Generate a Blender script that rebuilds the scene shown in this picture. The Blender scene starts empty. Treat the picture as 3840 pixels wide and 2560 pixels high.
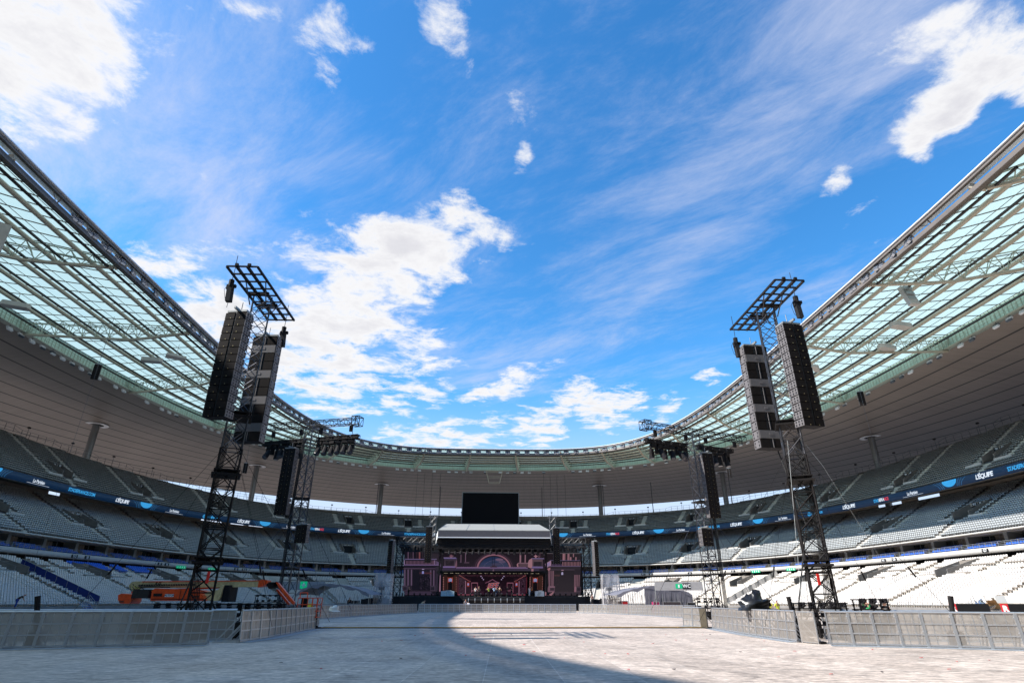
import bpy, math, random
import numpy as np
from mathutils import Vector, Matrix
random.seed(7); rng = np.random.default_rng(7)
R = math.radians
S = bpy.context.scene
COL = S.collection

# ------------------------------------------------------------------ camera
cam_d = bpy.data.cameras.new("camera"); cam = bpy.data.objects.new("camera", cam_d); COL.objects.link(cam)
cam_d.sensor_width = 36.0; cam_d.lens = 36.0 * 2133.71 / 3840.0
cam_d.clip_start = 0.1; cam_d.clip_end = 6000
CAM = Vector((-1.346, 0.0, 1.55)); PITCH = 24.554; YAW = 2.419
cam.location = CAM
cam.rotation_euler = (R(90 + PITCH), R(-0.07), R(-YAW))
S.camera = cam

# ------------------------------------------------------------------ exposure
S.view_settings.view_transform = 'Standard'; S.view_settings.look = 'None'
S.view_settings.exposure = 1.05; S.view_settings.gamma = 1.0
S.view_settings.use_curve_mapping = False
S.cycles.max_bounces = 6; S.cycles.diffuse_bounces = 3; S.cycles.transparent_max_bounces = 16
S.cycles.use_denoising = True

# ------------------------------------------------------------------ sun
SUN_TO = Vector((-50.8, -9.5, 48.5)).normalized()       # towards the sun: high on the left, a little behind the camera
sd = bpy.data.lights.new("sun", 'SUN'); sd.energy = 4.2; sd.angle = R(0.53); sd.color = (1.0, 0.955, 0.90)
sun = bpy.data.objects.new("sun", sd); COL.objects.link(sun)
sun.rotation_euler = (-SUN_TO).to_track_quat('-Z', 'Y').to_euler()

# ------------------------------------------------------------------ world: blue sky with real cloud layers laid on planes overhead
W = bpy.data.worlds.new("World"); S.world = W; W.use_nodes = True
nt = W.node_tree; nt.nodes.clear()
def N(t, **k):
    n = nt.nodes.new(t)
    for a, b in k.items():
        if a == 'inp':
            for i, v in b.items():
                if isinstance(v, bpy.types.NodeSocket): nt.links.new(v, n.inputs[i])
                else: n.inputs[i].default_value = v
        else: setattr(n, a, b)
    return n
def M(op, a, b=None, c=None, clamp=False):
    i = {0: a}
    if b is not None: i[1] = b
    if c is not None: i[2] = c
    return N('ShaderNodeMath', operation=op, use_clamp=clamp, inp=i).outputs[0]
def VM(op, a, b=None):
    i = {0: a}
    if b is not None: i[1] = b
    n = N('ShaderNodeVectorMath', operation=op, inp=i)
    return n.outputs[1] if op in ('DOT_PRODUCT', 'LENGTH') else n.outputs[0]
sky = N('ShaderNodeTexSky', sky_type='NISHITA', sun_disc=False, sun_elevation=math.asin(SUN_TO.z),
        sun_rotation=math.atan2(SUN_TO.x, SUN_TO.y), air_density=1.0, dust_density=0.35, ozone_density=2.4, altitude=50)
tc = N('ShaderNodeTexCoord')
sep = N('ShaderNodeSeparateXYZ', inp={0: tc.outputs['Generated']})
zc = M('MAXIMUM', sep.outputs[2], 0.02)
px_ = M('DIVIDE', sep.outputs[0], zc); py_ = M('DIVIDE', sep.outputs[1], zc)
P2 = N('ShaderNodeCombineXYZ', inp={0: px_, 1: py_, 2: 0.0}).outputs[0]      # where the view direction meets a flat cloud layer
# cloud banks: (centre x, centre y, two rows of the matrix that makes the bank a unit disc, weight)
BANKS = [(-0.923, 0.838, 6.116, 6.081, -2.286, 4.14, 1.1), (-1.097, 1.004, 14.29, 10.55, 0.419, 9.922, 0.8), (-0.72, 0.749, 8.133, 7.323, -5.696, 12.237, 0.5), (-0.461, 0.728, 18.624, 6.949, 1.147, 27.145, 0.45), (-0.311, 0.776, 14.595, 6.863, -4.807, 17.272, 0.65), (-0.346, 0.858, 36.523, 9.087, 0.806, 19.075, 0.6), (-0.092, 0.756, 26.61, -4.919, 3.842, 11.569, 0.55), (0.053, 0.963, 27.477, -1.396, 0.77, 18.225, 0.5), (0.069, 1.09, 50.399, -2.883, 0.907, 21.471, 0.45), (-0.284, 1.556, 4.757, 0.262, 1.594, 5.497, 1.15), (-0.61, 2.087, 3.518, 0.266, 1.781, 2.405, 1.1), (-0.77, 2.667, 3.338, 0.803, 0.067, 1.587, 1.0), (-0.467, 2.48, 4.054, 0.619, 0.107, 2.526, 0.85), (-0.624, 1.785, 9.751, 2.629, 0.317, 7.507, 0.6), (-1.042, 1.988, 7.571, 3.755, -1.715, 4.091, 0.85), (-1.046, 1.596, 8.486, 3.855, 2.621, 13.78, 0.8), (0.087, 2.707, 4.616, -0.743, 5.857, 5.178, 0.75), (-0.304, 2.887, 7.866, 0.67, 0.245, 5.81, 0.6), (-0.627, 3.131, 6.042, 1.023, 0.215, 5.084, 0.6), (0.599, 2.983, 4.807, -0.864, 0.151, 3.579, 0.8), (0.756, 3.394, 6.668, -1.342, 0.241, 5.702, 0.6), (0.308, 3.596, 7.2, -0.581, 0.11, 2.599, 0.75), (0.264, 3.247, 7.006, -0.536, 0.263, 6.229, 0.6), (0.012, 3.425, 8.643, -0.07, 0.241, 5.702, 0.45), (-0.325, 3.755, 3.119, 0.226, 0.124, 2.926, 0.6), (1.098, 2.552, 15.145, -5.623, 0.467, 11.053, 0.5), (1.01, 3.061, 9.876, -5.536, 14.185, 1.107, 0.5), (1.001, 0.763, 6.827, -10.292, 9.885, 4.217, 1.05), (1.0, 0.877, 7.773, -10.68, 12.444, 4.885, 0.9), (1.006, 0.988, 30.668, -21.762, 0.821, 19.429, 0.6), (1.122, 0.836, 24.134, -21.295, 1.213, 28.702, 0.6), (0.9, 1.154, 17.331, -20.293, 26.424, 6.184, 0.6), (0.838, 0.722, 10.435, -12.355, 14.335, 16.797, 0.5)]
def bank_sum(lst):
    tot = None
    for (cx, cy, a, b, c, d, w) in lst:
        q = VM('SUBTRACT', P2, (cx, cy, 0))
        u = VM('DOT_PRODUCT', q, (a, b, 0)); v = VM('DOT_PRODUCT', q, (c, d, 0))
        r2 = M('ADD', M('MULTIPLY', u, u), M('MULTIPLY', v, v))
        g = M('MULTIPLY', M('MAXIMUM', M('SUBTRACT', 1.0, M('MULTIPLY', r2, 0.45)), -1.0), w)
        tot = g if tot is None else M('MAXIMUM', tot, g)
    return tot
cov = bank_sum(BANKS)
# the banks' outlines are warped, then broken up by cloud noise
nse = N('ShaderNodeTexNoise', noise_dimensions='3D', inp={0: VM('MULTIPLY', P2, (1, 1, 1)), 'Scale': 5.5, 'Detail': 14.0, 'Roughness': 0.66, 'Distortion': 0.25})
nse2 = N('ShaderNodeTexNoise', noise_dimensions='3D', inp={0: VM('ADD', P2, (7.3, 2.1, 4)), 'Scale': 1.4, 'Detail': 6.0, 'Roughness': 0.6})
dens = M('ADD', M('MULTIPLY', cov, 0.52), M('ADD', M('MULTIPLY', M('SUBTRACT', nse.outputs[0], 0.5), 2.0), M('MULTIPLY', M('SUBTRACT', nse2.outputs[0], 0.5), 0.9)))
mask = N('ShaderNodeMapRange', interpolation_type='SMOOTHSTEP', inp={0: dens, 1: 0.06, 2: 0.50, 3: 0.0, 4: 1.0}).outputs[0]
thick = N('ShaderNodeMapRange', interpolation_type='SMOOTHSTEP', inp={0: dens, 1: 0.25, 2: 0.95, 3: 0.0, 4: 1.0}).outputs[0]
# thin high veil, streaked
rot = N('ShaderNodeCombineXYZ', inp={0: VM('DOT_PRODUCT', P2, (.42, -.40, 0)), 1: VM('DOT_PRODUCT', P2, (.88, .95, 0)), 2: 0.0}).outputs[0]
ci = N('ShaderNodeTexNoise', inp={0: rot, 'Scale': 2.6, 'Detail': 15.0, 'Roughness': 0.72, 'Distortion': 0.3})
ci2 = N('ShaderNodeTexNoise', inp={0: VM('ADD', P2, (3.1, 9.2, 0)), 'Scale': 1.1, 'Detail': 4.0, 'Roughness': 0.5})
veilb = bank_sum([(0.602, 1.178, 1.13, -1.046, 3.704, 1.716, 0.85), (0.753, 0.737, 3.158, -3.805, 3.982, 3.533, 1.0), (-0.83, 1.138, 2.26, 2.014, -1.827, 1.318, 0.95), (-0.685, 1.477, 2.373, 1.296, -1.599, 2.083, 0.5), (0.072, 2.243, 1.736, -0.059, 0.075, 1.765, 0.25), (1.1, 1.553, 3.72, -2.073, 0.086, 2.033, 0.2)])
veil = M('ADD', M('MULTIPLY', M('SUBTRACT', ci.outputs[0], 0.5), 2.0), M('ADD', M('MULTIPLY', M('SUBTRACT', ci2.outputs[0], 0.5), 0.9), M('MULTIPLY', veilb, 0.42)))
veil = N('ShaderNodeMapRange', interpolation_type='SMOOTHSTEP', inp={0: veil, 1: -0.16, 2: 1.05, 3: 0.0, 4: 0.80}).outputs[0]
haze = N('ShaderNodeMapRange', interpolation_type='SMOOTHSTEP', inp={0: sep.outputs[2], 1: 0.06, 2: 0.36, 3: 0.97, 4: 0.0}).outputs[0]
hsv = N('ShaderNodeHueSaturation', inp={'Hue': 0.5, 'Saturation': 1.27, 'Value': 1.0, 'Color': sky.outputs[0]})
grade = N('ShaderNodeMix', data_type='RGBA', blend_type='MULTIPLY', inp={0: 1.0, 6: hsv.outputs[0], 7: (0.66, 0.98, 1.04, 1)}).outputs[2]
c1 = N('ShaderNodeMix', data_type='RGBA', inp={0: M('MAXIMUM', veil, haze), 6: grade, 7: (2.75, 2.9, 3.55, 1)}).outputs[2]
shade = N('ShaderNodeMix', data_type='RGBA', inp={0: M('MULTIPLY', thick, M('MULTIPLY', nse2.outputs[0], 1.15), clamp=True), 6: (3.75, 3.75, 3.8, 1), 7: (2.5, 2.5, 2.75, 1)}).outputs[2]
c2 = N('ShaderNodeMix', data_type='RGBA', inp={0: mask, 6: c1, 7: shade}).outputs[2]
bg = N('ShaderNodeBackground', inp={0: c2, 1: 0.128})
nt.links.new(bg.outputs[0], N('ShaderNodeOutputWorld').inputs[0])

# ------------------------------------------------------------------ materials
def mat(name, col, rough=0.7, metal=0.0, noise=0.0, scale=3.0, bump=0.0, spec=0.4, emit=None, estr=0.0, stretch=None):
    m = bpy.data.materials.new(name); m.use_nodes = True
    t = m.node_tree; b = t.nodes['Principled BSDF']
    b.inputs['Base Color'].default_value = (*col, 1); b.inputs['Roughness'].default_value = rough
    b.inputs['Metallic'].default_value = metal; b.inputs['Specular IOR Level'].default_value = spec
    if emit: b.inputs['Emission Color'].default_value = (*emit, 1); b.inputs['Emission Strength'].default_value = estr
    if noise or bump:
        c = t.nodes.new('ShaderNodeTexCoord'); n = t.nodes.new('ShaderNodeTexNoise')
        n.inputs['Scale'].default_value = scale; n.inputs['Detail'].default_value = 8; n.inputs['Roughness'].default_value = .65
        src = c.outputs['Object']
        if stretch:
            mp = t.nodes.new('ShaderNodeMapping'); mp.inputs['Scale'].default_value = stretch
            t.links.new(src, mp.inputs[0]); src = mp.outputs[0]
        t.links.new(src, n.inputs['Vector'])
        if noise:
            mr = t.nodes.new('ShaderNodeMapRange'); mr.inputs[1].default_value = .3; mr.inputs[2].default_value = .7
            mr.inputs[3].default_value = 1 - noise; mr.inputs[4].default_value = 1 + noise
            t.links.new(n.outputs[0], mr.inputs[0])
            x = t.nodes.new('ShaderNodeVectorMath'); x.operation = 'SCALE'; x.inputs[0].default_value = col
            t.links.new(mr.outputs[0], x.inputs['Scale']); t.links.new(x.outputs[0], b.inputs['Base Color'])
        if bump:
            bp = t.nodes.new('ShaderNodeBump'); bp.inputs['Strength'].default_value = bump; bp.inputs['Distance'].default_value = .05
            t.links.new(n.outputs[0], bp.inputs['Height']); t.links.new(bp.outputs[0], b.inputs['Normal'])
    return m
MT = {}
MT['concrete'] = mat('concrete', (.17, .158, .148), .85, noise=.22, scale=.6)  # darkened so the gaps between seats read as shade
MT['step'] = mat('pale_stair_concrete', (.40, .375, .33), .85, noise=.15, scale=2)
MT['bleacher'] = mat('bare_bleacher_concrete', (.50, .45, .39), .85, noise=.12, scale=1)
MT['fascia'] = mat('pale_fascia_panel', (.46, .44, .41), .7, noise=.07, scale=1.5)
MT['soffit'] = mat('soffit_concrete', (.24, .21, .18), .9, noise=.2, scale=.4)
MT['black'] = mat('black_void', (.012, .012, .014), .8)
MT['glassdark'] = mat('dark_window_glass', (.02, .028, .03), .08, spec=.8)
MT['frame'] = mat('grey_frame_metal', (.30, .31, .31), .45, metal=.4)
MT['rail'] = mat('galvanised_rail', (.36, .37, .36), .45, metal=.6)
MT['raildark'] = mat('dark_rail', (.09, .095, .10), .5, metal=.5)
MT['seat_white'] = mat('white_seat_plastic', (.60, .56, .525), .5, noise=.06, scale=.9)
MT['seat_grey'] = mat('grey_seat_plastic', (.36, .375, .38), .45, noise=.12, scale=.7)
MT['seat_dark'] = mat('charcoal_seat_plastic', (.215, .215, .205), .5, noise=.12, scale=.7)
MT['seat_blue'] = mat('blue_seat_plastic', (.015, .13, .62), .4, noise=.1)
MT['beige_steel'] = mat('beige_painted_steel', (.42, .37, .29), .45, noise=.07, scale=1)
MT['green_steel'] = mat('pale_green_painted_steel', (.38, .42, .34), .5, noise=.06)
MT['chord'] = mat('taupe_painted_steel', (.14, .12, .105), .5, noise=.15, scale=.5)
MT['cable'] = mat('dark_gutter', (.035, .032, .032), .6)
MT['rimwhite'] = mat('white_rim_sheet', (.72, .72, .74), .4)
MT['lampface'] = mat('floodlight_glass', (.74, .75, .78), .3)
MT['lens'] = mat('dark_lamp_lens', (.05, .05, .06), .2)
MT['lampbody'] = mat('floodlight_housing', (.12, .14, .17), .4, metal=.5)
MT['column'] = mat('column_steel', (.22, .22, .215), .35, metal=.5, noise=.1)
MT['blacksteel'] = mat('black_steel', (.018, .016, .016), .7, spec=.12)
MT['steel'] = mat('worn_steel', (.10, .10, .11), .35, metal=.8, noise=.2, scale=3)
MT['blackcloth'] = mat('black_cloth', (.014, .014, .016), .9)
MT['alu'] = mat('aluminium', (.52, .53, .55), .35, metal=.75, noise=.1, scale=2)
MT['rubber'] = mat('black_rubber', (.02, .02, .02), .8)
MT['green'] = mat('exit_green', (.0, .30, .13), .5, emit=(0, .45, .2), estr=.25)
MT['whitepaint'] = mat('white_paint', (.78, .78, .76), .5)
MT['signblack'] = mat('black_sign', (.012, .012, .014), .4)

# ------------------------------------------------------------------ mesh helpers
def tag(o, label=None, cat=None, group=None, kind=None):
    if label: o['label'] = label
    if cat: o['category'] = cat
    if group: o['group'] = group
    if kind: o['kind'] = kind
    return o
def empty(name, loc=(0, 0, 0), rz=0.0):
    o = bpy.data.objects.new(name, None); o.empty_display_size = .2; COL.objects.link(o)
    o.location = loc; o.rotation_euler = (0, 0, rz); return o
def npmesh(name, V, F, mats, mi=None, parent=None, smooth=False, uv=None):
    """V (n,3), F (m,4) quads -> one object"""
    V = np.asarray(V, np.float32); F = np.asarray(F, np.int32)
    me = bpy.data.meshes.new(name)
    me.vertices.add(len(V)); me.vertices.foreach_set('co', V.ravel())
    k = F.shape[1]
    me.loops.add(F.size); me.loops.foreach_set('vertex_index', F.ravel())
    me.polygons.add(len(F)); me.polygons.foreach_set('loop_start', np.arange(0, F.size, k, dtype=np.int32))
    me.polygons.foreach_set('loop_total', np.full(len(F), k, np.int32))
    for m in (mats if isinstance(mats, (list, tuple)) else [mats]): me.materials.append(m)
    if mi is not None: me.polygons.foreach_set('material_index', np.asarray(mi, np.int32))
    if smooth: me.polygons.foreach_set('use_smooth', np.ones(len(F), bool))
    if uv is not None:
        l = me.uv_layers.new(name='UVMap'); l.data.foreach_set('uv', np.asarray(uv, np.float32)[F.ravel()].ravel())
    me.update(calc_edges=True); me.validate()
    o = bpy.data.objects.new(name, me); COL.objects.link(o)
    if parent is not None: o.parent = parent
    return o
BOXF = [(0, 3, 2, 1), (4, 5, 6, 7), (0, 1, 5, 4), (1, 2, 6, 5), (2, 3, 7, 6), (3, 0, 4, 7)]
class MB:
    def __init__(s): s.v = []; s.f = []; s.m = []
    def add(s, vs, fs, mi=0):
        b = len(s.v); s.v += [tuple(p) for p in vs]
        for f in fs: s.f.append(tuple(b + i for i in f)); s.m.append(mi)
    def box(s, c, d, rz=0.0, mi=0, rx=0.0):
        hx, hy, hz = d[0] / 2, d[1] / 2, d[2] / 2; cc, ss = math.cos(rz), math.sin(rz); cx_, sx_ = math.cos(rx), math.sin(rx)
        P = []
        for z in (-hz, hz):
            for x, y in ((-hx, -hy), (hx, -hy), (hx, hy), (-hx, hy)):
                yy = y * cx_ - z * sx_; zz = y * sx_ + z * cx_
                P.append((c[0] + x * cc - yy * ss, c[1] + x * ss + yy * cc, c[2] + zz))
        s.add(P, BOXF, mi)
    def bar(s, p, q, w, h=None, mi=0, up=(0, 0, 1)):
        h = w if h is None else h
        p = Vector(p); q = Vector(q); d = (q - p)
        if d.length < 1e-6: return
        d.normalize(); u = Vector(up)
        if abs(d.dot(u)) > .98: u = Vector((1, 0, 0))
        a = d.cross(u).normalized(); b = a.cross(d).normalized()
        a *= w / 2; b *= h / 2
        s.add([p - a - b, p + a - b, p + a + b, p - a + b, q - a - b, q + a - b, q + a + b, q - a + b], [(0, 1, 2, 3), (7, 6, 5, 4), (0, 4, 5, 1), (1, 5, 6, 2), (2, 6, 7, 3), (3, 7, 4, 0)], mi)
    def tube(s, p, q, r, n=6, r2=None, mi=0, caps=True):
        r2 = r if r2 is None else r2
        p = Vector(p); q = Vector(q); d = (q - p)
        if d.length < 1e-6: return
        d.normalize(); u = Vector((0, 0, 1)) if abs(d.z) < .95 else Vector((1, 0, 0))
        a = d.cross(u).normalized(); b = d.cross(a).normalized()
        vs = []
        for c, rr in ((p, r), (q, r2)):
            for i in range(n):
                t = 2 * math.pi * i / n; vs.append(c + a * math.cos(t) * rr + b * math.sin(t) * rr)
        fs = [(i, (i + 1) % n, n + (i + 1) % n, n + i) for i in range(n)]
        if caps: fs += [tuple(range(n))[::-1], tuple(range(n, 2 * n))]
        s.add(vs, fs, mi)
    def path(s, pts, r, n=5, mi=0):
        for a, b in zip(pts[:-1], pts[1:]): s.tube(a, b, r, n, mi=mi)
    def poly(s, pts, mi=0): s.add(pts, [tuple(range(len(pts)))], mi)
    def prism(s, pts, vec, mi=0):
        n = len(pts); v = Vector(vec); a = [Vector(p) for p in pts]; b = [p + v for p in a]
        s.add(a + b, [tuple(range(n))[::-1], tuple(range(n, 2 * n))] + [(i, (i + 1) % n, n + (i + 1) % n, n + i) for i in range(n)], mi)
    def lathe(s, c, prof, n=16, mi=0):
        vs = []; m = len(prof)
        for (r, z) in prof:
            for i in range(n): t = 2 * math.pi * i / n; vs.append((c[0] + r * math.cos(t), c[1] + r * math.sin(t), c[2] + z))
        fs = [(j * n + i, j * n + (i + 1) % n, (j + 1) * n + (i + 1) % n, (j + 1) * n + i) for j in range(m - 1) for i in range(n)]
        fs += [tuple(range(n))[::-1], tuple(range((m - 1) * n, m * n))]
        s.add(vs, fs, mi)
    def build(s, name, mats, parent=None, smooth=False, loc=None):
        me = bpy.data.meshes.new(name); me.from_pydata(s.v, [], s.f)
        for m in (mats if isinstance(mats, (list, tuple)) else [mats]): me.materials.append(m)
        if len(me.materials) > 1: me.polygons.foreach_set('material_index', np.array(s.m, np.int32))
        if smooth: me.polygons.foreach_set('use_smooth', np.ones(len(me.polygons), bool))
        me.update()
        o = bpy.data.objects.new(name, me); COL.objects.link(o)
        if parent is not None: o.parent = parent
        if loc is not None: o.location = loc
        return o
def truss(mb, p, q, w, h=None, bay=1.0, rc=.03, rl=.018, up=(0, 0, 1), x=False, mi=0, n=5):
    """box truss from p to q: four chords, lacing on all four faces"""
    h = w if h is None else h
    p = Vector(p); q = Vector(q); L = (q - p).length; d = (q - p) / L; u = Vector(up)
    if abs(d.dot(u)) > .98: u = Vector((0, 1, 0))
    a = d.cross(u).normalized(); b = a.cross(d).normalized()
    cs = [(-a * w / 2 - b * h / 2), (a * w / 2 - b * h / 2), (a * w / 2 + b * h / 2), (-a * w / 2 + b * h / 2)]
    for c in cs: mb.tube(p + c, q + c, rc, n, mi=mi)
    nb = max(1, round(L / bay))
    for i in range(nb + 1):
        t = p + d * (L * i / nb)
        for j in range(4): mb.tube(t + cs[j], t + cs[(j + 1) % 4], rl, 4, mi=mi, caps=False)
        if i < nb:
            t2 = p + d * (L * (i + 1) / nb)
            for j in range(4):
                A, B = (j, (j + 1) % 4) if (i + j) % 2 else ((j + 1) % 4, j)
                mb.tube(t + cs[A], t2 + cs[B], rl, 4, mi=mi, caps=False)
                if x: mb.tube(t + cs[B], t2 + cs[A], rl, 4, mi=mi, caps=False)
def copy_tree(o, parent=None):
    c = o.copy(); COL.objects.link(c)
    if parent is not None: c.parent = parent
    for ch in list(o.children): copy_tree(ch, c)
    return c
_tc = {}
def text_geo(txt, size, shear=0.0, bold=0.0, spacing=1.0):
    """lettering as flat triangles: (verts Nx2 centred on x, faces)"""
    k = (txt, size, shear, bold, spacing)
    if k in _tc: return _tc[k]
    cu = bpy.data.curves.new('t', 'FONT'); cu.body = txt; cu.size = size; cu.shear = shear; cu.offset = bold; cu.space_character = spacing
    cu.align_x = 'CENTER'; cu.align_y = 'CENTER'; cu.resolution_u = 2
    o = bpy.data.objects.new('t', cu); COL.objects.link(o)
    dg = bpy.context.evaluated_depsgraph_get(); dg.update(); me = bpy.data.meshes.new_from_object(o.evaluated_get(dg))
    v = [(p.co.x, p.co.y) for p in me.vertices]; f = [tuple(p.vertices) for p in me.polygons]
    bpy.data.objects.remove(o); bpy.data.curves.remove(cu); bpy.data.meshes.remove(me)
    _tc[k] = (v, f); return v, f
def text_on(mb, txt, size, origin, xdir, zdir, mi=0, **k):
    v, f = text_geo(txt, size, **k); O = Vector(origin); X = Vector(xdir); Z = Vector(zdir)
    if f: mb.add([O + X * a + Z * b for a, b in v], f, mi)

# ------------------------------------------------------------------ the ring curves of the stadium (metres; the far end is +y)
SC = 1.15; XC = 0.2; OY = 92.0
TH = np.linspace(-math.pi / 2, 1.5 * math.pi, 4801)
class Ring:
    def __init__(s, a, yf, c, n, yn):
        s.a, s.yf, s.c, s.n, s.yn = a * SC, yf * SC, c * SC, n, yn * SC
        dx, dy = np.cos(TH), np.sin(TH); lo = np.zeros_like(TH); hi = np.full_like(TH, 600.)
        for _ in range(46):
            m = (lo + hi) / 2; y = OY + m * dy
            L = np.where(y > s.c, s.yf - s.c, s.c - s.yn)
            f = np.abs(m * dx / s.a) ** s.n + np.abs((y - s.c) / L) ** s.n - 1
            lo = np.where(f < 0, m, lo); hi = np.where(f < 0, hi, m)
        s.x = XC + lo * dx; s.y = OY + lo * dy; s.fin()
    def fin(s):
        dx = np.roll(s.x[:-1], -1) - np.roll(s.x[:-1], 1); dy = np.roll(s.y[:-1], -1) - np.roll(s.y[:-1], 1); l = np.hypot(dx, dy)
        s.nx = np.append(dy / l, dy[0] / l[0]); s.ny = np.append(-dx / l, -dx[0] / l[0])
        k = 41; pad = k // 2
        for nm in ('nx', 'ny'):
            q = getattr(s, nm)[:-1]; q = np.concatenate([q[-pad:], q, q[:pad]]); q = np.convolve(q, np.ones(k) / k, 'valid'); setattr(s, nm, np.append(q, q[0]))
        l = np.hypot(s.nx, s.ny); s.nx /= l; s.ny /= l
        s.s = np.concatenate([[0], np.cumsum(np.hypot(np.diff(s.x), np.diff(s.y)))])
        s.len = s.s[-1]
    def off(s, d):
        o = Ring.__new__(Ring); o.x = s.x + s.nx * d; o.y = s.y + s.ny * d; o.fin(); o.nx, o.ny = s.nx.copy(), s.ny.copy(); return o
    def at_s(s, ss):
        ss = np.asarray(ss, float); f = lambda q: np.interp(ss, s.s, q)
        return f(s.x), f(s.y), f(s.nx), f(s.ny)
    def s_of(s, deg): return float(np.interp(R(deg), TH, s.s))
    def deg_of(s, ss): return np.degrees(np.interp(ss, s.s, TH))
    def pt(s, deg, d=0.0, z=0.0):
        t = R(deg); f = lambda q: float(np.interp(t, TH, q)); return Vector((f(s.x) + f(s.nx) * d, f(s.y) + f(s.ny) * d, z))
    def frame(s, deg):
        t = R(deg); nn = Vector((float(np.interp(t, TH, s.nx)), float(np.interp(t, TH, s.ny)), 0)); return nn, Vector((-nn.y, nn.x, 0))
def wz(z): return 1.55 + (z - 1.55) * SC
RI = Ring(47.4, 160.3, 73.3, 3.69, -13.7)      # inner edge of the roof
RG = Ring(75.2, 184.0, 78.6, 2.65, -40)        # where glass meets ceiling
RO = Ring(134.0, 234.0, 65.4, 2.09, -103)      # outer edge of the roof
RB = Ring(79.6, 187.0, 88.5, 2.46, -45)        # ribbon board, foot of the upper tier
MBR = Ring(71.6, 177.5, 78.5, 2.68, -40)       # foot of the middle tier and balcony of the boxes
VU = [4.5, 13.6, 22.8, 32.4, 43, 55, 67.8, 82]
VMD = [4.5, 13.6, 22.7, 31.5, 41, 51.5, 64.3, 78.6]

def sweep(name, ring, prof, mats, parent=None, mi=None, degs=None, step=2.0, smooth=False, seg_mi=None, closed=False, skip=None):
    """profile [(offset, z)] swept round a ring"""
    a0, a1 = degs if degs else (-90, 270)
    s0, s1 = ring.s_of(a0), ring.s_of(a1); n = max(2, int((s1 - s0) / step) + 1); ss = np.linspace(s0, s1, n)
    x, y, nx, ny = ring.at_s(ss); V = []; 
    for d, z in prof: V.append(np.stack([x + nx * d, y + ny * d, np.full(n, z)], -1))
    V = np.concatenate(V); F = []; MI = []
    m = len(prof); i = np.arange(n - 1)
    for j in range(m if closed else m - 1):
        k = (j + 1) % m
        f = np.stack([j * n + i, j * n + i + 1, k * n + i + 1, k * n + i], -1)
        if skip is not None:
            mid = ring.deg_of((ss[:-1] + ss[1:]) / 2); f = f[~skip(mid, j)]
        F.append(f); MI.append(np.full(len(f), seg_mi[j] if seg_mi else 0))
    return npmesh(name, V, np.concatenate(F), mats, np.concatenate(MI), parent, smooth)

# ================================================================== GROUND AND FIELD
g = MB(); g.poly([(-1500, -1500, -.06), (1500, -1500, -.06), (1500, 1500, -.06), (-1500, 1500, -.06)])
go = g.build('ground', mat('pale_plaza_paving', (.19, .17, .155), .9, noise=.15, scale=.1)); tag(go, kind='structure')

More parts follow.
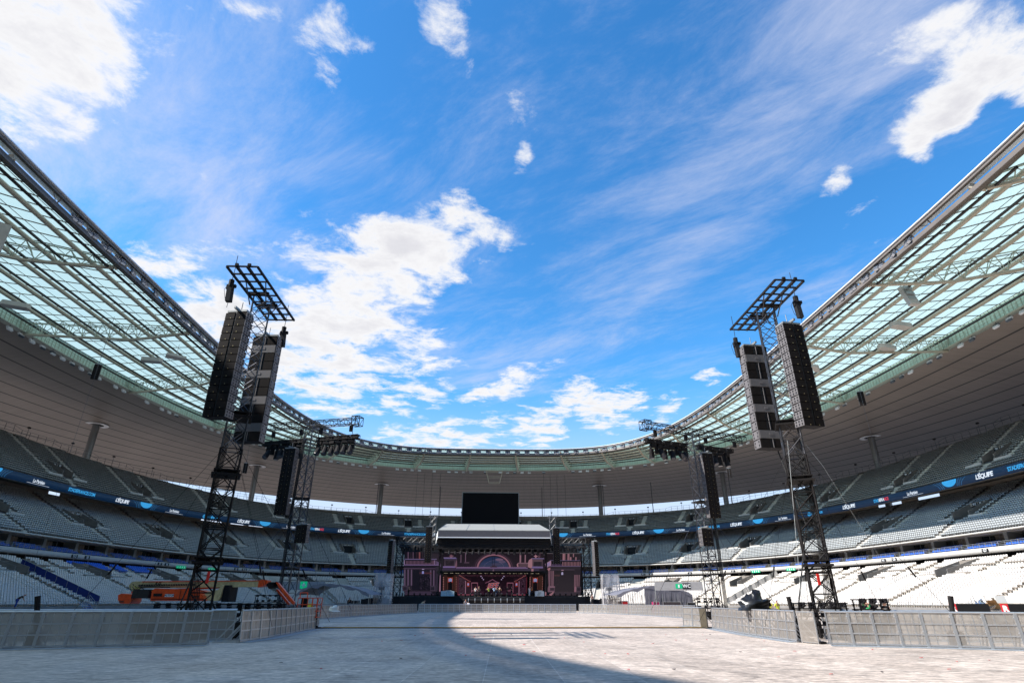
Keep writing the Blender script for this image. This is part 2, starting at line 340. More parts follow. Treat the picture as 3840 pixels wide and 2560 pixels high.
def floor_material():
    m = bpy.data.materials.new('field_cover_panels'); m.use_nodes = True; t = m.node_tree; b = t.nodes['Principled BSDF']
    def nn(ty, **k):
        n = t.nodes.new(ty)
        for a, v in k.items(): setattr(n, a, v)
        return n
    L = t.links.new
    tc = nn('ShaderNodeTexCoord')
    # the panels: slightly different tone each, thin bright seams across and along
    mp = nn('ShaderNodeMapping'); mp.inputs['Rotation'].default_value = (0, 0, R(1.5)); L(tc.outputs['Object'], mp.inputs[0])
    bk = nn('ShaderNodeTexBrick'); bk.offset = 0.0; bk.squash = 1.0
    bk.inputs['Scale'].default_value = 1.0; bk.inputs['Brick Width'].default_value = 1.74; bk.inputs['Row Height'].default_value = 2.3
    bk.inputs['Mortar Size'].default_value = .009; bk.inputs['Mortar Smooth'].default_value = .2; bk.inputs['Bias'].default_value = 0
    bk.inputs['Color1'].default_value = (.42, .345, .29, 1); bk.inputs['Color2'].default_value = (.52, .435, .37, 1); bk.inputs['Mortar'].default_value = (.66, .58, .52, 1)
    L(mp.outputs[0], bk.inputs[0])
    # long scuffs and smears
    m2 = nn('ShaderNodeMapping'); m2.inputs['Scale'].default_value = (1.7, 5.5, 1); m2.inputs['Rotation'].default_value = (0, 0, R(4)); L(tc.outputs['Object'], m2.inputs[0])
    n1 = nn('ShaderNodeTexNoise'); n1.inputs['Scale'].default_value = 1.1; n1.inputs['Detail'].default_value = 12; n1.inputs['Roughness'].default_value = .72; L(m2.outputs[0], n1.inputs['Vector'])
    n2 = nn('ShaderNodeTexNoise'); n2.inputs['Scale'].default_value = .16; n2.inputs['Detail'].default_value = 6; L(tc.outputs['Object'], n2.inputs['Vector'])
    n3 = nn('ShaderNodeTexNoise'); n3.inputs['Scale'].default_value = 8; n3.inputs['Detail'].default_value = 4; L(tc.outputs['Object'], n3.inputs['Vector'])
    def mr(src, a, b_, c, d):
        q = nn('ShaderNodeMapRange'); L(src, q.inputs[0])
        for i, v in enumerate((a, b_, c, d)): q.inputs[i + 1].default_value = v
        return q.outputs[0]
    def mul(x, y):
        q = nn('ShaderNodeMath', operation='MULTIPLY'); L(x, q.inputs[0]); L(y, q.inputs[1]); return q.outputs[0]
    # small grip pattern of the plastic panels: rows of short bars
    wv = nn('ShaderNodeTexWave', bands_direction='Y'); wv.inputs['Scale'].default_value = 2.6; wv.inputs['Distortion'].default_value = 1.2; wv.inputs['Detail'].default_value = 3; wv.inputs['Detail Scale'].default_value = 5; L(tc.outputs['Object'], wv.inputs[0])
    wx = nn('ShaderNodeTexWave', bands_direction='X'); wx.inputs['Scale'].default_value = 1.15; wx.inputs['Distortion'].default_value = 2.5; wx.inputs['Detail'].default_value = 3; L(tc.outputs['Object'], wx.inputs[0])
    k = mul(mul(mr(n1.outputs[0], .36, .66, .46, 1.5), mr(n2.outputs[0], .3, .7, .88, 1.12)), mul(mr(n3.outputs[0], .3, .7, .78, 1.22), mul(mr(wv.outputs[0], 0, 1, .93, 1.06), mr(wx.outputs[0], 0, 1, .96, 1.03))))
    # wheel tracks: pairs of thin wandering darker lines, and broad scuffed patches
    n4 = nn('ShaderNodeTexNoise'); n4.inputs['Scale'].default_value = .055; n4.inputs['Detail'].default_value = 1.5; L(tc.outputs['Object'], n4.inputs['Vector'])
    a1 = nn('ShaderNodeMath', operation='MULTIPLY'); L(n4.outputs[0], a1.inputs[0]); a1.inputs[1].default_value = 34
    a2 = nn('ShaderNodeMath', operation='PINGPONG'); L(a1.outputs[0], a2.inputs[0]); a2.inputs[1].default_value = 1.0
    k = mul(k, mr(a2.outputs[0], 0.0, 0.10, .80, 1.0))
    n5 = nn('ShaderNodeTexNoise'); n5.inputs['Scale'].default_value = .55; n5.inputs['Detail'].default_value = 9; n5.inputs['Roughness'].default_value = .7; L(tc.outputs['Object'], n5.inputs['Vector'])
    k = mul(k, mr(n5.outputs[0], .36, .52, .80, 1.04))
    sc = nn('ShaderNodeVectorMath', operation='SCALE'); L(bk.outputs[0], sc.inputs[0]); L(k, sc.inputs['Scale']); L(sc.outputs[0], b.inputs['Base Color'])
    b.inputs['Roughness'].default_value = .62; b.inputs['Specular IOR Level'].default_value = .35
    bp = nn('ShaderNodeBump'); bp.inputs['Strength'].default_value = .35; bp.inputs['Distance'].default_value = .01; L(n1.outputs[0], bp.inputs['Height']); L(bp.outputs[0], b.inputs['Normal'])
    return m
LT_OUT = MBR.off(-19.0)
f = MB(); q = LT_OUT.off(-.2); idx = range(0, 4800, 40)
f.poly([(float(q.x[i]), float(q.y[i]), 0.0) for i in idx])
fo = f.build('field_floor', floor_material()); tag(fo, kind='structure')

# ================================================================== TIERS
def tier(name, ring, z0, rise, run, nrows, depth_fn, vs, k0, k1, aisle, parent, hw=1.35, lite=False, vlabel='', tread=None):
    """stepped tier with stairs; returns (dense ring data, zone function)"""
    sv = np.array(sorted(vs)); L = ring.len
    marks = []
    for v in sv: marks += [v - 5.6, v - aisle - .62, v - aisle + .62, v - hw, v - .62, v + .62, v + hw, v + aisle - .62, v + aisle + .62, v + 5.6]
    base = np.arange(0, L, 2.0); ss = np.unique(np.round(np.concatenate([base, np.clip(marks, 0, L), [L]]), 3))
    keep = np.concatenate([[True], np.diff(ss) > .05]); ss = ss[keep]
    x, y, nx, ny = ring.at_s(ss); D = depth_fn(ring.deg_of(ss)); mid = (ss[:-1] + ss[1:]) / 2
    j = np.argmin(np.abs(mid[:, None] - sv[None]), 1); ds = np.abs(mid - sv[j]); Dm = (D[:-1] + D[1:]) / 2
    V = []; off = []
    n = len(ss)
    for k in range(nrows + 1):
        d = np.minimum(k * run, D); zt = z0 + rise * np.minimum(k, np.ceil(D / run - 1e-6)); zb = z0 + rise * np.minimum(max(k - 1, 0), np.ceil(D / run - 1e-6))
        if k == 0: zb = zt - .45
        px, py = x + nx * d, y + ny * d
        V += [np.stack([px, py, zb], -1), np.stack([px, py, zt], -1)]
    V = np.concatenate(V); F = []; MI = []; i = np.arange(n - 1)
    for k in range(nrows + 1):
        a = 2 * k * n; live = k * run < Dm + 1e-3
        vm = (ds < hw) & (k >= k0) & (k < k1)
        st = ((ds < .62) & (k < k0)) | ((np.abs(ds - aisle) < .62) & (k >= k0))
        land = (ds < 5.6) & (k == k0 - 1)
        mi = np.where(st | land, 1, 0)
        m = live & ~((ds < hw) & (k > k0) & (k < k1))                  # riser
        F.append(np.stack([a + i, a + i + 1, a + n + i + 1, a + n + i], -1)[m]); MI.append(mi[m])
        if k < nrows:                                                  # tread
            b = 2 * (k + 1) * n; m = live & ~((ds < hw) & (k > k0) & (k < k1))
            F.append(np.stack([a + n + i, a + n + i + 1, b + i + 1, b + i], -1)[m]); MI.append(mi[m])
    npmesh(name, V, np.concatenate(F), [tread or MT['concrete'], MT['step']], np.concatenate(MI), parent)
    # entrances cut into the tier
    for v in sv:
        deg = float(ring.deg_of(v))
        if not (-12 < deg < 192): continue
        N_, T_ = ring.frame(deg); B = Vector(ring.pt(deg))
        P = lambda t, d, z: B + T_ * t + N_ * d + Vector((0, 0, z))
        zf = z0 + rise * k0 - .0; d0 = k0 * run + .02; d1 = (k1 - .02) * run; zt = z0 + rise * (k1 - 1)
        mb = MB()
        mb.poly([P(-hw, d0 - .3, zf + .005), P(hw, d0 - .3, zf + .005), P(hw, d1, zf + .005), P(-hw, d1, zf + .005)], 0)     # floor of the passage
        for sg in (-1, 1):                                             # side walls rising with the rows
            w = [(d0 - .3, zf - .1), (d0 - .3, zf + 1.0), (d1 + .1, zt + rise + .55), (d1 + .1, zf - .1)]
            mb.prism([P(sg * hw, d, z) for d, z in w], T_ * (sg * .16), 0)
        mb.poly([P(-hw, d1 - .9, zf), P(hw, d1 - .9, zf), P(hw, d1 - .9, zt + .35), P(-hw, d1 - .9, zt + .35)], 1)            # black panel painted for the shade inside the opening
        mb.prism([P(-hw, d1 - 1.15, zt - .10), P(hw, d1 - 1.15, zt - .10), P(hw, d1 - 1.15, zt + .55), P(-hw, d1 - 1.15, zt + .55)], N_ * .9, 2)
        for sg in (-1, 1):                                             # pale landings either side
            zz = z0 + rise * (k0 - 1); dd = (k0 - 1) * run
            c0, c1 = (hw + .18) * sg, 5.5 * sg
            mb.prism([P(c0, dd + .12, zz), P(c1, dd + .12, zz), P(c1, dd + .12, zz + .62), P(c0, dd + .12, zz + .62)], N_ * .12, 3)
            for q_ in range(4):
                tq = hw * sg + sg * (1.0 + q_ * 1.25); mb.tube(P(tq, dd + .2, zz + .6), P(tq, dd + .2, zz + 1.05), .02, 4, mi=4)
            mb.tube(P(c0, dd + .2, zz + 1.05), P(c1, dd + .2, zz + 1.05), .025, 4, mi=4)
        vo = mb.build('tier_entrance', [MT['concrete'], MT['black'], MT['soffit'], MT['fascia'], MT['raildark']], parent)
        key = min(SIGNS[vlabel], key=lambda e: abs(e[0] - deg)) if SIGNS.get(vlabel) else None
        if key and abs(key[0] - deg) < 4.5:
            tx = key[1]; sg_ = MB()
            for sgn, word in ((-1, tx[0]), (1, tx[1])):
                if not word: continue
                c = P(-sgn * .72, d1 - 1.18, zt + .22)
                # viewer looks outwards: reading direction is against the ring's tangent
                sg_.prism([c + T_ * .58 - Vector((0, 0, .28)), c - T_ * .58 - Vector((0, 0, .28)), c - T_ * .58 + Vector((0, 0, .28)), c + T_ * .58 + Vector((0, 0, .28))], -N_ * .05, 0)
                text_on(sg_, word, .50, c - N_ * .06 , -T_, (0, 0, 1), mi=1, bold=.012)
            sg_.build('section_sign', [MT['signblack'], MT['sign_text']], vo)
    return ds

MT['sign_text'] = mat('sign_white', (.75, .75, .75), .5)
SIGNS = {'U': [(158, ('S4', 'S3')), (145.5, ('S2', 'S1')), (133, ('R8', 'R7')), (122.4, ('N16', 'N15')), (112.8, ('N14', 'N13')), (103.6, ('N12', 'N11')), (94.5, ('L18', 'L17')),
                (85.5, ('L16', 'L15')), (76.4, ('L4', 'L3')), (67.2, ('L2', 'L1')), (57.6, ('J10', 'J9')), (47, ('J8', 'J7')), (35, ('H8', 'H7')), (22.2, ('H6', 'H5')), (8, ('G4', 'G3')), (172, ('T4', 'T3'))],
         'M': [(168.6, ('T7', 'T6')), (154.5, ('S15', 'R15')), (141.6, ('R12', 'R11')), (131, ('R10', 'R9')), (121.5, ('R8', 'R7')), (112.8, ('N18', 'N17')), (103.6, ('N16', 'N14')), (94.5, ('L8', 'L7')), (85.5, ('L6', 'L5')), (76.4, ('K12', 'K11')),
                (67.4, ('K10', 'K9')), (58.6, ('K8', 'K7')), (49.2, ('J6', 'J5')), (38.6, ('H12', 'H11')), (25.8, ('E14', 'E13')), (11.5, ('E12', 'E1'))]}
def mirror(l): return [90 + a for a in l] + [90 - a for a in l]
bowl = empty('stadium_bowl', (0, 90, 0)); tag(bowl, 'grey concrete grandstand bowl with three tiers of seats round the field', 'grandstand')
def P0(o): o.matrix_parent_inverse = bowl.matrix_world.inverted()
bpy.context.view_layer.update()
bowl.location = (0, 0, 0)
# lower tier
L0, LRISE, LRUN, LN = .75, .322, .82, 23
lowv = [LT_OUT.s_of(d) for d in mirror([6.5, 19, 31, 44, 57, 70, 84, 100])]
tier('lower_tier', LT_OUT, L0, LRISE, LRUN, LN, lambda d: np.full_like(d, LN * LRUN), lowv, 15, 22, 7.4, bowl, vlabel='L', tread=MT['bleacher'])
# front wall of the lower tier, with rail
sweep('front_wall', LT_OUT, [(.0, 0.0), (-.05, 0.0), (-.05, L0 + .1), (.12, L0 + .1)], MT['concrete'], bowl)
# middle tier
M0, MRISE, MRUN, MN = 12.45, .475, .86, 23
midd = lambda d: 17.8 + (19.6 - 17.8) * np.abs(np.cos(np.radians(d))) ** 2.2
tier('middle_tier', MBR, M0, MRISE, MRUN, MN, midd, [MBR.s_of(d) for d in mirror(VMD)], 8, 14, 4.1, bowl, hw=1.9, vlabel='M')
# upper tier
U0, URISE, URUN, UN = wz(21.0) + .05, .575, .80, 21
upd = lambda d: 7.4 + (16.6 - 7.4) * np.abs(np.cos(np.radians(d))) ** 2.5
tier('upper_tier', RB, U0, URISE, URUN, UN, upd, [RB.s_of(d) for d in mirror(VU)], 4, 9, 4.1, bowl, vlabel='U')
# undersides, back walls
def deep(ring, dfn, zfn, name, material, extra=0.0, degs=(-90, 270)):
    s0, s1 = 0, ring.len; ss = np.linspace(s0, s1, 420); x, y, nx, ny = ring.at_s(ss); dg = ring.deg_of(ss); D = dfn(dg)
    rows = zfn(dg, D); V = np.concatenate([np.stack([x + nx * d, y + ny * d, z], -1) for d, z in rows]); n = len(ss); i = np.arange(n - 1)
    F = np.concatenate([np.stack([j * n + i, j * n + i + 1, (j + 1) * n + i + 1, (j + 1) * n + i], -1) for j in range(len(rows) - 1)])
    return npmesh(name, V, F, material, None, bowl)
rbz = wz(21.0) - 1.55
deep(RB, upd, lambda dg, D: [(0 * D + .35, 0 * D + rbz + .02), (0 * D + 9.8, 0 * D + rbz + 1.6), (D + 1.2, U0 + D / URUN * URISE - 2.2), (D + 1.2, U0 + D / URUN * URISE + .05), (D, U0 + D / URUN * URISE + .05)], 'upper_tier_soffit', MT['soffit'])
OPEN_MID = [(104.6, 107.2), (108.2, 112.4), (123.3, 127.5), (128.6, 131.5), (62.8, 66.2), (69.2, 74.5), (28.5, 32), (22.6, 26), (76, 77.5), (152.0, 153.6), (-3, 4)]
def skipmid(deg, j):
    r = np.zeros(len(deg), bool)
    if j == 1:
        for a, b in OPEN_MID: r |= (deg > a) & (deg < b)
    return r
MB_BACK = MBR.off(19.8)
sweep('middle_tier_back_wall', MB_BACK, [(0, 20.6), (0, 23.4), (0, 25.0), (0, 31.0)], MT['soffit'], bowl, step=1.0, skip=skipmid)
# boxes between lower and middle tier: balcony front, floor, glass wall, pillars
FZ0, FZ1 = wz(8.05), wz(8.82)
fas = sweep('balcony_front', MBR, [(3.0, FZ0 + .05), (.05, FZ0), (-.06, FZ0), (-.06, FZ1), (.12, FZ1), (.12, FZ1 - .25), (5.2, FZ1 - .25)], MT['fascia'], bowl, step=1.0)
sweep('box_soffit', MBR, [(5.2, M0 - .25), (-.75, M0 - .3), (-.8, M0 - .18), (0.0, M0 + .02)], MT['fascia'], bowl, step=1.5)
sweep('box_glass_wall', MBR, [(5.0, FZ1 - .3), (5.0, M0 - .2)], MT['glassdark'], bowl, step=2)
pil = MB(); mul = MB()
s = 0.0; k = 0
BOXS = []
while s < MBR.len:
    deg = float(MBR.deg_of(s))
    if -25 < deg < 205:
        N_, T_ = MBR.frame(deg); B = MBR.pt(deg)
        c = B + N_ * 3.4 + Vector((0, 0, (FZ1 + M0) / 2 - .2))
        if k % 4 == 0:
            pil = MB(); pil.prism([c + T_ * .35 + N_ * 1.6, c + T_ * .35 - N_ * 1.1, c - T_ * .35 - N_ * 1.1, c - T_ * .35 + N_ * 1.6], (0, 0, (M0 - FZ1) / 2 - .05)); pil.prism([c + T_ * .35 + N_ * 1.6, c + T_ * .35 - N_ * 1.1, c - T_ * .35 - N_ * 1.1, c - T_ * .35 + N_ * 1.6], (0, 0, -(M0 - FZ1) / 2 + .05))
            pil.build('box_pillar', MT['frame'], bowl); BOXS.append(s)
        mul = MB(); mul.bar(B + N_ * 4.93 + Vector((0, 0, FZ1 - .25)), B + N_ * 4.93 + Vector((0, 0, M0 - .25)), .10, .08)
        if k % 4 == 2: mul.prism([B + N_ * 4.9 + T_ * .9 + Vector((0, 0, FZ1)), B + N_ * 4.9 - T_ * .9 + Vector((0, 0, FZ1)), B + N_ * 4.9 - T_ * .9 + Vector((0, 0, M0 - .3)), B + N_ * 4.9 + T_ * .9 + Vector((0, 0, M0 - .3))], N_ * .03, 1)
        mul.build('box_window_frame', [MT['frame'], MT['soffit']], bowl)
    s += 2.05 * (1 if -9 < deg < 189 else 2); k += 1 if -9 < deg < 189 else 2
# concourse wall behind the lower tier
sweep('concourse_wall', MBR, [(2.2, L0 + LN * LRISE - .4), (2.2, FZ0 + .3)], MT['black'], bowl)
cw = MB(); s = 0
while s < MBR.len:
    deg = float(MBR.deg_of(s))
    if -9 < deg < 189:
        N_, T_ = MBR.frame(deg); B = MBR.pt(deg) + N_ * 2.1
        cw = MB(); cw.bar(B + Vector((0, 0, L0 + LN * LRISE - .3)), B + Vector((0, 0, FZ0 + .1)), .35 if rng.random() > .7 else .08, .06); cw.build('concourse_post', MT['frame'], bowl)
    s += 3.9

# rails: balcony rail, top rail, lower tier rails
def rail(name, ring, d, z, h, step, bars, parent, m, degs=(-22, 202), zf=None, r=.03):
    mb = MB(); s0, s1 = ring.s_of(degs[0]), ring.s_of(degs[1]); n = int((s1 - s0) / step); prev = None
    for i in range(n + 1):
        deg = float(ring.deg_of(s0 + i * step)); dd = d(deg) if callable(d) else d; zz = z(deg) if callable(z) else z
        p = ring.pt(deg, dd, zz)
        mb.bar(p, p + Vector((0, 0, h)), r * 2, r * 2)
        if prev is not None:
            for t in bars: mb.bar(prev + Vector((0, 0, h * t)), p + Vector((0, 0, h * t)), r * 1.6, r * 1.6)
        prev = p
    return mb.build(name, m, parent)
rail('balcony_rail', MBR, .1, FZ1, .75, 1.3, (.35, .68, 1), bowl, MT['rail'])
rail('middle_tier_front_rail', MBR, .08, M0, .62, 1.6, (1,), bowl, MT['rail'])
tz = lambda deg: U0 + math.ceil(upd(deg) / URUN - 1e-6) * URISE + .0
rail('upper_tier_top_rail', RB, lambda g: float(upd(np.array(g))) + .5, lambda g: float(tz(np.array(g))), 1.5, 1.9, (.5, 1), bowl, MT['raildark'], r=.035)
rail('lower_tier_front_rail', LT_OUT, .0, L0 + .1, .62, 1.9, (.5, 1), bowl, MT['rail'])
rail('lower_tier_upper_rail', LT_OUT, LRUN * 18.9, L0 + LRISE * 18, .8, 1.5, (.5, 1), bowl, MT['rail'], r=.022)
# lamps and loudspeakers on short poles along the top rail
pl = []
mb = MB(); mb.tube((0, 0, 0), (0, 0, 2.3), .05, 6); a = mb
hd = MB(); hd.box((0, 0, 2.45), (.55, .4, .34)); hd.bar((-.3, 0, 2.3), (.3, 0, 2.3), .05)
root = empty('pole_light'); tag(root, 'small black box lamp on a short pole along the top rail of the upper tier', 'lamp', 'box lamps along the top rail of the upper tier')
a.build('pole', MT['raildark'], root); hd.build('lamp_head', MT['blacksteel'], root)
s0, s1 = RB.s_of(-4), RB.s_of(184); n = 34
for i in range(n + 1):
    deg = float(RB.deg_of(s0 + (s1 - s0) * i / n)); o = root if i == 0 else copy_tree(root)
    p = RB.pt(deg, float(upd(np.array(deg))) + .6, float(tz(np.array(deg)))); o.location = p; N_, T_ = RB.frame(deg); o.rotation_euler = (0, 0, math.atan2(N_.y, N_.x) - R(90))

# section boards and exit lights on the balcony front
for txt, deg in [('S12', 160.36), ('S8', 158.21), ('S7', 145.42), ('S6', 144.19), ('X', 141.6), ('X', 136.04), ('S5', 132.05), ('R14', 130.66), ('N15', 116.22), ('N10', 115.22), ('K1', 64.41), ('J4', 63.18), ('J3', 56.56), ('J1', 48.98), ('H4', 47.24), ('X', 44.96), ('X', 38.5), ('H1', 21.1), ('G8', 19.15), ('G7', 4.26)]:
    N_, T_ = MBR.frame(deg); c = MBR.pt(deg, -.10, (FZ0 + FZ1) / 2 - (.35 if txt == 'X' else 0)); m = MB(); w = 1.5 if txt == 'X' else (.78 if len(txt) > 2 else .66)
    h = .3
    m.prism([c + T_ * w - Vector((0, 0, h)), c - T_ * w - Vector((0, 0, h)), c - T_ * w + Vector((0, 0, h)), c + T_ * w + Vector((0, 0, h))], -N_ * .06, 0)
    if txt == 'X':
        for kx, ch in ((-1.05, 'a'), (-.35, 'd'), (.35, 'a'), (1.05, 'd')):
            o_ = c - N_ * .075 - T_ * kx
            if ch == 'a': m.poly([o_ + Vector((0, 0, .2)) - T_ * .07, o_ + Vector((0, 0, .2)) + T_ * .07, o_ - Vector((0, 0, .0)) + T_ * .07, o_ - T_ * .07], 1); m.poly([o_ - T_ * .18, o_ + T_ * .18, o_ - Vector((0, 0, .2))], 1)
            else: m.poly([o_ - T_ * .14 - Vector((0, 0, .2)), o_ + T_ * .14 - Vector((0, 0, .2)), o_ + T_ * .14 + Vector((0, 0, .2)), o_ - T_ * .14 + Vector((0, 0, .2))], 1)
    else: text_on(m, txt, .62, c - N_ * .075, -T_, (0, 0, 1), mi=1, bold=.015)
    o = m.build('exit_sign' if txt == 'X' else 'section_sign', [MT['green'] if txt == 'X' else MT['signblack'], MT['sign_text']], bowl)

# ================================================================== RIBBON BOARD
MT['led_blue'] = mat('ribbon_navy', (.006, .022, .055), .5, emit=(.004, .03, .09), estr=.14)
MT['led_cyan'] = mat('ribbon_cyan', (.03, .25, .5), .4, emit=(.05, .42, .85), estr=.28)
MT['led_white'] = mat('ribbon_white', (.6, .62, .65), .4, emit=(.8, .84, .9), estr=.3)
MT['led_red'] = mat('ribbon_red', (.5, .03, .05), .4, emit=(.8, .06, .1), estr=.3)
MT['led_line'] = mat('ribbon_light_blue', (.05, .2, .4), .4, emit=(.08, .35, .7), estr=.22)
rb = empty('ribbon_board'); tag(rb, 'long dark blue advertising ribbon running round the front of the upper tier', 'ribbon board')
ZR0, ZR1 = rbz, wz(21.0) + .05
sweep('display_band', RB, [(.3, ZR0), (-.1, ZR0), (-.1, ZR1), (.3, ZR1)], [MT['soffit'], MT['led_blue'], MT['rail']], rb, step=1.0, seg_mi=[0, 1, 2])
def on_ring(m, ring, sc_, z, verts, faces, mi, d=-.112):
    """flat lettering bent to follow the ring: x runs to the reader's right"""
    V = []
    ss = [sc_ - a for a, b in verts]
    x, y, nx, ny = ring.at_s(ss)
    for i in range(len(verts)): V.append((x[i] + nx[i] * d, y[i] + ny[i] * d, z + verts[i][1]))
    m.add(V, faces, mi)
zc_ = (ZR0 + ZR1) / 2
for kk, deg in [('D', 170.26), ('P', 163.59), ('C', 156.79), ('E', 150.21), ('D', 146.27), ('P', 141.51), ('@', 135.57), ('E', 130.19), ('D', 126.69), ('P', 122.53), ('F', 118.34), ('E', 114.06), ('D', 110.87), ('P', 107.26), ('C', 102.52), ('E', 98.9), ('D', 78.08), ('P', 73.95), ('F', 69.82), ('E', 65.65), ('D', 62.22), ('P', 58.62), ('C', 53.92), ('E', 49.33), ('D', 45.51), ('P', 41.25), ('@', 35.62), ('E', 29.66), ('F', 23.95), ('P', 18.62), ('D', 12.49), ('E', 7.32), ('C', 1.6)]:
    s = RB.s_of(deg); m = MB()
    if kk == 'D':
        pts = [(1.9 * math.cos(t), .72 - 1.25 * math.sin(t)) for t in np.linspace(0, math.pi, 15)]
        on_ring(m, RB, s, zc_, [p for p in pts if True], [tuple(range(15))], 1)
        for r1 in (2.6, 3.3, 4.2):
            for sg in (-1, 1):
                a = [(sg * (r1 + q_ * .9 * (1 - q_ * .25)) * 1.0, .72) for q_ in (0,)]
                ln = [(sg * (r1 - (1 - (1 - t) ** 2) * .9 * r1 / 2.6), .72 - 1.42 * t) for t in np.linspace(0, 1, 7)]
                vs = ln + [(x_ + .07, y_) for x_, y_ in ln[::-1]]
                on_ring(m, RB, s, zc_, vs, [tuple(range(14))], 2, d=-.108)
    else:
        word, size, sh, bd, mi = {'P': ('Le Parisien', .95, .12, .02, 0), 'C': ('STADEFRANCE.COM', 1.0, 0, .035, 1), 'E': ("L'ÉQUIPE", 1.12, .25, .045, 0), '@': ('@stadefrance', 1.05, .1, .03, 1), 'F': ('STADEFRANCE', .95, 0, .03, 2)}[kk]
        v, fc = text_geo(word, size, shear=sh, bold=bd, spacing=.88)
        sx = {'C': .92, 'F': .8, 'P': .86, '@': 1.0, 'E': 1.02}[kk]
        v = [(a * sx, b) for a, b in v]
        if kk == 'F':
            w = max(a for a, b in v)
            for lo, hi, mm in ((-99, -w * .36, 1), (-w * .36, w * .38, 0), (w * .38, 99, 3)):
                ff = [t for t in fc if lo <= sum(v[i][0] for i in t) / len(t) < hi]
                if ff:
                    ids = sorted({i for t in ff for i in t}); mp_ = {q_: n_ for n_, q_ in enumerate(ids)}
                    on_ring(m, RB, s, zc_, [v[i] for i in ids], [tuple(mp_[i] for i in t) for t in ff], mm)
        else: on_ring(m, RB, s, zc_, v, fc, mi)
        if kk == 'P': on_ring(m, RB, s, zc_, [(-2.9, -.55), (2.9, -.55), (2.9, -.50), (-2.9, -.50)], [(0, 1, 2, 3)], 0)
    m.build('emblem' if kk == 'D' else 'lettering', [MT['led_white'], MT['led_cyan'], MT['led_line'], MT['led_red']] , rb)

# ================================================================== SEATS
def seat_mesh(name, m, lite=False):
    """tip-up seat facing -y, origin on the tread"""
    mb = MB(); w = .205
    # back shell: rounded top, slightly leaning
    prof = [(-w, .30), (w, .30), (w, .66), (w * .72, .76), (-w * .72, .76), (-w, .66)]
    y = lambda z: .16 + (z - .3) * .22
    mb.prism([(x, y(z), z) for x, z in prof], (0, .07, .01))
    # pan with rolled front edge
    mb.add([(-w, .16, .36), (w, .16, .36), (w, -.20, .43), (-w, -.20, .43), (-w, .16, .44), (w, .16, .44), (w, -.20, .47), (-w, -.20, .47)], BOXF)
    if not lite: mb.add([(-.05, .2, 0), (.05, .2, 0), (.05, .1, .38), (-.05, .1, .38), (-.05, .26, 0), (.05, .26, 0), (.05, .2, .38), (-.05, .2, .38)], BOXF)
    me = bpy.data.meshes.new(name); me.from_pydata(mb.v, [], mb.f); me.materials.append(m); me.update(); return me, mb
def seat_rows(ring, z0, rise, run, nrows, depth_fn, vs, k0, aisle, hw, d_seat=.50, degs=(-8, 188), pitch=.53, k1=None, skip=None, rows=None):
    out = []
    sv = np.array(sorted(vs))
    for k in (rows if rows is not None else range(nrows)):
        d = k * run + d_seat; o = ring.off(d); s0, s1 = o.s_of(degs[0]), o.s_of(degs[1]); so = np.arange(s0, s1, pitch)
        x, y, nx, ny = o.at_s(so); dg = np.degrees(np.interp(so, o.s, TH)); sb = np.interp(dg, np.degrees(TH), ring.s)
        j = np.argmin(np.abs(sb[:, None] - sv[None]), 1); ds = np.abs(sb - sv[j])
        ok = (d + .15 < depth_fn(dg))
        if k < k0: ok &= ds > .9
        else: ok &= np.abs(ds - aisle) > .9
        if k == k0 - 1: ok &= ds > 5.7
        if k >= k0 and k < k1: ok &= ds > hw + .45
        if skip is not None: ok &= ~skip(dg, k)
        z = z0 + rise * k
        out.append(np.stack([x, y, np.full_like(x, z), np.arctan2(ny, nx) - math.pi / 2], -1)[ok])
    return np.concatenate(out)
def in_view(P, margin=0.0):
    v = P[:, :3] - np.array(CAM); a = R(YAW); p = R(PITCH)
    xr = v[:, 0] * math.cos(a) - v[:, 1] * math.sin(a); yf = v[:, 0] * math.sin(a) + v[:, 1] * math.cos(a)
    d = yf * math.cos(p) + v[:, 2] * math.sin(p); u = -yf * math.sin(p) + v[:, 2] * math.cos(p)
    return (d > 5) & (np.abs(xr / np.maximum(d, .1)) < .9 + margin), np.linalg.norm(v, axis=1), xr / np.maximum(d, .1)
def place_seats(P, m, name, label, group, single=300, flip=.0):
    ok, dist, _ = in_view(P, .16); P = P[ok]; _, dist, xx = in_view(P); 
    key = dist + np.where(np.abs(xx) < .895, 0, 1000); o = np.argsort(key); near, rest = P[o[:single]], P[o[single:]]
    me, mb = seat_mesh(name, m); cat = 'chair'
    for i, (x, y, z, a) in enumerate(near):
        ob = bpy.data.objects.new(name, me); COL.objects.link(ob); ob.location = (x, y, z); ob.rotation_euler = (0, 0, a); tag(ob, label, cat, group)
    _, mb = seat_mesh(name + '_lite', m, True)
    V0 = np.array(mb.v); nv = len(V0); c, s_ = np.cos(rest[:, 3])[:, None], np.sin(rest[:, 3])[:, None]
    X = V0[None, :, 0] * c - V0[None, :, 1] * s_ + rest[:, 0:1]; Y = V0[None, :, 0] * s_ + V0[None, :, 1] * c + rest[:, 1:2]; Z = V0[None, :, 2] + rest[:, 2:3]
    V = np.stack([X, Y, Z], -1).reshape(-1, 3)
    # only the faces that can show: prism front/top/sides and the pan
    quads = []
    for f_ in mb.f:
        if len(f_) == 4: quads.append(f_)
        elif len(f_) == 6: quads += [(f_[0], f_[1], f_[2], f_[5]), (f_[2], f_[3], f_[4], f_[5])]
    Q = np.array(quads); F = (Q[None] + (np.arange(len(rest)) * nv)[:, None, None]).reshape(-1, 4)
    ob = npmesh(name + 's', V, F, m); tag(ob, kind='stuff'); ob['label'] = label.replace('seat ', 'seats ', 1) + ', the far rows'; ob['category'] = 'seats'
    return len(rest)
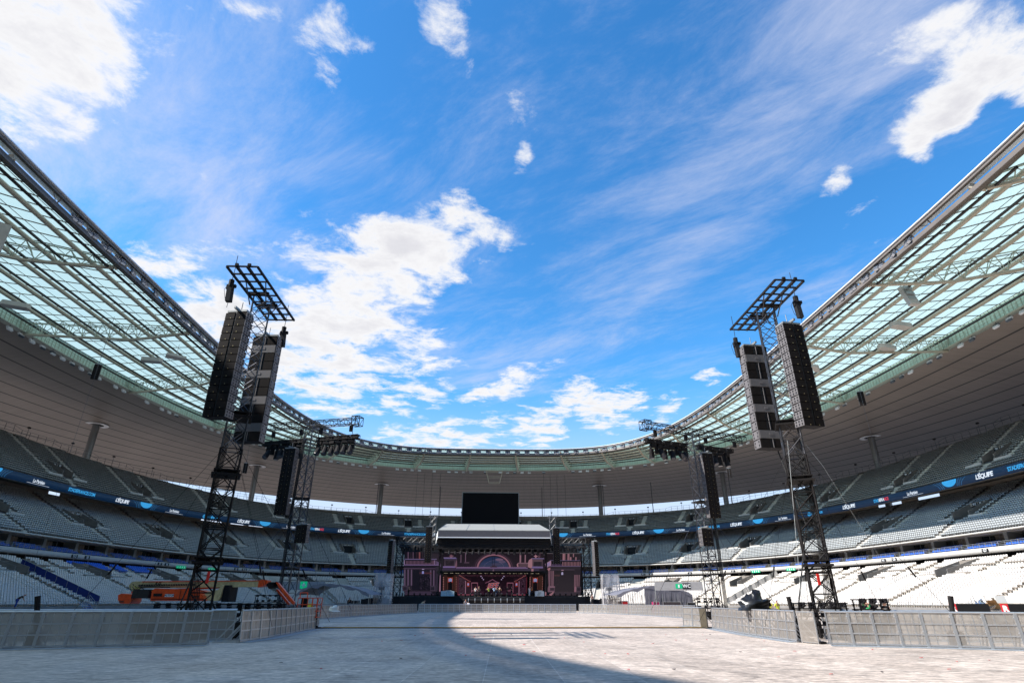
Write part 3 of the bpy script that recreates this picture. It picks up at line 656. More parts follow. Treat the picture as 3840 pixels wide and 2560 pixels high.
def lowskip(dg, k):
    r = ((dg > 40.3) & (dg < 49.6)) | ((dg > 120.2) & (dg < 129.6))
    if k < 17: return r
    if k > 17: r |= (dg > 146) & (dg < 162)          # the blue block by the concourse
    return r | (k == 18)
low = seat_rows(LT_OUT, L0, LRISE, LRUN, LN, lambda d: np.full_like(d, 99.), lowv, 15, 7.4, 1.35, k1=22, skip=lowskip)
n1 = place_seats(low, MT['seat_white'], 'white_chair', 'white plastic tip-up seat in the lower tier beside the field', 'white seats of the lower tier')
mid = seat_rows(MBR, M0, MRISE, MRUN, MN, midd, [MBR.s_of(d) for d in mirror(VMD)], 8, 4.1, 1.9, k1=14)
n2 = place_seats(mid, MT['seat_grey'], 'grey_chair', 'grey plastic tip-up seat in the middle tier under the blue ribbon board', 'grey seats of the middle tier')
upp = seat_rows(RB, U0, URISE, URUN, UN, upd, [RB.s_of(d) for d in mirror(VU)], 4, 4.1, 1.35, k1=9)
n3 = place_seats(upp, MT['seat_dark'], 'charcoal_chair', 'charcoal plastic tip-up seat in the upper tier above the blue ribbon board', 'charcoal seats of the upper tier')
# blue box seats: three stepped rows in groups between the pillars
bl = []; st = MB()
for r_ in range(3):
    o = MBR.off(.75 + r_ * .8); 
    for sb in BOXS:
        deg0 = float(MBR.deg_of(sb)); s_ = o.s_of(deg0) + 1.0; L_ = 8.2 * 1.0
        so = np.arange(s_ + (.2 + r_ * .35), s_ + L_ - 1.9 - (.2 + r_ * .1), .52); x, y, nx, ny = o.at_s(so)
        bl.append(np.stack([x, y, np.full_like(x, FZ1 - .25 + .0 + r_ * .34), np.arctan2(ny, nx) - math.pi / 2], -1))
bl = np.concatenate(bl); blue_low = seat_rows(LT_OUT, L0, LRISE, LRUN, LN, lambda d: np.full_like(d, 99.), lowv, 15, 7.4, 1.35, k1=22, degs=(146.5, 161.5), rows=range(19, 23))
sweep('box_steps', MBR, [(1.2, FZ1 - .25), (1.2, FZ1 + .09), (2.0, FZ1 + .09), (2.0, FZ1 + .43), (2.9, FZ1 + .43), (2.9, FZ1 - .2)], MT['concrete'], bowl)
n4 = place_seats(np.concatenate([bl, blue_low]), MT['seat_blue'], 'blue_chair', 'blue plastic seat on the balcony in front of the glazed boxes', 'blue seats of the boxes')
print('SEATS', n1, n2, n3, n4)

# ================================================================== ROOF
roof = empty('stadium_roof'); tag(roof, 'vast oval stadium roof with a brown metal ceiling, a pale green glass inner ring and a floodlit rim', 'roof')
ZI, ZG, ZO = 46.9, wz(39.8), wz(35.2)          # rim, ceiling inner edge, outer edge
def ceiling_material():
    m = bpy.data.materials.new('ceiling_sheets'); m.use_nodes = True; t = m.node_tree; b = t.nodes['Principled BSDF']; L = t.links.new
    uv = t.nodes.new('ShaderNodeUVMap'); 
    mp = t.nodes.new('ShaderNodeMapping'); mp.inputs['Scale'].default_value = (1.1, .035, 1); L(uv.outputs[0], mp.inputs[0])
    n = t.nodes.new('ShaderNodeTexNoise'); n.inputs['Scale'].default_value = 1.0; n.inputs['Detail'].default_value = 9; n.inputs['Roughness'].default_value = .7; L(mp.outputs[0], n.inputs['Vector'])
    n2 = t.nodes.new('ShaderNodeTexNoise'); n2.inputs['Scale'].default_value = .05; n2.inputs['Detail'].default_value = 5; L(uv.outputs[0], n2.inputs['Vector'])
    wv = t.nodes.new('ShaderNodeTexWave'); wv.inputs['Scale'].default_value = 1.6; wv.bands_direction = 'X'; L(uv.outputs[0], wv.inputs[0])
    def mr(s, lo, hi):
        q = t.nodes.new('ShaderNodeMapRange'); L(s, q.inputs[0]); q.inputs[1].default_value = .25; q.inputs[2].default_value = .75; q.inputs[3].default_value = lo; q.inputs[4].default_value = hi; return q.outputs[0]
    a = t.nodes.new('ShaderNodeMath'); a.operation = 'MULTIPLY'; L(mr(n.outputs[0], .84, 1.16), a.inputs[0]); L(mr(n2.outputs[0], .88, 1.12), a.inputs[1])
    a2 = t.nodes.new('ShaderNodeMath'); a2.operation = 'MULTIPLY'; L(a.outputs[0], a2.inputs[0]); L(mr(wv.outputs[0], .96, 1.04), a2.inputs[1])
    sc = t.nodes.new('ShaderNodeVectorMath'); sc.operation = 'SCALE'; sc.inputs[0].default_value = (.255, .212, .184); L(a2.outputs[0], sc.inputs['Scale']); L(sc.outputs[0], b.inputs['Base Color'])
    b.inputs['Roughness'].default_value = .5; b.inputs['Specular IOR Level'].default_value = .3
    return m
MT['ceiling'] = ceiling_material()
def radial(u, bulge=0.0):
    """ring between glass edge (u=0) and outer edge (u=1)"""
    x = RG.x + (RO.x - RG.x) * u; y = RG.y + (RO.y - RG.y) * u; z = ZG + (ZO - ZG) * u + 0.9 * math.sin(math.pi * u)
    return x, y, z
ids = np.arange(0, 4801, 6); ncol = len(ids)
us = []; BN = 12; mi_r = []
for b_ in range(BN):
    u0 = b_ / BN; us += [u0, u0 + (.91 / BN)]; mi_r += [0, 1]
us.append(1.0)
V = []; UV = []
seam_d = .12
arc = RO.s[ids]
for u in us:
    x, y, z = radial(u); V.append(np.stack([x[ids], y[ids], np.full(ncol, z)], -1)); UV.append(np.stack([arc, np.full(ncol, u * 60)], -1))
V = np.concatenate(V); UV = np.concatenate(UV); i = np.arange(ncol - 1); F = []; MI = []
for j in range(len(us) - 1):
    F.append(np.stack([j * ncol + i, (j + 1) * ncol + i, (j + 1) * ncol + i + 1, j * ncol + i + 1], -1)); MI.append(np.full(len(i), mi_r[j]))
npmesh('ceiling', V, np.concatenate(F), [MT['ceiling'], MT['cable']], np.concatenate(MI), roof, uv=UV)
# top sheet and thin outer edge
V = []; tops = [(0.0, 3.1), (.3, 3.6), (.7, 2.9), (1.0, .55), (1.0, 0.0)]
for u, dz in tops:
    x, y, z = radial(u); V.append(np.stack([x[ids], y[ids], np.full(ncol, z + dz)], -1))
V = np.concatenate(V); F = np.concatenate([np.stack([j * ncol + i, (j + 1) * ncol + i, (j + 1) * ncol + i + 1, j * ncol + i + 1], -1) for j in range(len(tops) - 1)])
npmesh('roof_top_sheet', V, F, MT['fascia'], None, roof)

# glass ring
def glass_material():
    m = bpy.data.materials.new('fritted_green_glass'); m.use_nodes = True; t = m.node_tree; t.nodes.clear(); L = t.links.new
    o = t.nodes.new('ShaderNodeOutputMaterial'); tr = t.nodes.new('ShaderNodeBsdfTranslucent'); tr.inputs[0].default_value = (.46, .60, .545, 1)
    tp = t.nodes.new('ShaderNodeBsdfTransparent'); tp.inputs[0].default_value = (.72, .92, .86, 1); df = t.nodes.new('ShaderNodeBsdfDiffuse'); df.inputs[0].default_value = (.62, .72, .68, 1)
    g_ = t.nodes.new('ShaderNodeBsdfGlossy'); g_.inputs['Roughness'].default_value = .12
    tcn = t.nodes.new('ShaderNodeTexCoord'); n = t.nodes.new('ShaderNodeTexNoise'); n.inputs['Scale'].default_value = .35; n.inputs['Detail'].default_value = 6; L(tcn.outputs['Object'], n.inputs['Vector'])
    mr = t.nodes.new('ShaderNodeMapRange'); mr.inputs[1].default_value = .3; mr.inputs[2].default_value = .7; mr.inputs[3].default_value = .03; mr.inputs[4].default_value = .09; L(n.outputs[0], mr.inputs[0])
    a = t.nodes.new('ShaderNodeMixShader'); a.inputs[0].default_value = .35; L(tr.outputs[0], a.inputs[1]); L(df.outputs[0], a.inputs[2])
    b = t.nodes.new('ShaderNodeMixShader'); L(mr.outputs[0], b.inputs[0]); L(a.outputs[0], b.inputs[1]); L(tp.outputs[0], b.inputs[2])
    c = t.nodes.new('ShaderNodeMixShader'); c.inputs[0].default_value = .04; L(b.outputs[0], c.inputs[1]); L(g_.outputs[0], c.inputs[2]); L(c.outputs[0], o.inputs[0])
    return m
MT['glass'] = glass_material()
ZGL0, ZGL1 = ZI - .15, ZG + 3.0
RI2 = RI.off(1.5)
def glassr(u, dz=0.0):
    x = RI2.x + (RG.x - RI2.x) * u; y = RI2.y + (RG.y - RI2.y) * u; z = ZGL0 + (ZGL1 - ZGL0) * u + dz; return x, y, z
V = []; 
for u in (0, 1):
    x, y, z = glassr(u); V.append(np.stack([x[ids], y[ids], np.full(ncol, z)], -1))
npmesh('glass_roof', np.concatenate(V), np.stack([i, ncol + i, ncol + i + 1, i + 1], -1), MT['glass'], None, roof)
def ringtube(mb, u, dz, r, n=6, degs=(-40, 220), step=8, f=glassr):
    x, y, z = f(u, dz); k = [q for q in range(0, 4801, step) if degs[0] <= math.degrees(TH[q]) <= degs[1]]
    P_ = [(float(x[q]), float(y[q]), z) for q in k]
    for a, b in zip(P_[:-1], P_[1:]): mb.tube(a, b, r, n, caps=False)
tb = MB(); cb = MB(); gb = MB()
for u in (.12, .30, .48, .66, .84): ringtube(tb, u, -.72, .32, 8)
for u in (.02, .21, .39, .57, .75, .93): ringtube(cb, u, -1.6, .19, 5)
for u in (.0, .06, .24, .42, .60, .78, .99): ringtube(gb, u, -.10, .05, 4)
# light radial bars under the glass, one each 2.6 m
x0, y0, z0_ = glassr(0, -.12); x1, y1, z1_ = glassr(1, -.12); sI = RI.s; s = 0
while s < RI.len:
    q = int(np.searchsorted(sI, s)); dg = math.degrees(TH[min(q, 4800)])
    if -40 < dg < 220: gb.bar((float(x0[q]), float(y0[q]), z0_), (float(x1[q]), float(y1[q]), z1_), .09, .12)
    s += 2.6
tb.build('purlin_tube', MT['beige_steel'], roof); cb.build('gutter_line', MT['cable'], roof); gb.build('glazing_bars', MT['chord'], roof)
# the upright pale green wall where the glass meets the ceiling, catwalk under it
wall_m = mat('ribbed_green_sheet', (.46, .58, .50), .5, noise=.12, scale=.6)
s0r = RG
sweep('ribbed_wall', RG, [(.1, ZG + .05), (.1, ZGL1)], wall_m, roof, step=2)
rbm = MB(); s = RG.s_of(-20)
while s < RG.s_of(200):
    dg = float(RG.deg_of(s)); p = RG.pt(dg, .02, ZG); rbm.bar(p, p + Vector((0, 0, 2.95)), .10, .06); s += .9
rbm.build('wall_ribs', MT['green_steel'], roof)
sweep('catwalk', RG, [(-1.5, ZG - .12), (-.2, ZG - .12), (-.2, ZG + .02), (-1.5, ZG + .02), (-1.5, ZG - .12)], MT['green_steel'], roof, step=3, degs=(-25, 205))
rail('catwalk_rail', RG, -1.45, ZG, 1.0, 2.2, (.5, 1), roof, MT['green_steel'], degs=(-22, 202))
# trusses: deep at the ceiling, thin at the rim
TR = [4.6, 13.6, 21.5, 28.7, 37.3, 49.3, 67, 87.2, 109.6, 127.5]
for off_ in TR:
    for sg in (1, -1):
        deg = 90 + sg * off_
        def gp(u, dz, deg=deg):
            x, y, z = glassr(u, dz); t = R(deg if deg <= 270 else deg - 360)
            return Vector((float(np.interp(t, TH, x)), float(np.interp(t, TH, y)), z))
        A, B = gp(0.0, -.9), gp(.985, -.75); Z3 = Vector((0, 0, 1)); d = (B - A).normalized(); side = d.cross(Z3).normalized()
        mb = MB(); nb = 12
        lo = lambda t: gp(.0 + .985 * t, -1.1 - 2.25 * min(1, t * 2.6 + .18))
        hi = lambda t, s_: gp(.985 * t, -.75) + side * (s_ * .95)
        P_ = [lo(k / nb) for k in range(nb + 1)]
        for a, b in zip(P_[:-1], P_[1:]): mb.bar(a, b, .44, .34, mi=0)
        for s_ in (-1, 1):
            for k in range(nb):
                a, b = hi(k / nb, s_), hi((k + 1) / nb, s_); mb.tube(a, b, .09, 6, mi=1, caps=False)
                m_ = (P_[k] + P_[k + 1]) / 2 + Z3 * .2
                mb.tube(a, m_, .062, 5, mi=1, caps=False); mb.tube(b, m_, .062, 5, mi=1, caps=False)
        for k in range(nb + 1): mb.tube(hi(k / nb, -1), hi(k / nb, 1), .07, 5, mi=1, caps=False)
        mb.bar(lo(0), gp(0, -.5) - d * 1.4, .5, .6, mi=0)
        mb.bar(lo(1) - Z3 * .1, hi(1, -1), .2, .2, mi=1); mb.bar(lo(1) - Z3 * .1, hi(1, 1), .2, .2, mi=1)
        mb.build('radial_truss', [MT['beige_steel'], MT['green_steel']], roof)
        # mast spike above the roof
        if abs(off_) < 60:
            sp = MB(); c = RG.pt(deg, 16.0, ZG + 3.2); sp.tube(c, c + Z3 * 8.0, .6, 8, r2=.15)
            if off_ in (13.6, 28.7): sp.build('mast_spike', MT['frame'], roof)
# rim: bottom chord, white top edge, posts, floodlights between
sweep('rim_bottom_chord', RI, [(.25, ZI - 1.75), (1.05, ZI - 1.75), (1.05, ZI - 1.15), (.25, ZI - 1.15), (.25, ZI - 1.75)], MT['chord'], roof, step=2)
sweep('rim_white_edge', RI, [(-.35, ZI + .0), (.1, ZI - .05), (1.4, ZI - .02), (1.4, ZI + .12), (-.35, ZI + .12), (-.35, ZI)], MT['rimwhite'], roof, step=2)
sweep('rim_upper_chord', RI, [(-.15, ZI - .45), (.25, ZI - .45), (.25, ZI - .12), (-.15, ZI - .12), (-.15, ZI - .45)], MT['chord'], roof, step=2)
rp = MB(); s = RI.s_of(-32); e = RI.s_of(212); kk = 0
while s < e:
    dg = float(RI.deg_of(s)); a = RI.pt(dg, .55, ZI - 1.2); b = RI.pt(dg, .05, ZI - .4); rp.bar(a, b, .12)
    dg2 = float(RI.deg_of(s + 1.6)); rp.tube(a, RI.pt(dg2, .05, ZI - .4), .045, 4); s += 3.2
rp.build('rim_struts', MT['chord'], roof)
fl = MB()
for row in range(3):
    for colm in range(2): fl.box((-.42 + colm * .84, -.12 * row - .05, -.28 * row), (.78, .36, .2), rx=R(-35), mi=0); fl.box((-.42 + colm * .84, -.12 * row - .12, -.28 * row - .115), (.70, .30, .03), rx=R(-35), mi=1)
fl.bar((0, .05, .3), (0, -.25, -.75), .10, mi=0)
unit = fl.build('floodlight', [MT['lampbody'], MT['lampface']], roof)
s0, s1 = RI.s_of(-30), RI.s_of(210); nfl = 100
for k in range(nfl):
    sF = s0 + (s1 - s0) * (k + .5) / nfl; dg = float(RI.deg_of(sF)); o = unit if k == 0 else unit.copy()
    if k: COL.objects.link(o); o.parent = roof
    p = RI.pt(dg, .45, ZI - .62); N_, T_ = RI.frame(dg); o.location = p; o.rotation_euler = (0, 0, math.atan2(N_.y, N_.x) - R(90) + R(rng.uniform(-18, 18)))
# second row of lamps along the inner edge of the ceiling
f2 = MB(); s = RG.s_of(-12); e = RG.s_of(192)
while s < e:
    dg = float(RG.deg_of(s)); N_, T_ = RG.frame(dg); c = RG.pt(dg, -.9, ZG - .55)
    if rng.random() > .3:
        for r_ in range(3): f2.box(tuple(c + Vector((0, 0, -.22 * r_)) - N_ * .12 * r_), (1.15, .35, .16), rz=math.atan2(N_.y, N_.x) - R(90), rx=R(-30), mi=0 if rng.random() < .8 else 1)
        f2.bar(c + Vector((0, 0, .45)), c + Vector((0, 0, -.6)), .08, mi=1)
    s += 2.7
o = f2.build('ceiling_edge_lights', [MT['lampface'], MT['lampbody']], roof); o['kind'] = 'stuff'
# odd things hung under the glass: heaters/loudspeaker horns
for deg, u, kind_ in [(204, .30, 0), (168, .40, 1), (170, .18, 2), (-17, .2, 0), (-6, .42, 1), (10, .25, 2), (2, .55, 1), (185, .75, 1)]:
    x, y, z = glassr(u, -3.2); t = R(deg); p = Vector((float(np.interp(t, TH, x)), float(np.interp(t, TH, y)), z)); m = MB()
    if kind_ == 0: m.box((0, 0, 0), (1.5, .7, 3.6), rx=R(-16)); [m.box((0, -.40 + .08 * (q - 2), .9 * (q - 1.5)), (1.3, .1, .7), rx=R(-16), mi=1) for q in range(4)]
    elif kind_ == 1: m.prism([(-1.6, -.8, 0), (1.6, -.8, 0), (2.0, 0, .1), (1.6, .8, 0), (-1.6, .8, 0), (-2.0, 0, .1)], (0, 0, .75))
    else: m.box((0, 0, 0), (3.4, 1.1, .5), rz=R(25), rx=R(18))
    m.tube((0, 0, .2), (0, 0, 2.6), .05, 4); o = m.build('hanging_loudspeaker', [MT['fascia'], MT['frame']], None, loc=p)
    o.rotation_euler = (0, 0, R(deg + 20))
    tag(o, {0: 'tall grey box loudspeaker', 1: 'flat grey six-sided loudspeaker', 2: 'long pale tilted box'}[kind_] + ' under the glass roof, ' + {204: 'left side near the rim', 168: 'left side below the third truss', 170: 'left side close to the rim', -17: 'right side near the rim', -6: 'right side by the second truss', 10: 'right side close to the tower', 2: 'right side midway across', 185: 'left side low by the ceiling'}[deg], 'loudspeaker', 'loudspeakers hung under the glass roof')
# columns through the ceiling
for (cx, cy) in [(-105.8, 151.7), (-81.4, 201), (-43.6, 232), (43.6, 231), (83, 203), (107.2, 154), (112, 100), (-111.6, 100)]:
    m = MB(); t_ = math.atan2(cy - 92, cx - .2); 
    # height of the ceiling there
    ro = float(np.interp(t_ if t_ > -math.pi / 2 else t_ + 2 * math.pi, TH, np.hypot(RO.x - XC, RO.y - OY))); rg_ = float(np.interp(t_, TH, np.hypot(RG.x - XC, RG.y - OY))); rr = math.hypot(cx - .2, cy - 92)
    u = (rr - rg_) / (ro - rg_); zc2 = ZG + (ZO - ZG) * u + .9 * math.sin(math.pi * u)
    col = empty('roof_column', (cx, cy, 0)); 
    m.tube((0, 0, 12), (0, 0, zc2 + 2.5), .88, 20); m.build('shaft', MT['column'], col, smooth=False)
    w = MB(); prof = [(1.7, -.06), (2.85, -.06), (2.85, .03), (1.7, .03)]
    n_ = 28; vs = []; 
    for r_, z_ in prof: vs += [(r_ * math.cos(2 * math.pi * k / n_), r_ * math.sin(2 * math.pi * k / n_), zc2 + z_) for k in range(n_)]
    w.add(vs, [(j * n_ + k, j * n_ + (k + 1) % n_, ((j + 1) % 4) * n_ + (k + 1) % n_, ((j + 1) % 4) * n_ + k) for j in range(4) for k in range(n_)], 0)
    w.build('painted_light_well', MT['rimwhite'], col); w2 = MB(); w2.lathe((0, 0, zc2 - .03), [(.9, 0), (1.72, 0), (1.72, .02), (.9, .02)], 24); w2.build('painted_gap', MT['black'], col)  # white ring painted for the daylit well, black disc for its gap
    where = {-105.8: 'farthest left in view', -81.4: 'with a green band, left of the stage', -43.6: 'at the far end just left of the big screen', 43.6: 'at the far end just right of the big screen', 83: 'with a red band, right of the stage', 107.2: 'on the right above the grandstand', 112: 'outside on the right', -111.6: 'outside on the left'}[cx]
    tag(col, 'round steel column through a white ring in the ceiling, ' + where, 'column', 'steel columns carrying the roof')
    if cx in (-81.4, 83):
        b_ = MB(); b_.tube((0, 0, 30.2), (0, 0, 32.0), .93, 20); b_.build('colour_band', mat('green_band' if cx < 0 else 'red_band', (.02, .22, .04) if cx < 0 else (.42, .02, .02), .5), col)
# thin posts at the back of the upper tier
tp_ = MB()
for deg in (64.5, 81.5, 98.6, 108.3, 118.2, 71.8, 53):
    p = RB.pt(deg, float(upd(np.array(deg))) + 3, 26); tp_.tube(p, p + Vector((0, 0, 16)), .14, 6)
for xx in (-27.5, -24.8, -22, -19, 19.5, 22, 24.5, 27.5): tp_.tube((xx, 214.5, 27), (xx, 214.5, 45), .05, 4)
tp_.build('tie_rods', MT['raildark'], roof)
# small rigging cradle hung from the ceiling edge at the far end
cr = MB()
for sx in (-1, 1):
    for sy in (-1, 1): cr.bar((sx * 3.0, sy * 1.2, 3.6), (sx * 1.9, sy * 1.0, -.6), .16)
    cr.bar((sx * 1.9, -1, -.6), (sx * 1.9, 1, -.6), .14)
    cr.bar((sx * 3.0, -1.2, 3.6), (sx * 3.0, 1.2, 3.6), .2)
for sy in (-1, 1): cr.bar((-1.9, sy, -.6), (1.9, sy, -.6), .14); cr.bar((-2.5, sy, 1.5), (2.5, sy, 1.5), .12); cr.bar((-3.0, sy * 1.2, 3.6), (3.0, sy * 1.2, 3.6), .2)
o = cr.build('inspection_cradle', MT['beige_steel'], None, loc=(1.0, 209.5, ZG - 4.2)); tag(o, 'small open metal cradle hung from the ceiling edge above the big dark screen', 'cradle')
# big dark stadium screen
sw, sh = 9.7, 5.15; sc_o = empty('stadium_screen', (-.25, 203.5, 31.0)); tag(sc_o, 'large switched-off black stadium screen hung under the roof behind the stage', 'screen')
m = MB(); m.box((0, .6, 0), (2 * sw + .5, 1.2, 2 * sh + .5)); m.build('cabinet', mat('screen_cabinet', (.16, .17, .17), .5), sc_o)
m = MB(); m.poly([(-sw, -.03, -sh), (sw, -.03, -sh), (sw, -.03, sh), (-sw, -.03, sh)]); m.build('display', mat('screen_off', (.006, .006, .007), .8, spec=.05), sc_o)
m = MB(); m.box((0, 1.0, -sh - 1.2), (2 * sw - 1.2, .5, 1.9)); m.tube((-sw + .5, .3, -sh - .6), (sw - .5, .3, -sh - .6), .16, 6); m.build('service_beam', MT['frame'], sc_o)

# ================================================================== CROWD BARRIERS
def perforated():
    m = bpy.data.materials.new('perforated_aluminium'); m.use_nodes = True; t = m.node_tree; b = t.nodes['Principled BSDF']; L = t.links.new
    b.inputs['Base Color'].default_value = (.50, .455, .41, 1); b.inputs['Metallic'].default_value = .55; b.inputs['Roughness'].default_value = .32
    o = t.nodes['Material Output']; tp = t.nodes.new('ShaderNodeBsdfTransparent'); mx = t.nodes.new('ShaderNodeMixShader')
    tc = t.nodes.new('ShaderNodeTexCoord'); oi = t.nodes.new('ShaderNodeObjectInfo'); n = t.nodes.new('ShaderNodeTexNoise'); n.inputs['Scale'].default_value = 2.2; n.inputs['Detail'].default_value = 7
    av = t.nodes.new('ShaderNodeVectorMath'); av.operation = 'ADD'; L(tc.outputs['Object'], av.inputs[0]); L(oi.outputs['Location'], av.inputs[1]); L(av.outputs[0], n.inputs['Vector'])
    mr = t.nodes.new('ShaderNodeMapRange'); mr.inputs[1].default_value = .3; mr.inputs[2].default_value = .7; mr.inputs[3].default_value = .28; mr.inputs[4].default_value = .42; L(n.outputs[0], mr.inputs[0])
    r = t.nodes.new('ShaderNodeMapRange'); r.inputs[1].default_value = .3; r.inputs[2].default_value = .7; r.inputs[3].default_value = .28; r.inputs[4].default_value = .5; L(n.outputs[0], r.inputs[0]); L(r.outputs[0], b.inputs['Roughness'])
    L(mr.outputs[0], mx.inputs[0]); L(b.outputs[0], mx.inputs[1]); L(tp.outputs[0], mx.inputs[2]); L(mx.outputs[0], o.inputs[0]); return m
MT['perf'] = perforated()
BW = .94
bproto = empty('crowd_barrier')
m = MB(); LEAN = .10
py = lambda z: LEAN * z / 1.2
for x in (-BW / 2 + .025, BW / 2 - .025): m.bar((x, 0, .02), (x, LEAN, 1.19), .05, .05)
for z in (.08, .44, .80): m.bar((-BW / 2, py(z), z), (BW / 2, py(z), z), .03, .05)
for x in (-.16, .16): m.bar((x, .03, .05), (x, LEAN + .02, 1.15), .035, .02)
m.build('frame', MT['alu'], bproto)
m = MB(); m.tube((-BW / 2, LEAN, 1.2), (BW / 2, LEAN, 1.2), .035, 8); m.build('top_rail', MT['alu'], bproto)
m = MB(); m.poly([(-BW / 2 + .03, .012, .03), (BW / 2 - .03, .012, .03), (BW / 2 - .03, LEAN + .012, 1.18), (-BW / 2 + .03, LEAN + .012, 1.18)]); m.build('perforated_sheet', MT['perf'], bproto)
m = MB()
for x in (-BW / 2 + .06, BW / 2 - .06): m.bar((x, LEAN, 1.05), (x, 1.0, .06), .045, .045); m.bar((x, .1, .03), (x, 1.15, .03), .05, .05); m.bar((x, .5, .05), (x, LEAN * .5, .55), .03)
m.build('brace', MT['alu'], bproto)
m = MB(); m.add([(-BW / 2, -.42, .012), (BW / 2, -.42, .012), (BW / 2, .05, .035), (-BW / 2, .05, .035), (-BW / 2, -.42, .004), (BW / 2, -.42, .004), (BW / 2, .05, .004), (-BW / 2, .05, .004)], BOXF); m.build('foot_plate', mat('foot_plate_metal', (.38, .42, .46), .4, metal=.6, noise=.15), bproto)
RUNS = [([(-27.6, 20.5), (-18.33, 23.4), (-12.1, 25.35)], 'aluminium crowd barrier in the near run on the left, in shade', 'near left crowd barriers'),
        ([(-13.25, 27.95), (-12.3, 28.3)], 'single aluminium crowd barrier set back in the gap of the left run', None),
        ([(-11.45, 26.9), (-11.3, 30.0), (-11.8, 39.6)], 'aluminium crowd barrier in the left run that recedes to the cable ramp', 'receding left crowd barriers'),
        ([(-12.3, 41.0), (-12.9, 44.7)], 'aluminium crowd barrier just beyond the left end of the cable ramp', 'crowd barriers beyond the left end of the ramp'),
        ([(-17.3, 62.0), (-16.2, 72.0), (-13.9, 86.0), (-11.6, 95.2)], 'aluminium crowd barrier in the far run on the left of the field', 'far left crowd barriers'),
        ([(-11.5, 96.0), (-1.8, 98.0), (12.6, 96.2)], 'aluminium crowd barrier in the far line in front of the stage', 'crowd barriers before the stage'),
        ([(12.9, 95.6), (16.2, 90.5), (18.3, 82.0), (20.0, 62.0)], 'aluminium crowd barrier in the far run on the right of the field', 'far right crowd barriers'),
        ([(12.4, 43.6), (13.0, 41.4)], 'aluminium crowd barrier just beyond the right end of the cable ramp', 'crowd barriers beyond the right end of the ramp'),
        ([(13.1, 39.9), (12.2, 33.0), (11.85, 26.6)], 'aluminium crowd barrier in the sunlit right run that recedes to the cable ramp', 'receding right crowd barriers'),
        ([(12.25, 24.75), (15.28, 23.45), (26.5, 17.6)], 'aluminium crowd barrier in the sunlit near run on the right', 'near right crowd barriers'),
        ([(-29, 25.2), (-13.2, 30.6)], 'aluminium crowd barrier of the second line behind the near left run', 'second line of crowd barriers, left'),
        ([(14.4, 29.0), (28, 23.2)], 'aluminium crowd barrier of the second line behind the near right run', 'second line of crowd barriers, right')]
first = True; nb_ = 0
for pts, lab, grp in RUNS:
    for a, b in zip(pts[:-1], pts[1:]):
        a = Vector((*a, 0)); b = Vector((*b, 0)); d = b - a; n = max(1, round(d.length / BW)); st_ = d.length / n
        for i_ in range(n):
            c = a + d * ((i_ + .5) / n); ang = math.atan2(d.y, d.x)
            # the braces stand on the side away from the middle of the field
            nrm = Vector((-d.y, d.x, 0)).normalized(); 
            if nrm.dot(c - Vector((0, 50, 0))) < 0 and abs(c.x) > 10.8 or (abs(c.x) <= 10.8 and nrm.y < 0): ang += math.pi
            if c.y < 33 and abs(nrm.y) > .5: ang = math.atan2(d.y, d.x)
            o = bproto if first else copy_tree(bproto); first = False
            o.location = c; o.rotation_euler = (0, 0, ang + R(rng.uniform(-.6, .6))); o.scale = (st_ / BW, 1, 1); tag(o, lab, 'barrier', grp or 'set back crowd barriers')
            if grp is None: o['group'] = 'near left crowd barriers'; o['label'] = lab
            nb_ += 1
# gates in the line
def gate(name, p, rz, w, lab, dark=True):
    g_ = empty(name, p, rz); m = MB()
    for x in (-w / 2, w / 2): m.bar((x, 0, 0), (x, 0, 1.2), .05)
    for z in (.05, .45, .85, 1.18): m.bar((-w / 2, 0, z), (w / 2, 0, z), .05)
    m.build('frame', MT['alu'] if not dark else MT['steel'], g_)
    m = MB(); m.poly([(-w / 2, .03, .05), (w / 2, .03, .05), (w / 2, .03, 1.15), (-w / 2, .03, 1.15)]); m.build('panel', mat('gate_panel' + lab[:8], (.10, .085, .06), .5, metal=.3, noise=.3) if dark else MT['perf'], g_)
    m = MB(); m.box((0, -.15, .05), (w + .2, .3, .08)); m.box((.1, -.15, .12), (.12, .2, .12)); m.build('threshold', MT['blacksteel'], g_)
    tag(g_, lab, 'gate')
gate('barrier_gate', (12.1, 26.0, 0), R(105), .9, 'pale hinged gate between the near and receding barriers on the right', False)
gate('barrier_gate', (12.85, 40.6, 0), R(97), .9, 'brown hinged gate beside the right end of the cable ramp')
gate('barrier_gate', (-12.1, 40.3, 0), R(84), .9, 'black metal gate frame beside the left end of the cable ramp')
gate('barrier_gate', (18.6, 60.6, 0), R(10), 1.4, 'white framed gate at the near end of the far right barriers', False)

# ================================================================== CABLE RAMP
cr0 = empty('cable_ramp')
m = MB(); m.prism([(-.44, -.30, .006), (-.44, -.12, .05), (-.44, .12, .05), (-.44, .30, .006)], (.88, 0, 0)); m.build('ramp_body', MT['rubber'], cr0)
m = MB(); m.box((0, .06, .06), (.88, .15, .02)); m.build('lid', mat('yellow_lid', (.75, .42, .01), .5, noise=.15), cr0)
n = 28
for i_ in range(n):
    o = cr0 if i_ == 0 else copy_tree(cr0); t = (i_ + .5) / n; o.location = (-12.2 + 25.2 * t, 40.9 + .15 * math.sin(t * 9), 0.004); o.rotation_euler = (0, 0, R(rng.uniform(-1.5, 1.5)))
    tag(o, 'black rubber cable ramp with a yellow lid in the line across the field', 'cable ramp', 'cable ramps across the field')

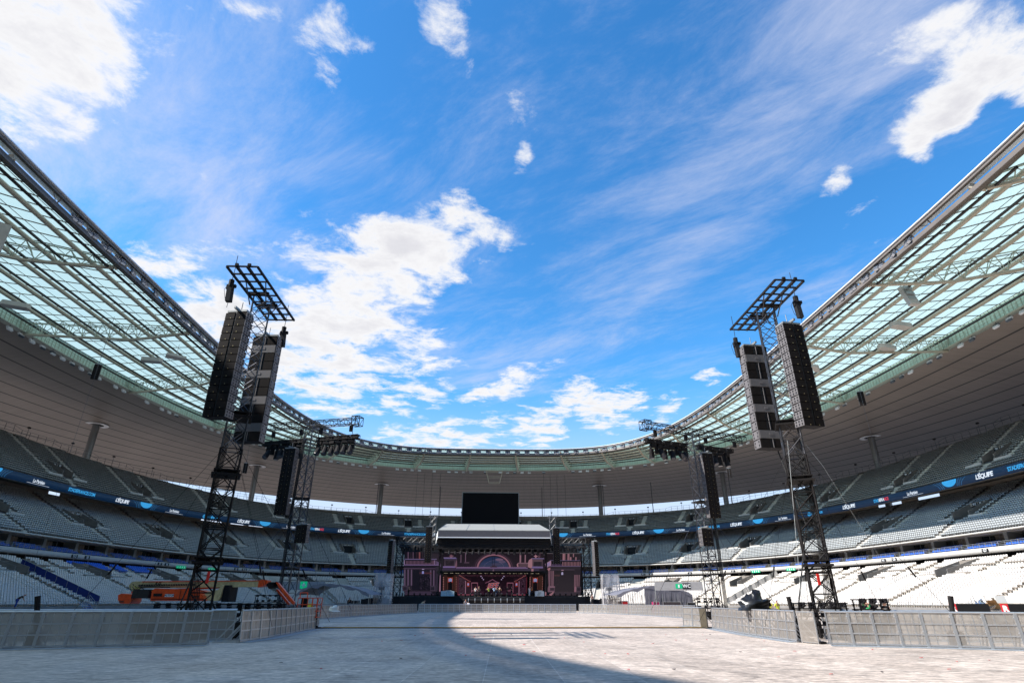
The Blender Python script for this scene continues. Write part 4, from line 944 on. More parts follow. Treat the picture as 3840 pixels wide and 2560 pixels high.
# ================================================================== SPEAKER ARRAYS
MT['grille'] = mat('brown_black_grille', (.014, .011, .010), .8, spec=.12, noise=.12, scale=2)
MT['cabinet'] = mat('cabinet_black', (.014, .013, .015), .75, spec=.15)
MT['cabside'] = mat('cabinet_side_grey', (.15, .138, .14), .6, noise=.1)
MT['horn'] = mat('horn_black', (.006, .006, .007), .6)
MT['sub'] = mat('grey_sub_front', (.13, .12, .12), .6, noise=.1, scale=2)
MT['stud'] = mat('brass_stud', (.6, .5, .3), .3, metal=.8)
def cab_geo(kind, w, h, d, holes_side):
    """cabinet: front faces -y; returns MB with materials grille, body, horn, side, stud"""
    m = MB()
    if kind == 'main':
        for s_ in (-1, 1): m.box((s_ * (w / 4 + .02), -d / 2 + .02, 0), (w / 2 - .06, .04, h - .035), rz=s_ * R(3), mi=0)
        m.box((0, -d / 2 + .03, 0), (.09, .03, h), mi=2)
        m.prism([(-w / 2, -d / 2 + .04, -h / 2 + .01), (w / 2, -d / 2 + .04, -h / 2 + .01), (w / 2 * .86, d / 2, -h / 2 + .04), (-w / 2 * .86, d / 2, -h / 2 + .04)], (0, 0, h - .05), mi=1)
        for x in (-w * .22, w * .22): m.box((x, -d / 2 - .01, -h / 2 + .06), (.035, .03, .035), mi=4)
    elif kind == 'pair':
        m.prism([(-w / 2, -d / 2 + .04, -h / 2 + .01), (w / 2, -d / 2 + .04, -h / 2 + .01), (w / 2, d / 2, -h / 2 + .02), (-w / 2, d / 2, -h / 2 + .02)], (0, 0, h - .03), mi=1)
        m.box((-w * .30, -d / 2 + .01, 0), (w * .38, .05, h - .04), mi=0); m.box((w * .30, -d / 2 + .01, 0), (w * .38, .05, h - .04), mi=0)
        m.box((0, -d / 2 + .03, 0), (w * .22, .03, h - .03), mi=2); m.box((w * .02, -d / 2 + .0, 0), (.03, .06, h - .03), mi=3)
    else:
        m.prism([(-w / 2, -d / 2, -h / 2 + .01), (w / 2, -d / 2, -h / 2 + .01), (w / 2, d / 2, -h / 2 + .02), (-w / 2, d / 2, -h / 2 + .02)], (0, 0, h - .03), mi=3)
        m.box((0, -d / 2 - .01, 0), (w - .06, .03, h - .06), mi=5); m.box((.0, -d / 2 - .03, .02), (.22, .02, .14), mi=3)
    # side plates with hand holes and rigging, both sides
    for s_ in (-1, 1):
        x = s_ * (w / 2 + .005); m.prism([(x, -d / 2 + .02, -h / 2 + .02), (x, d / 2 - .02, -h / 2 + .04), (x, d / 2 - .02, h / 2 - .04), (x, -d / 2 + .02, h / 2 - .02)], (s_ * .02, 0, 0), mi=3)
        for k in range(holes_side):
            for q in (-1, 1): m.box((x + s_ * .022, -d * .30 + k * d * .6 / max(1, holes_side - 1), q * h * .2), (.012, .085, h * .24), mi=2)
    return m
CABM = [MT['grille'], MT['cabinet'], MT['horn'], MT['cabside'], MT['stud'], MT['sub']]
def array(name, top, rz, kinds, w, h, d, label, tilt0=0.0, dtilt=0.0, holes=3, cat='line array', bumper=True, group=None):
    root = empty(name, top, rz); tag(root, label, cat, group)
    protos = {}
    x = 0; y = 0.0; z = 0.0; ang = R(tilt0)
    if bumper:
        m = MB(); m.box((0, 0, .10), (w * .95, d * .9, .10)); m.bar((0, -d * .8, .2), (0, d * 1.0, .2), .10, .12); m.tube((0, 0, .2), (0, 0, .75), .02, 5); m.build('rigging_frame', MT['frame'], root)
    for i_, k in enumerate(kinds):
        if k not in protos: protos[k] = cab_geo(k, w, h, d, holes).build('speaker_cabinet', CABM, root); o = protos[k]
        else: o = protos[k].copy(); COL.objects.link(o); o.parent = root
        cy = y + math.sin(ang) * h / 2; cz = z - math.cos(ang) * h / 2
        o.location = (0, cy, cz); o.rotation_euler = (ang, 0, R(rng.uniform(-.3, .3)))
        y += math.sin(ang) * h; z -= math.cos(ang) * h; ang += R(dtilt)
    return root
MAIN = ['main'] * 14
P2_ = ['pair', 'sub', 'pair', 'pair', 'sub', 'pair', 'pair', 'sub', 'pair', 'pair', 'sub', 'pair']
array('speaker_array', (-14.45, 27.1, 15.15), R(-9), MAIN, 1.12, .40, .72, 'large dark speaker array hung on the front of the near left tower', -1.5, .25)
array('speaker_array', (-14.75, 31.8, 15.95), R(-4), P2_, 1.45, .53, .72, 'grey and black banded array hung behind the near left tower mast', 1.5, -.2, holes=2)
array('speaker_array', (14.78, 27.1, 15.1), R(9), MAIN, 1.12, .40, .72, 'large dark speaker array hung on the front of the near right tower', -1.5, .25)
array('speaker_array', (15.0, 31.9, 15.95), R(4), P2_, 1.45, .53, .72, 'grey and black banded array hung behind the near right tower mast', 1.5, -.2, holes=2)
array('speaker_array', (-21.7, 59.2, 15.85), R(-12), ['main'] * 16, 1.25, .41, .75, 'tall black speaker array under the lighting truss of the far left tower', -1, .2)
array('speaker_array', (21.75, 59.2, 15.85), R(12), ['main'] * 16, 1.25, .41, .75, 'tall black speaker array under the lighting truss of the far right tower', -1, .2)
array('speaker_array', (-19.3, 59.0, 8.3), R(-12), ['main'] * 4, 1.15, .41, .7, 'short array of four black cabinets low on the far left tower', 0, .5)
array('speaker_array', (20.55, 59.0, 8.2), R(12), ['main'] * 4, 1.15, .41, .7, 'short array of four black cabinets low on the far right tower', 0, .5)
array('speaker_array', (-12.9, 120.5, 15.2), R(-2), ['main'] * 16, 1.28, .42, .7, 'brownish speaker array beside the left edge of the stage canopy', 0, .1)
array('speaker_array', (12.65, 120.5, 15.1), R(2), ['main'] * 16, 1.28, .42, .7, 'brownish speaker array beside the right edge of the stage canopy', 0, .1)
array('speaker_array', (-19.9, 119.0, 12.4), R(-40), ['main'] * 15, 1.2, .42, .7, 'black outer speaker array hung left of the stage screens', -2, .35)
array('speaker_array', (20.15, 119.0, 12.4), R(40), ['main'] * 15, 1.2, .42, .7, 'black outer speaker array hung right of the stage screens', -2, .35)

# ================================================================== TOWERS
def hoist(p, lab):
    h = empty('chain_hoist', p); m = MB(); m.tube((0, 0, .35), (0, 0, -.05), .14, 8); m.box((0, 0, -.1), (.34, .22, .28)); m.box((.18, 0, -.02), (.2, .16, .16)); m.build('motor', MT['blacksteel'], h)
    m = MB(); m.prism([(-.12, -.12, -.2), (.12, -.12, -.2), (.16, .14, -.2), (-.14, .14, -.2)], (.05, 0, -.75)); m.build('chain_bag', MT['blackcloth'], h)
    m = MB(); m.path([(0, 0, .3), (0.02, 0, 1.0), (0, 0, 1.9)], .018); m.path([(.1, 0, -.3), (.05, 0, -1.3)], .015); m.path([(-.1, 0, .2), (-.32, .05, -.2), (-.2, .1, -.7), (.0, .1, -.9)], .012); m.build('chain', MT['steel'], h); tag(h, lab, 'hoist')
def near_tower(x, y, sg, side):
    root = empty('delay_tower', (x, y, 0)); tag(root, f'tall black lattice tower carrying two big speaker arrays, near {side}', 'tower')
    c, s_ = math.cos(R(24 * sg)), math.sin(R(24 * sg))
    m = MB(); truss(m, (0, 0, 0), (0, 0, 8.6), 1.0, bay=1.0, rc=.05, rl=.024, up=(c, s_, 0), x=True); m.build('lower_mast', MT['blacksteel'], root)
    m = MB(); truss(m, (0, 0, 8.6), (0, 0, 17.4), .95, bay=.95, rc=.042, rl=.022, up=(c, s_, 0), x=True); m.build('upper_mast', MT['steel'], root)
    for z in (3.2, 7.3, 10.3):
        m = MB(); m.box((0, 0, z), (1.35, 1.35, .09), rz=R(24 * sg)); m.box((0, 0, z + .22), (1.2, 1.2, .06), rz=R(24 * sg)); m.build('sleeve_block', MT['blacksteel'], root)
    # top grid of beams
    gx = 0.0; m = MB(); gz_ = 17.65; L_, w_ = 6.3, 1.62
    for xx in (-w_ / 2, -.28, .28, w_ / 2): m.bar((gx + xx, -L_ / 2, gz_), (gx + xx, L_ / 2, gz_), .09 if abs(xx) > .5 else .13, .12)
    for k in range(9): yy = -L_ / 2 + L_ * k / 8; m.bar((gx - w_ / 2, yy, gz_ + .02), (gx + w_ / 2, yy, gz_ + .02), .07, .08)
    for yy in (-.7, .7): m.bar((gx - .6, yy, gz_ - .25), (gx + .6, yy, gz_ - .25), .16, .16)
    for xx in (-.3, .35): m.box((xx, -L_ / 2, gz_ + .12), (.16, .12, .14))
    m.build('top_grid', MT['blacksteel'], root)
    m = MB()
    for a_, b_ in (((-.45, -.45), (-.55, -1.3)), ((.45, -.45), (.55, -1.3)), ((-.45, .45), (-.55, 1.3)), ((.45, .45), (.55, 1.3))): m.tube((a_[0], a_[1], 16.8), (b_[0], b_[1], 17.85), .035, 5)
    m.build('head_brace', MT['steel'], root)
    # cable loom hanging down the outer side, guy lines
    m = MB(); ox = -sg * .75
    for q in range(6): m.path([(ox + .05 * q * sg, .5 + .03 * q, 9.8), (ox - sg * .1 + .05 * q * sg, .55, 6.0), (ox - sg * .05 + .06 * q * sg, .5, 3.0), (ox + sg * .25 + .07 * q * sg, .45 + .05 * q, .2)], .022, 4)
    m.build('cable_loom', MT['rubber'], root)
    m = MB()
    for q, (gx_, gy_) in enumerate(((5.2, 3.5), (-5.2, 3.2), (4.4, -2.8), (-4.3, -2.6), (1.8, 5.2))): m.tube((0, 0, 9.3), (gx_, gy_, .6), .009, 4); m.tube((gx_ * .72, gy_ * .72, 3.05), (gx_ * .76, gy_ * .76, 2.6), .04, 5)
    m.build('guy_lines', MT['blacksteel'], root)
    m = MB(); m.path([(.35 if sg < 0 else -.5, 2.3, 9.5), (-.3 * sg, .8, 5.2), (-2.1 if sg < 0 else -.6, -1.0, .6)], .035, 5); m.build('array_cable', MT['rubber'], root)
    m = MB(); m.path([(-.45, -.4, 9.4), (-.62, -.5, 8.2), (-2.1, -1.6, .5)], .009, 5); m.path([(.5, -.4, 9.2), (.9, -.9, 7.9), (3.4, -1.5, .8)], .006, 4); m.build('pale_rope', MT['rail'], root) if sg < 0 else None
    m = MB()
    for ax, ay in ((1, 0), (-1, 0), (0, 1), (0, -1)): m.bar((0, 0, .35), (ax * 2.1, ay * 2.1, .15), .2, .2); m.box((ax * 2.0, ay * 2.0, .35), (.9, .9, .7)); m.tube((ax * 1.5, ay * 1.5, .2), (ax * .5, ay * .5, 1.6), .04, 6)
    m.build('ballast_base', MT['blacksteel'], root)
    m = MB(); m.box((.42 * sg, -.62, 2.55), (.12, .04, .5)); m.build('warning_tape', mat('red_tape_' + side, (.75, .03, .02), .5), root)
near_tower(-14.55, 29.5, 1, 'left'); near_tower(15.05, 29.6, -1, 'right')
hoist((-15.25, 27.0, 16.85), 'black chain hoist above the front array of the near left tower'); hoist((-14.05, 32.1, 16.55), 'black chain hoist above the rear array of the near left tower')
hoist((15.5, 27.0, 16.6), 'black chain hoist above the front array of the near right tower'); hoist((14.15, 32.1, 16.4), 'black chain hoist above the rear array of the near right tower')

def moving_head():
    r = empty('moving_head_lamp'); m = MB(); m.box((0, 0, -.12), (.44, .32, .20)); m.build('base', MT['blacksteel'], r)
    m = MB(); m.box((-.24, 0, -.45), (.07, .2, .55)); m.box((.24, 0, -.45), (.07, .2, .55)); m.box((0, 0, -.24), (.5, .2, .07)); m.build('yoke', MT['blacksteel'], r)
    m = MB(); m.tube((0, .12, -.38), (0, -.1, -1.05), .17, 10, r2=.22); m.tube((0, -.1, -1.05), (0, -.115, -1.09), .20, 10, r2=.19, mi=1); m.build('head', [MT['blacksteel'], MT['lens']], r)
    return r
mh = moving_head(); mh_used = False
def lamps(a, b, n, lab, grp, tilt=None, big=1.35):
    global mh_used
    a = Vector(a); b = Vector(b); ang = math.atan2(b.y - a.y, b.x - a.x)
    for k in range(n):
        o = mh if not mh_used else copy_tree(mh); mh_used = True
        o.location = a.lerp(b, (k + .5) / n); o.rotation_euler = (0, 0, ang + R(rng.uniform(-25, 25) if tilt is None else tilt)); o.scale = (big,) * 3
        tag(o, lab, 'stage lamp', grp)
        for ch in o.children:
            if ch.name.startswith('head'): ch.rotation_euler = (R(rng.uniform(-20, 25)), 0, 0)
def far_tower(x, y, side, ua, ub, la, lb):
    root = empty('lighting_tower', (x, y, 0)); tag(root, f'lattice tower with a box truss and lamp bars on top, far {side}', 'tower')
    sg = -1 if side == 'left' else 1
    m = MB(); truss(m, (0, 0, 0), (0, 0, 18.3), 1.0, bay=1.15, rc=.055, rl=.028, up=(.9, .43 * sg, 0), x=True); m.build('mast', MT['steel'], root)
    for z in (4.4, 11.0): m = MB(); m.box((0, 0, z), (1.4, 1.4, .12), rz=R(20)); m.build('sleeve_block', MT['blacksteel'], root)
    ua = Vector(ua) - Vector((x, y, 0)); ub = Vector(ub) - Vector((x, y, 0)); la = Vector(la) - Vector((x, y, 0)); lb = Vector(lb) - Vector((x, y, 0))
    m = MB(); truss(m, ua, ub, .62, bay=.8, rc=.045, rl=.025); m.build('upper_truss', MT['blacksteel'], root)
    e_ = ub if side == 'left' else ua; dd = (ub - ua).normalized() * (1 if side == 'left' else -1)
    m = MB(); truss(m, e_, e_ + dd * .9, .9, .9, bay=.45, rc=.05, rl=.03); m.build('end_block', MT['blacksteel'], root)
    for a_, b_ in ((la, la.lerp(lb, .46)), (la.lerp(lb, .58), lb)):
        m = MB(); truss(m, a_, b_, .5, .35, bay=.6, rc=.05, rl=.035)
        n_ = 5
        for k in range(n_): c = a_.lerp(b_, (k + .5) / n_); m.box(tuple(c + Vector((0, 0, .02))), ((b_ - a_).length / n_ * .72, .5, .34), rz=math.atan2(dd.y, dd.x))
        m.build('lamp_bar', MT['blacksteel'], root)
    m = MB()
    for t in (.08, .4, .62, .95): c = la.lerp(lb, t); u_ = ua.lerp(ub, t); m.tube(c, u_, .03, 4); m.box(tuple(c.lerp(u_, .55)), (.34, .25, .6))
    m.build('hoist_lines', MT['blacksteel'], root)
    m = MB()
    for gx_, gy_ in ((5.5, 3), (-5.5, 3), (4.5, -4), (-4.5, -4)): m.tube((0, 0, 10.8), (gx_, gy_, .8), .02, 4)
    m.build('guy_lines', MT['steel'], root)
    m = MB()
    for q in range(5): m.path([(sg * .7 + .07 * q, -.4, 17), (sg * .85 + .06 * q, -.45, 10), (sg * .75 + .08 * q, -.5, .3)], .03, 4)
    m.build('cable_loom', MT['rubber'], root)
    m = MB()
    for ax, ay in ((1, 0), (-1, 0), (0, 1), (0, -1)): m.bar((0, 0, .35), (ax * 2.1, ay * 2.1, .15), .2, .2); m.box((ax * 2.0, ay * 2.0, .35), (.9, .9, .7)); m.tube((ax * 1.6, ay * 1.6, .3), (ax * .5, ay * .5, 1.8), .04, 5)
    m.build('ballast_base', MT['blacksteel'], root)
far_tower(-20.15, 60, 'left', (-25.2, 61.2, 18.75), (-15.6, 58.6, 18.75), (-25.7, 61.8, 17.0), (-14.8, 58.4, 17.1))
far_tower(20.9, 60, 'right', (15.2, 56.5, 18.1), (27.4, 61.7, 18.1), (14.9, 57.4, 16.75), (25.7, 61.5, 16.75))
lamps((-25.2, 61.6, 16.75), (-21.0, 60.4, 16.75), 6, 'black moving lamp hung under the left half of the far left tower bar', 'lamps left of the far left tower mast')
lamps((-19.4, 59.8, 16.8), (-15.2, 58.5, 16.8), 6, 'black moving lamp hung under the right half of the far left tower bar', 'lamps right of the far left tower mast')
lamps((15.4, 57.6, 16.5), (19.8, 59.2, 16.5), 6, 'black moving lamp hung under the left half of the far right tower bar', 'lamps left of the far right tower mast')
lamps((21.8, 60.0, 16.45), (25.3, 61.3, 16.45), 4, 'black moving lamp hung under the right half of the far right tower bar', 'lamps right of the far right tower mast')
# small arrays hung on long cables from the roof
for p, lab, gx_ in [((-66, 90, 37.0), 'small black speaker array hung on a cable below the left roof edge', -78), ((66.5, 96, 36.5), 'small grey speaker array hung on a cable below the right roof edge', 66), ((-64, 150, 34), 'tiny speaker array hung far left under the ceiling edge', -64), ((63, 150, 34), 'tiny grey speaker array hung far right under the ceiling edge', 60)]:
    o = array('hanging_array', p, R(30 if p[0] < 0 else -30), ['pair'] * 6, 1.0, .42, .6, lab, -6, 3.0)
    m = MB(); m.tube((0, 0, .3), (0, 0, 9), .03, 4); m.tube((0, 0, -2.6), (0, 0, 9 - p[2] - 2), .018, 4); m.build('suspension_cable', MT['steel'], o)
print('BARRIERS', nb_)

# ================================================================== STAGE
MT['steel_mid'] = mat('dull_aluminium', (.13, .13, .13), .45, metal=.6, noise=.25)
def lin(c):
    c = (c[0] * .90, c[1] * .84, c[2] * .96)
    return tuple(((v / 255) / 12.92 if v / 255 < .04045 else (((v / 255) + .055) / 1.055) ** 2.4) for v in c)
def screen_material():
    m = bpy.data.materials.new('led_wall'); m.use_nodes = True; t = m.node_tree; b = t.nodes['Principled BSDF']; L = t.links.new
    at = t.nodes.new('ShaderNodeAttribute'); at.attribute_name = 'picture'; at.attribute_type = 'GEOMETRY'
    b.inputs['Base Color'].default_value = (.010, .010, .011, 1); b.inputs['Roughness'].default_value = .7; b.inputs['Specular IOR Level'].default_value = .1
    L(at.outputs['Color'], b.inputs['Emission Color']); b.inputs['Emission Strength'].default_value = .23
    return m
MT['led'] = screen_material()
YS = 124.0
def SX(px, py):
    z = 2.64 + (2232 - py) * .0497
    return ((px - 1847) * (.0528 + .0018 * (z - 2.64) / 8), z)
class Pic:
    """flat picture shown by an LED wall: coloured pieces a few mm apart"""
    def __init__(s, y): s.v = []; s.f = []; s.c = []; s.y = y; s.n = 0
    def P(s, pts, col, layer=None):
        s.n += layer is None; d = (layer if layer is not None else s.n) * .0035; b = len(s.v)
        if isinstance(col[0], (int, float)): col = [col] * len(pts)
        for (x, z), c in zip(pts, col): s.v.append((x, s.y - d, z)); s.c.append((*lin(c), 1))
        s.f.append(tuple(range(b, b + len(pts))))
    def build(s, name, parent):
        me = bpy.data.meshes.new(name); me.from_pydata(s.v, [], s.f); me.materials.append(MT['led'])
        a = me.color_attributes.new('picture', 'FLOAT_COLOR', 'POINT'); a.data.foreach_set('color', np.array(s.c, np.float32).ravel())
        # faces must look towards the field (-y)
        me.update(); o = bpy.data.objects.new(name, me); COL.objects.link(o); o.parent = parent; return o
def Lz(x, y): return SX(1500 + x / 6.533, 2040 + y / 6.533)
def Rz(x, y): return SX(1840 + x / 6.533, 2040 + y / 6.533)
def rect(p, F, x0, y0, x1, y1, c, c2=None, layer=None):
    pts = [F(x0, y0), F(x1, y0), F(x1, y1), F(x0, y1)]
    p.P(pts, [c, c, c2, c2] if c2 else c, layer)
def column(p, F, x0, x1, y0, y1, c, layer=None):
    w = (x1 - x0); d = tuple(int(v * .55) for v in c); e = tuple(int(v * .3) for v in c)
    xm = x0 + w * .35
    p.P([F(x0, y0), F(xm, y0), F(xm, y1), F(x0, y1)], [d, c, c, d], layer); p.P([F(xm, y0), F(x1, y0), F(x1, y1), F(xm, y1)], [c, e, e, c], layer)
def flecks(p, F, x0, y0, x1, y1, n, c, sz=9):
    L_ = p.n + 1; p.n += 1
    for _ in range(n):
        x = rng.uniform(x0, x1); y = rng.uniform(y0, y1); a = rng.uniform(0, 3.14); k = rng.uniform(.4, 1); s = sz * rng.uniform(.5, 1.3); dx, dy = s * math.cos(a), s * math.sin(a)
        p.P([F(x - dx, y - dy), F(x + dy * .35, y - dx * .35), F(x + dx, y + dy), F(x - dy * .35, y + dx * .35)], tuple(int(v * k) for v in c), L_)
def screen(name, lab, x0, z0, x1, z1, y, draw):
    root = empty(name, (0, 0, 0)); tag(root, lab, 'video screen')
    m = MB(); m.box(((x0 + x1) / 2, y + .35, (z0 + z1) / 2), (x1 - x0, .6, z1 - z0)); m.build('cabinet', MT['blacksteel'], root)
    p = Pic(y); draw(p); p.build('picture', root); return root
GL = (38, 34)
def draw_left(p):
    F = Lz; rect(p, F, 112, 190, 1012, 1245, (34, 30, 40), (46, 42, 50))
    rect(p, F, 750, 232, 1010, 540, (58, 50, 58)); flecks(p, F, 760, 250, 1000, 520, 70, (110, 95, 105), 7)
    for a, b, c in ((186, 218, (150, 125, 140)), (262, 275, (100, 85, 95)), (308, 338, (140, 118, 130)), (400, 425, (90, 60, 65)), (455, 505, (185, 115, 108)), (545, 565, (80, 60, 66))): column(p, F, a, b, 190, 360, c)
    rect(p, F, 118, 360, 895, 392, (165, 155, 190), (60, 55, 70))
    for k in range(21): x = 150 + k * 33; column(p, F, x, x + 17, 412, 500, (190, 150, 165))
    rect(p, F, 104, 400, 122, 512, (200, 175, 200)); rect(p, F, 838, 400, 858, 512, (190, 165, 190))
    p.P([F(880, 410), F(990, 470), F(1000, 560), F(885, 500)], (130, 115, 140))
    rect(p, F, 98, 503, 940, 522, (170, 150, 185)); p.P([F(98, 522), F(940, 522), F(1010, 600), F(880, 600), F(92, 600)], (48, 43, 54)); rect(p, F, 92, 598, 885, 610, (140, 118, 135))
    rect(p, F, 92, 612, 780, 1150, (50, 44, 52), (60, 54, 62)); rect(p, F, 300, 640, 470, 1130, (34, 32, 40))
    for a in (106, 186, 268): column(p, F, a, a + 44, 625, 1015, (150, 130, 148))
    for a in (768, 846): column(p, F, a - 40, a + 14, 640, 1020, (140, 120, 138))
    for a in (68, 740): rect(p, F, a, 1018, a + 128, 1150, (92, 82, 92)); rect(p, F, a + 22, 1050, a + 104, 1125, (50, 46, 54))
    rect(p, F, 470, 765, 745, 1130, (30, 26, 34)); rect(p, F, 480, 700, 775, 722, (120, 75, 75)); flecks(p, F, 490, 780, 590, 1110, 90, (150, 135, 155), 8); flecks(p, F, 615, 780, 735, 1110, 90, (150, 135, 155), 8); flecks(p, F, 590, 712, 770, 760, 40, (150, 90, 85), 8)
    rect(p, F, 596, 770, 606, 1130, (14, 12, 16)); rect(p, F, 540, 612, 595, 628, (225, 215, 235)); rect(p, F, 540, 672, 588, 730, (190, 205, 255)); rect(p, F, 556, 662, 574, 672, (235, 235, 255))
    for k in range(4): rect(p, F, 122 + 4 * k, 1162 + k * 22, 770 + 22 * k, 1171 + k * 22, (118, 104, 122))
    rect(p, F, 870, 560, 1000, 1160, (62, 56, 66), (76, 68, 78)); rect(p, F, 962, 765, 996, 1158, (205, 165, 170)); 
def arch_band(p, cx, cy, a0, b0, a1, b1, c0, c1, F, lo=0.03, hi=math.pi - .03, n=26):
    for k in range(n):
        t0 = lo + (hi - lo) * k / n; t1 = lo + (hi - lo) * (k + 1) / n
        p.P([F(cx + a0 * math.cos(t0), cy - b0 * math.sin(t0)), F(cx + a0 * math.cos(t1), cy - b0 * math.sin(t1)), F(cx + a1 * math.cos(t1), cy - b1 * math.sin(t1)), F(cx + a1 * math.cos(t0), cy - b1 * math.sin(t0))], [c0, c0, c1, c1])
def draw_centre(p):
    F = Lz; e = 3552
    rect(p, F, 1036, 192, e, 664, (40, 34, 40), (60, 52, 58)); rect(p, F, 1036, 190, e, 201, (150, 152, 140))
    for k in range(30): x = 1380 + k * 74; rect(p, F, x, 202, x + 4, 560, (62, 54, 60))
    # left turret
    F = Lz
    p.P([F(1190, 285), F(1235, 262), F(1240, 228), F(1252, 262), F(1315, 285), F(1270, 305), F(1275, 325), F(1215, 325), F(1225, 305)], (165, 125, 128))
    rect(p, F, 1062, 325, 1362, 340, (205, 190, 225)); rect(p, F, 1072, 340, 1385, 372, (110, 112, 160), (80, 72, 84)); rect(p, F, 1080, 372, 1384, 545, (90, 80, 84), (110, 98, 104)); rect(p, F, 1108, 398, 1315, 525, (56, 50, 56)); flecks(p, F, 1110, 400, 1310, 520, 50, (130, 115, 110), 9)
    p.P([F(1385, 372), F(1392, 520), F(1370, 590), F(1330, 545)], (160, 125, 128)); rect(p, F, 1048, 545, 1350, 585, (185, 165, 215), (130, 115, 150))
    for a, b in ((1474, 1498), (1584, 1610)): column(p, F, a, b, 202, 436, (175, 148, 158))
    rect(p, F, 1562, 440, 1688, 466, (120, 100, 108)); rect(p, F, 1462, 428, 1500, 446, (140, 120, 130))
    # arch window
    cx, cy = 2290, 600
    arch_band(p, cx, cy, 520, 402, 470, 395, (70, 60, 66), (44, 38, 44), F); arch_band(p, cx, cy, 470, 390, 440, 375, (120, 95, 105), (60, 50, 58), F); arch_band(p, cx, cy, 425, 365, 395, 340, (150, 112, 118), (215, 160, 160), F); arch_band(p, cx, cy, 395, 340, 372, 320, (215, 160, 160), (110, 78, 84), F)
    pts = [(cx + 366 * math.cos(t), cy - 296 * math.sin(t)) for t in np.linspace(.02, math.pi - .02, 26)]
    p.P([F(x, y) for x, y in pts], [(46, 74, 108) if y < 460 else (78, 92, 116) for x, y in pts])
    for x, y, a, b, c in ((cx + 130, cy - 225, 100, 32, (150, 130, 145)), (cx + 200, cy - 170, 90, 36, (120, 112, 132)), (cx - 200, cy - 120, 110, 24, (70, 90, 122)), (cx + 60, cy - 110, 130, 28, (96, 98, 120))):
        p.P([F(x + a * math.cos(t), y + b * math.sin(t)) for t in np.linspace(0, 6.0, 12)], c)
    arch_band(p, cx, cy, 250, 200, 246, 196, (170, 160, 180), (170, 160, 180), F)
    for x in (cx - 38, cx + 14): rect(p, F, x, cy - 285, x + 9, 560, (16, 16, 22))
    # right-hand columns, pedestal, turret
    F = Rz
    for a, b in ((692, 742), (818, 852)): column(p, F, a, b, 208, 448, (225, 180, 178))
    rect(p, F, 664, 450, 912, 478, (170, 138, 138)); rect(p, F, 690, 478, 905, 556, (120, 98, 98)); p.P([F(625, 500), F(660, 450), F(672, 555), F(640, 560)], (220, 172, 165))
    p.P([F(1035, 290), F(1080, 262), F(1086, 236), F(1096, 262), F(1142, 290), F(1105, 306), F(1110, 332), F(1066, 332), F(1075, 306)], (225, 175, 170))
    rect(p, F, 985, 336, 1296, 366, (175, 165, 200), (90, 84, 104)); rect(p, F, 1005, 366, 1262, 548, (130, 110, 108), (105, 90, 90)); rect(p, F, 1042, 425, 1240, 540, (58, 52, 56)); flecks(p, F, 1050, 430, 1235, 535, 40, (110, 98, 98), 9)
    p.P([F(988, 342), F(1006, 368), F(1010, 545), F(985, 592), F(902, 560), F(905, 445), F(924, 385)], (222, 172, 164)); rect(p, F, 998, 545, 1272, 592, (175, 160, 205), (130, 118, 150))
    rect(p, F, 1140, 212, 1200, 330, (120, 90, 92)); rect(p, F, 1150, 222, 1185, 275, (40, 42, 56)); rect(p, F, 1205, 212, 1300, 335, (50, 42, 46))
    # cornice with crests
    F = Lz
    rect(p, F, 1370, 572, 3120, 600, (190, 165, 200), (120, 102, 126))
    for k in range(70): x = 1400 + k * 24; p.P([F(x, 574), F(x + 8, 548 + 6 * (k % 2)), F(x + 18, 574)], (185, 155, 178))
    p.P([F(2195, 574), F(2215, 545), F(2250, 535), F(2285, 508), F(2322, 535), F(2358, 545), F(2378, 574)], (70, 58, 66)); flecks(p, F, 2210, 520, 2360, 570, 26, (165, 140, 155), 8)
    rect(p, F, 1040, 600, 3400, 664, (84, 74, 92), (52, 52, 58)); rect(p, F, 1040, 630, 3400, 636, (128, 118, 138)); rect(p, F, 2262, 612, 2296, 664, (150, 125, 130))
    p.P([Rz(985, 600), Rz(1038, 600), Rz(1038, 664), Rz(985, 664)], (215, 165, 158))
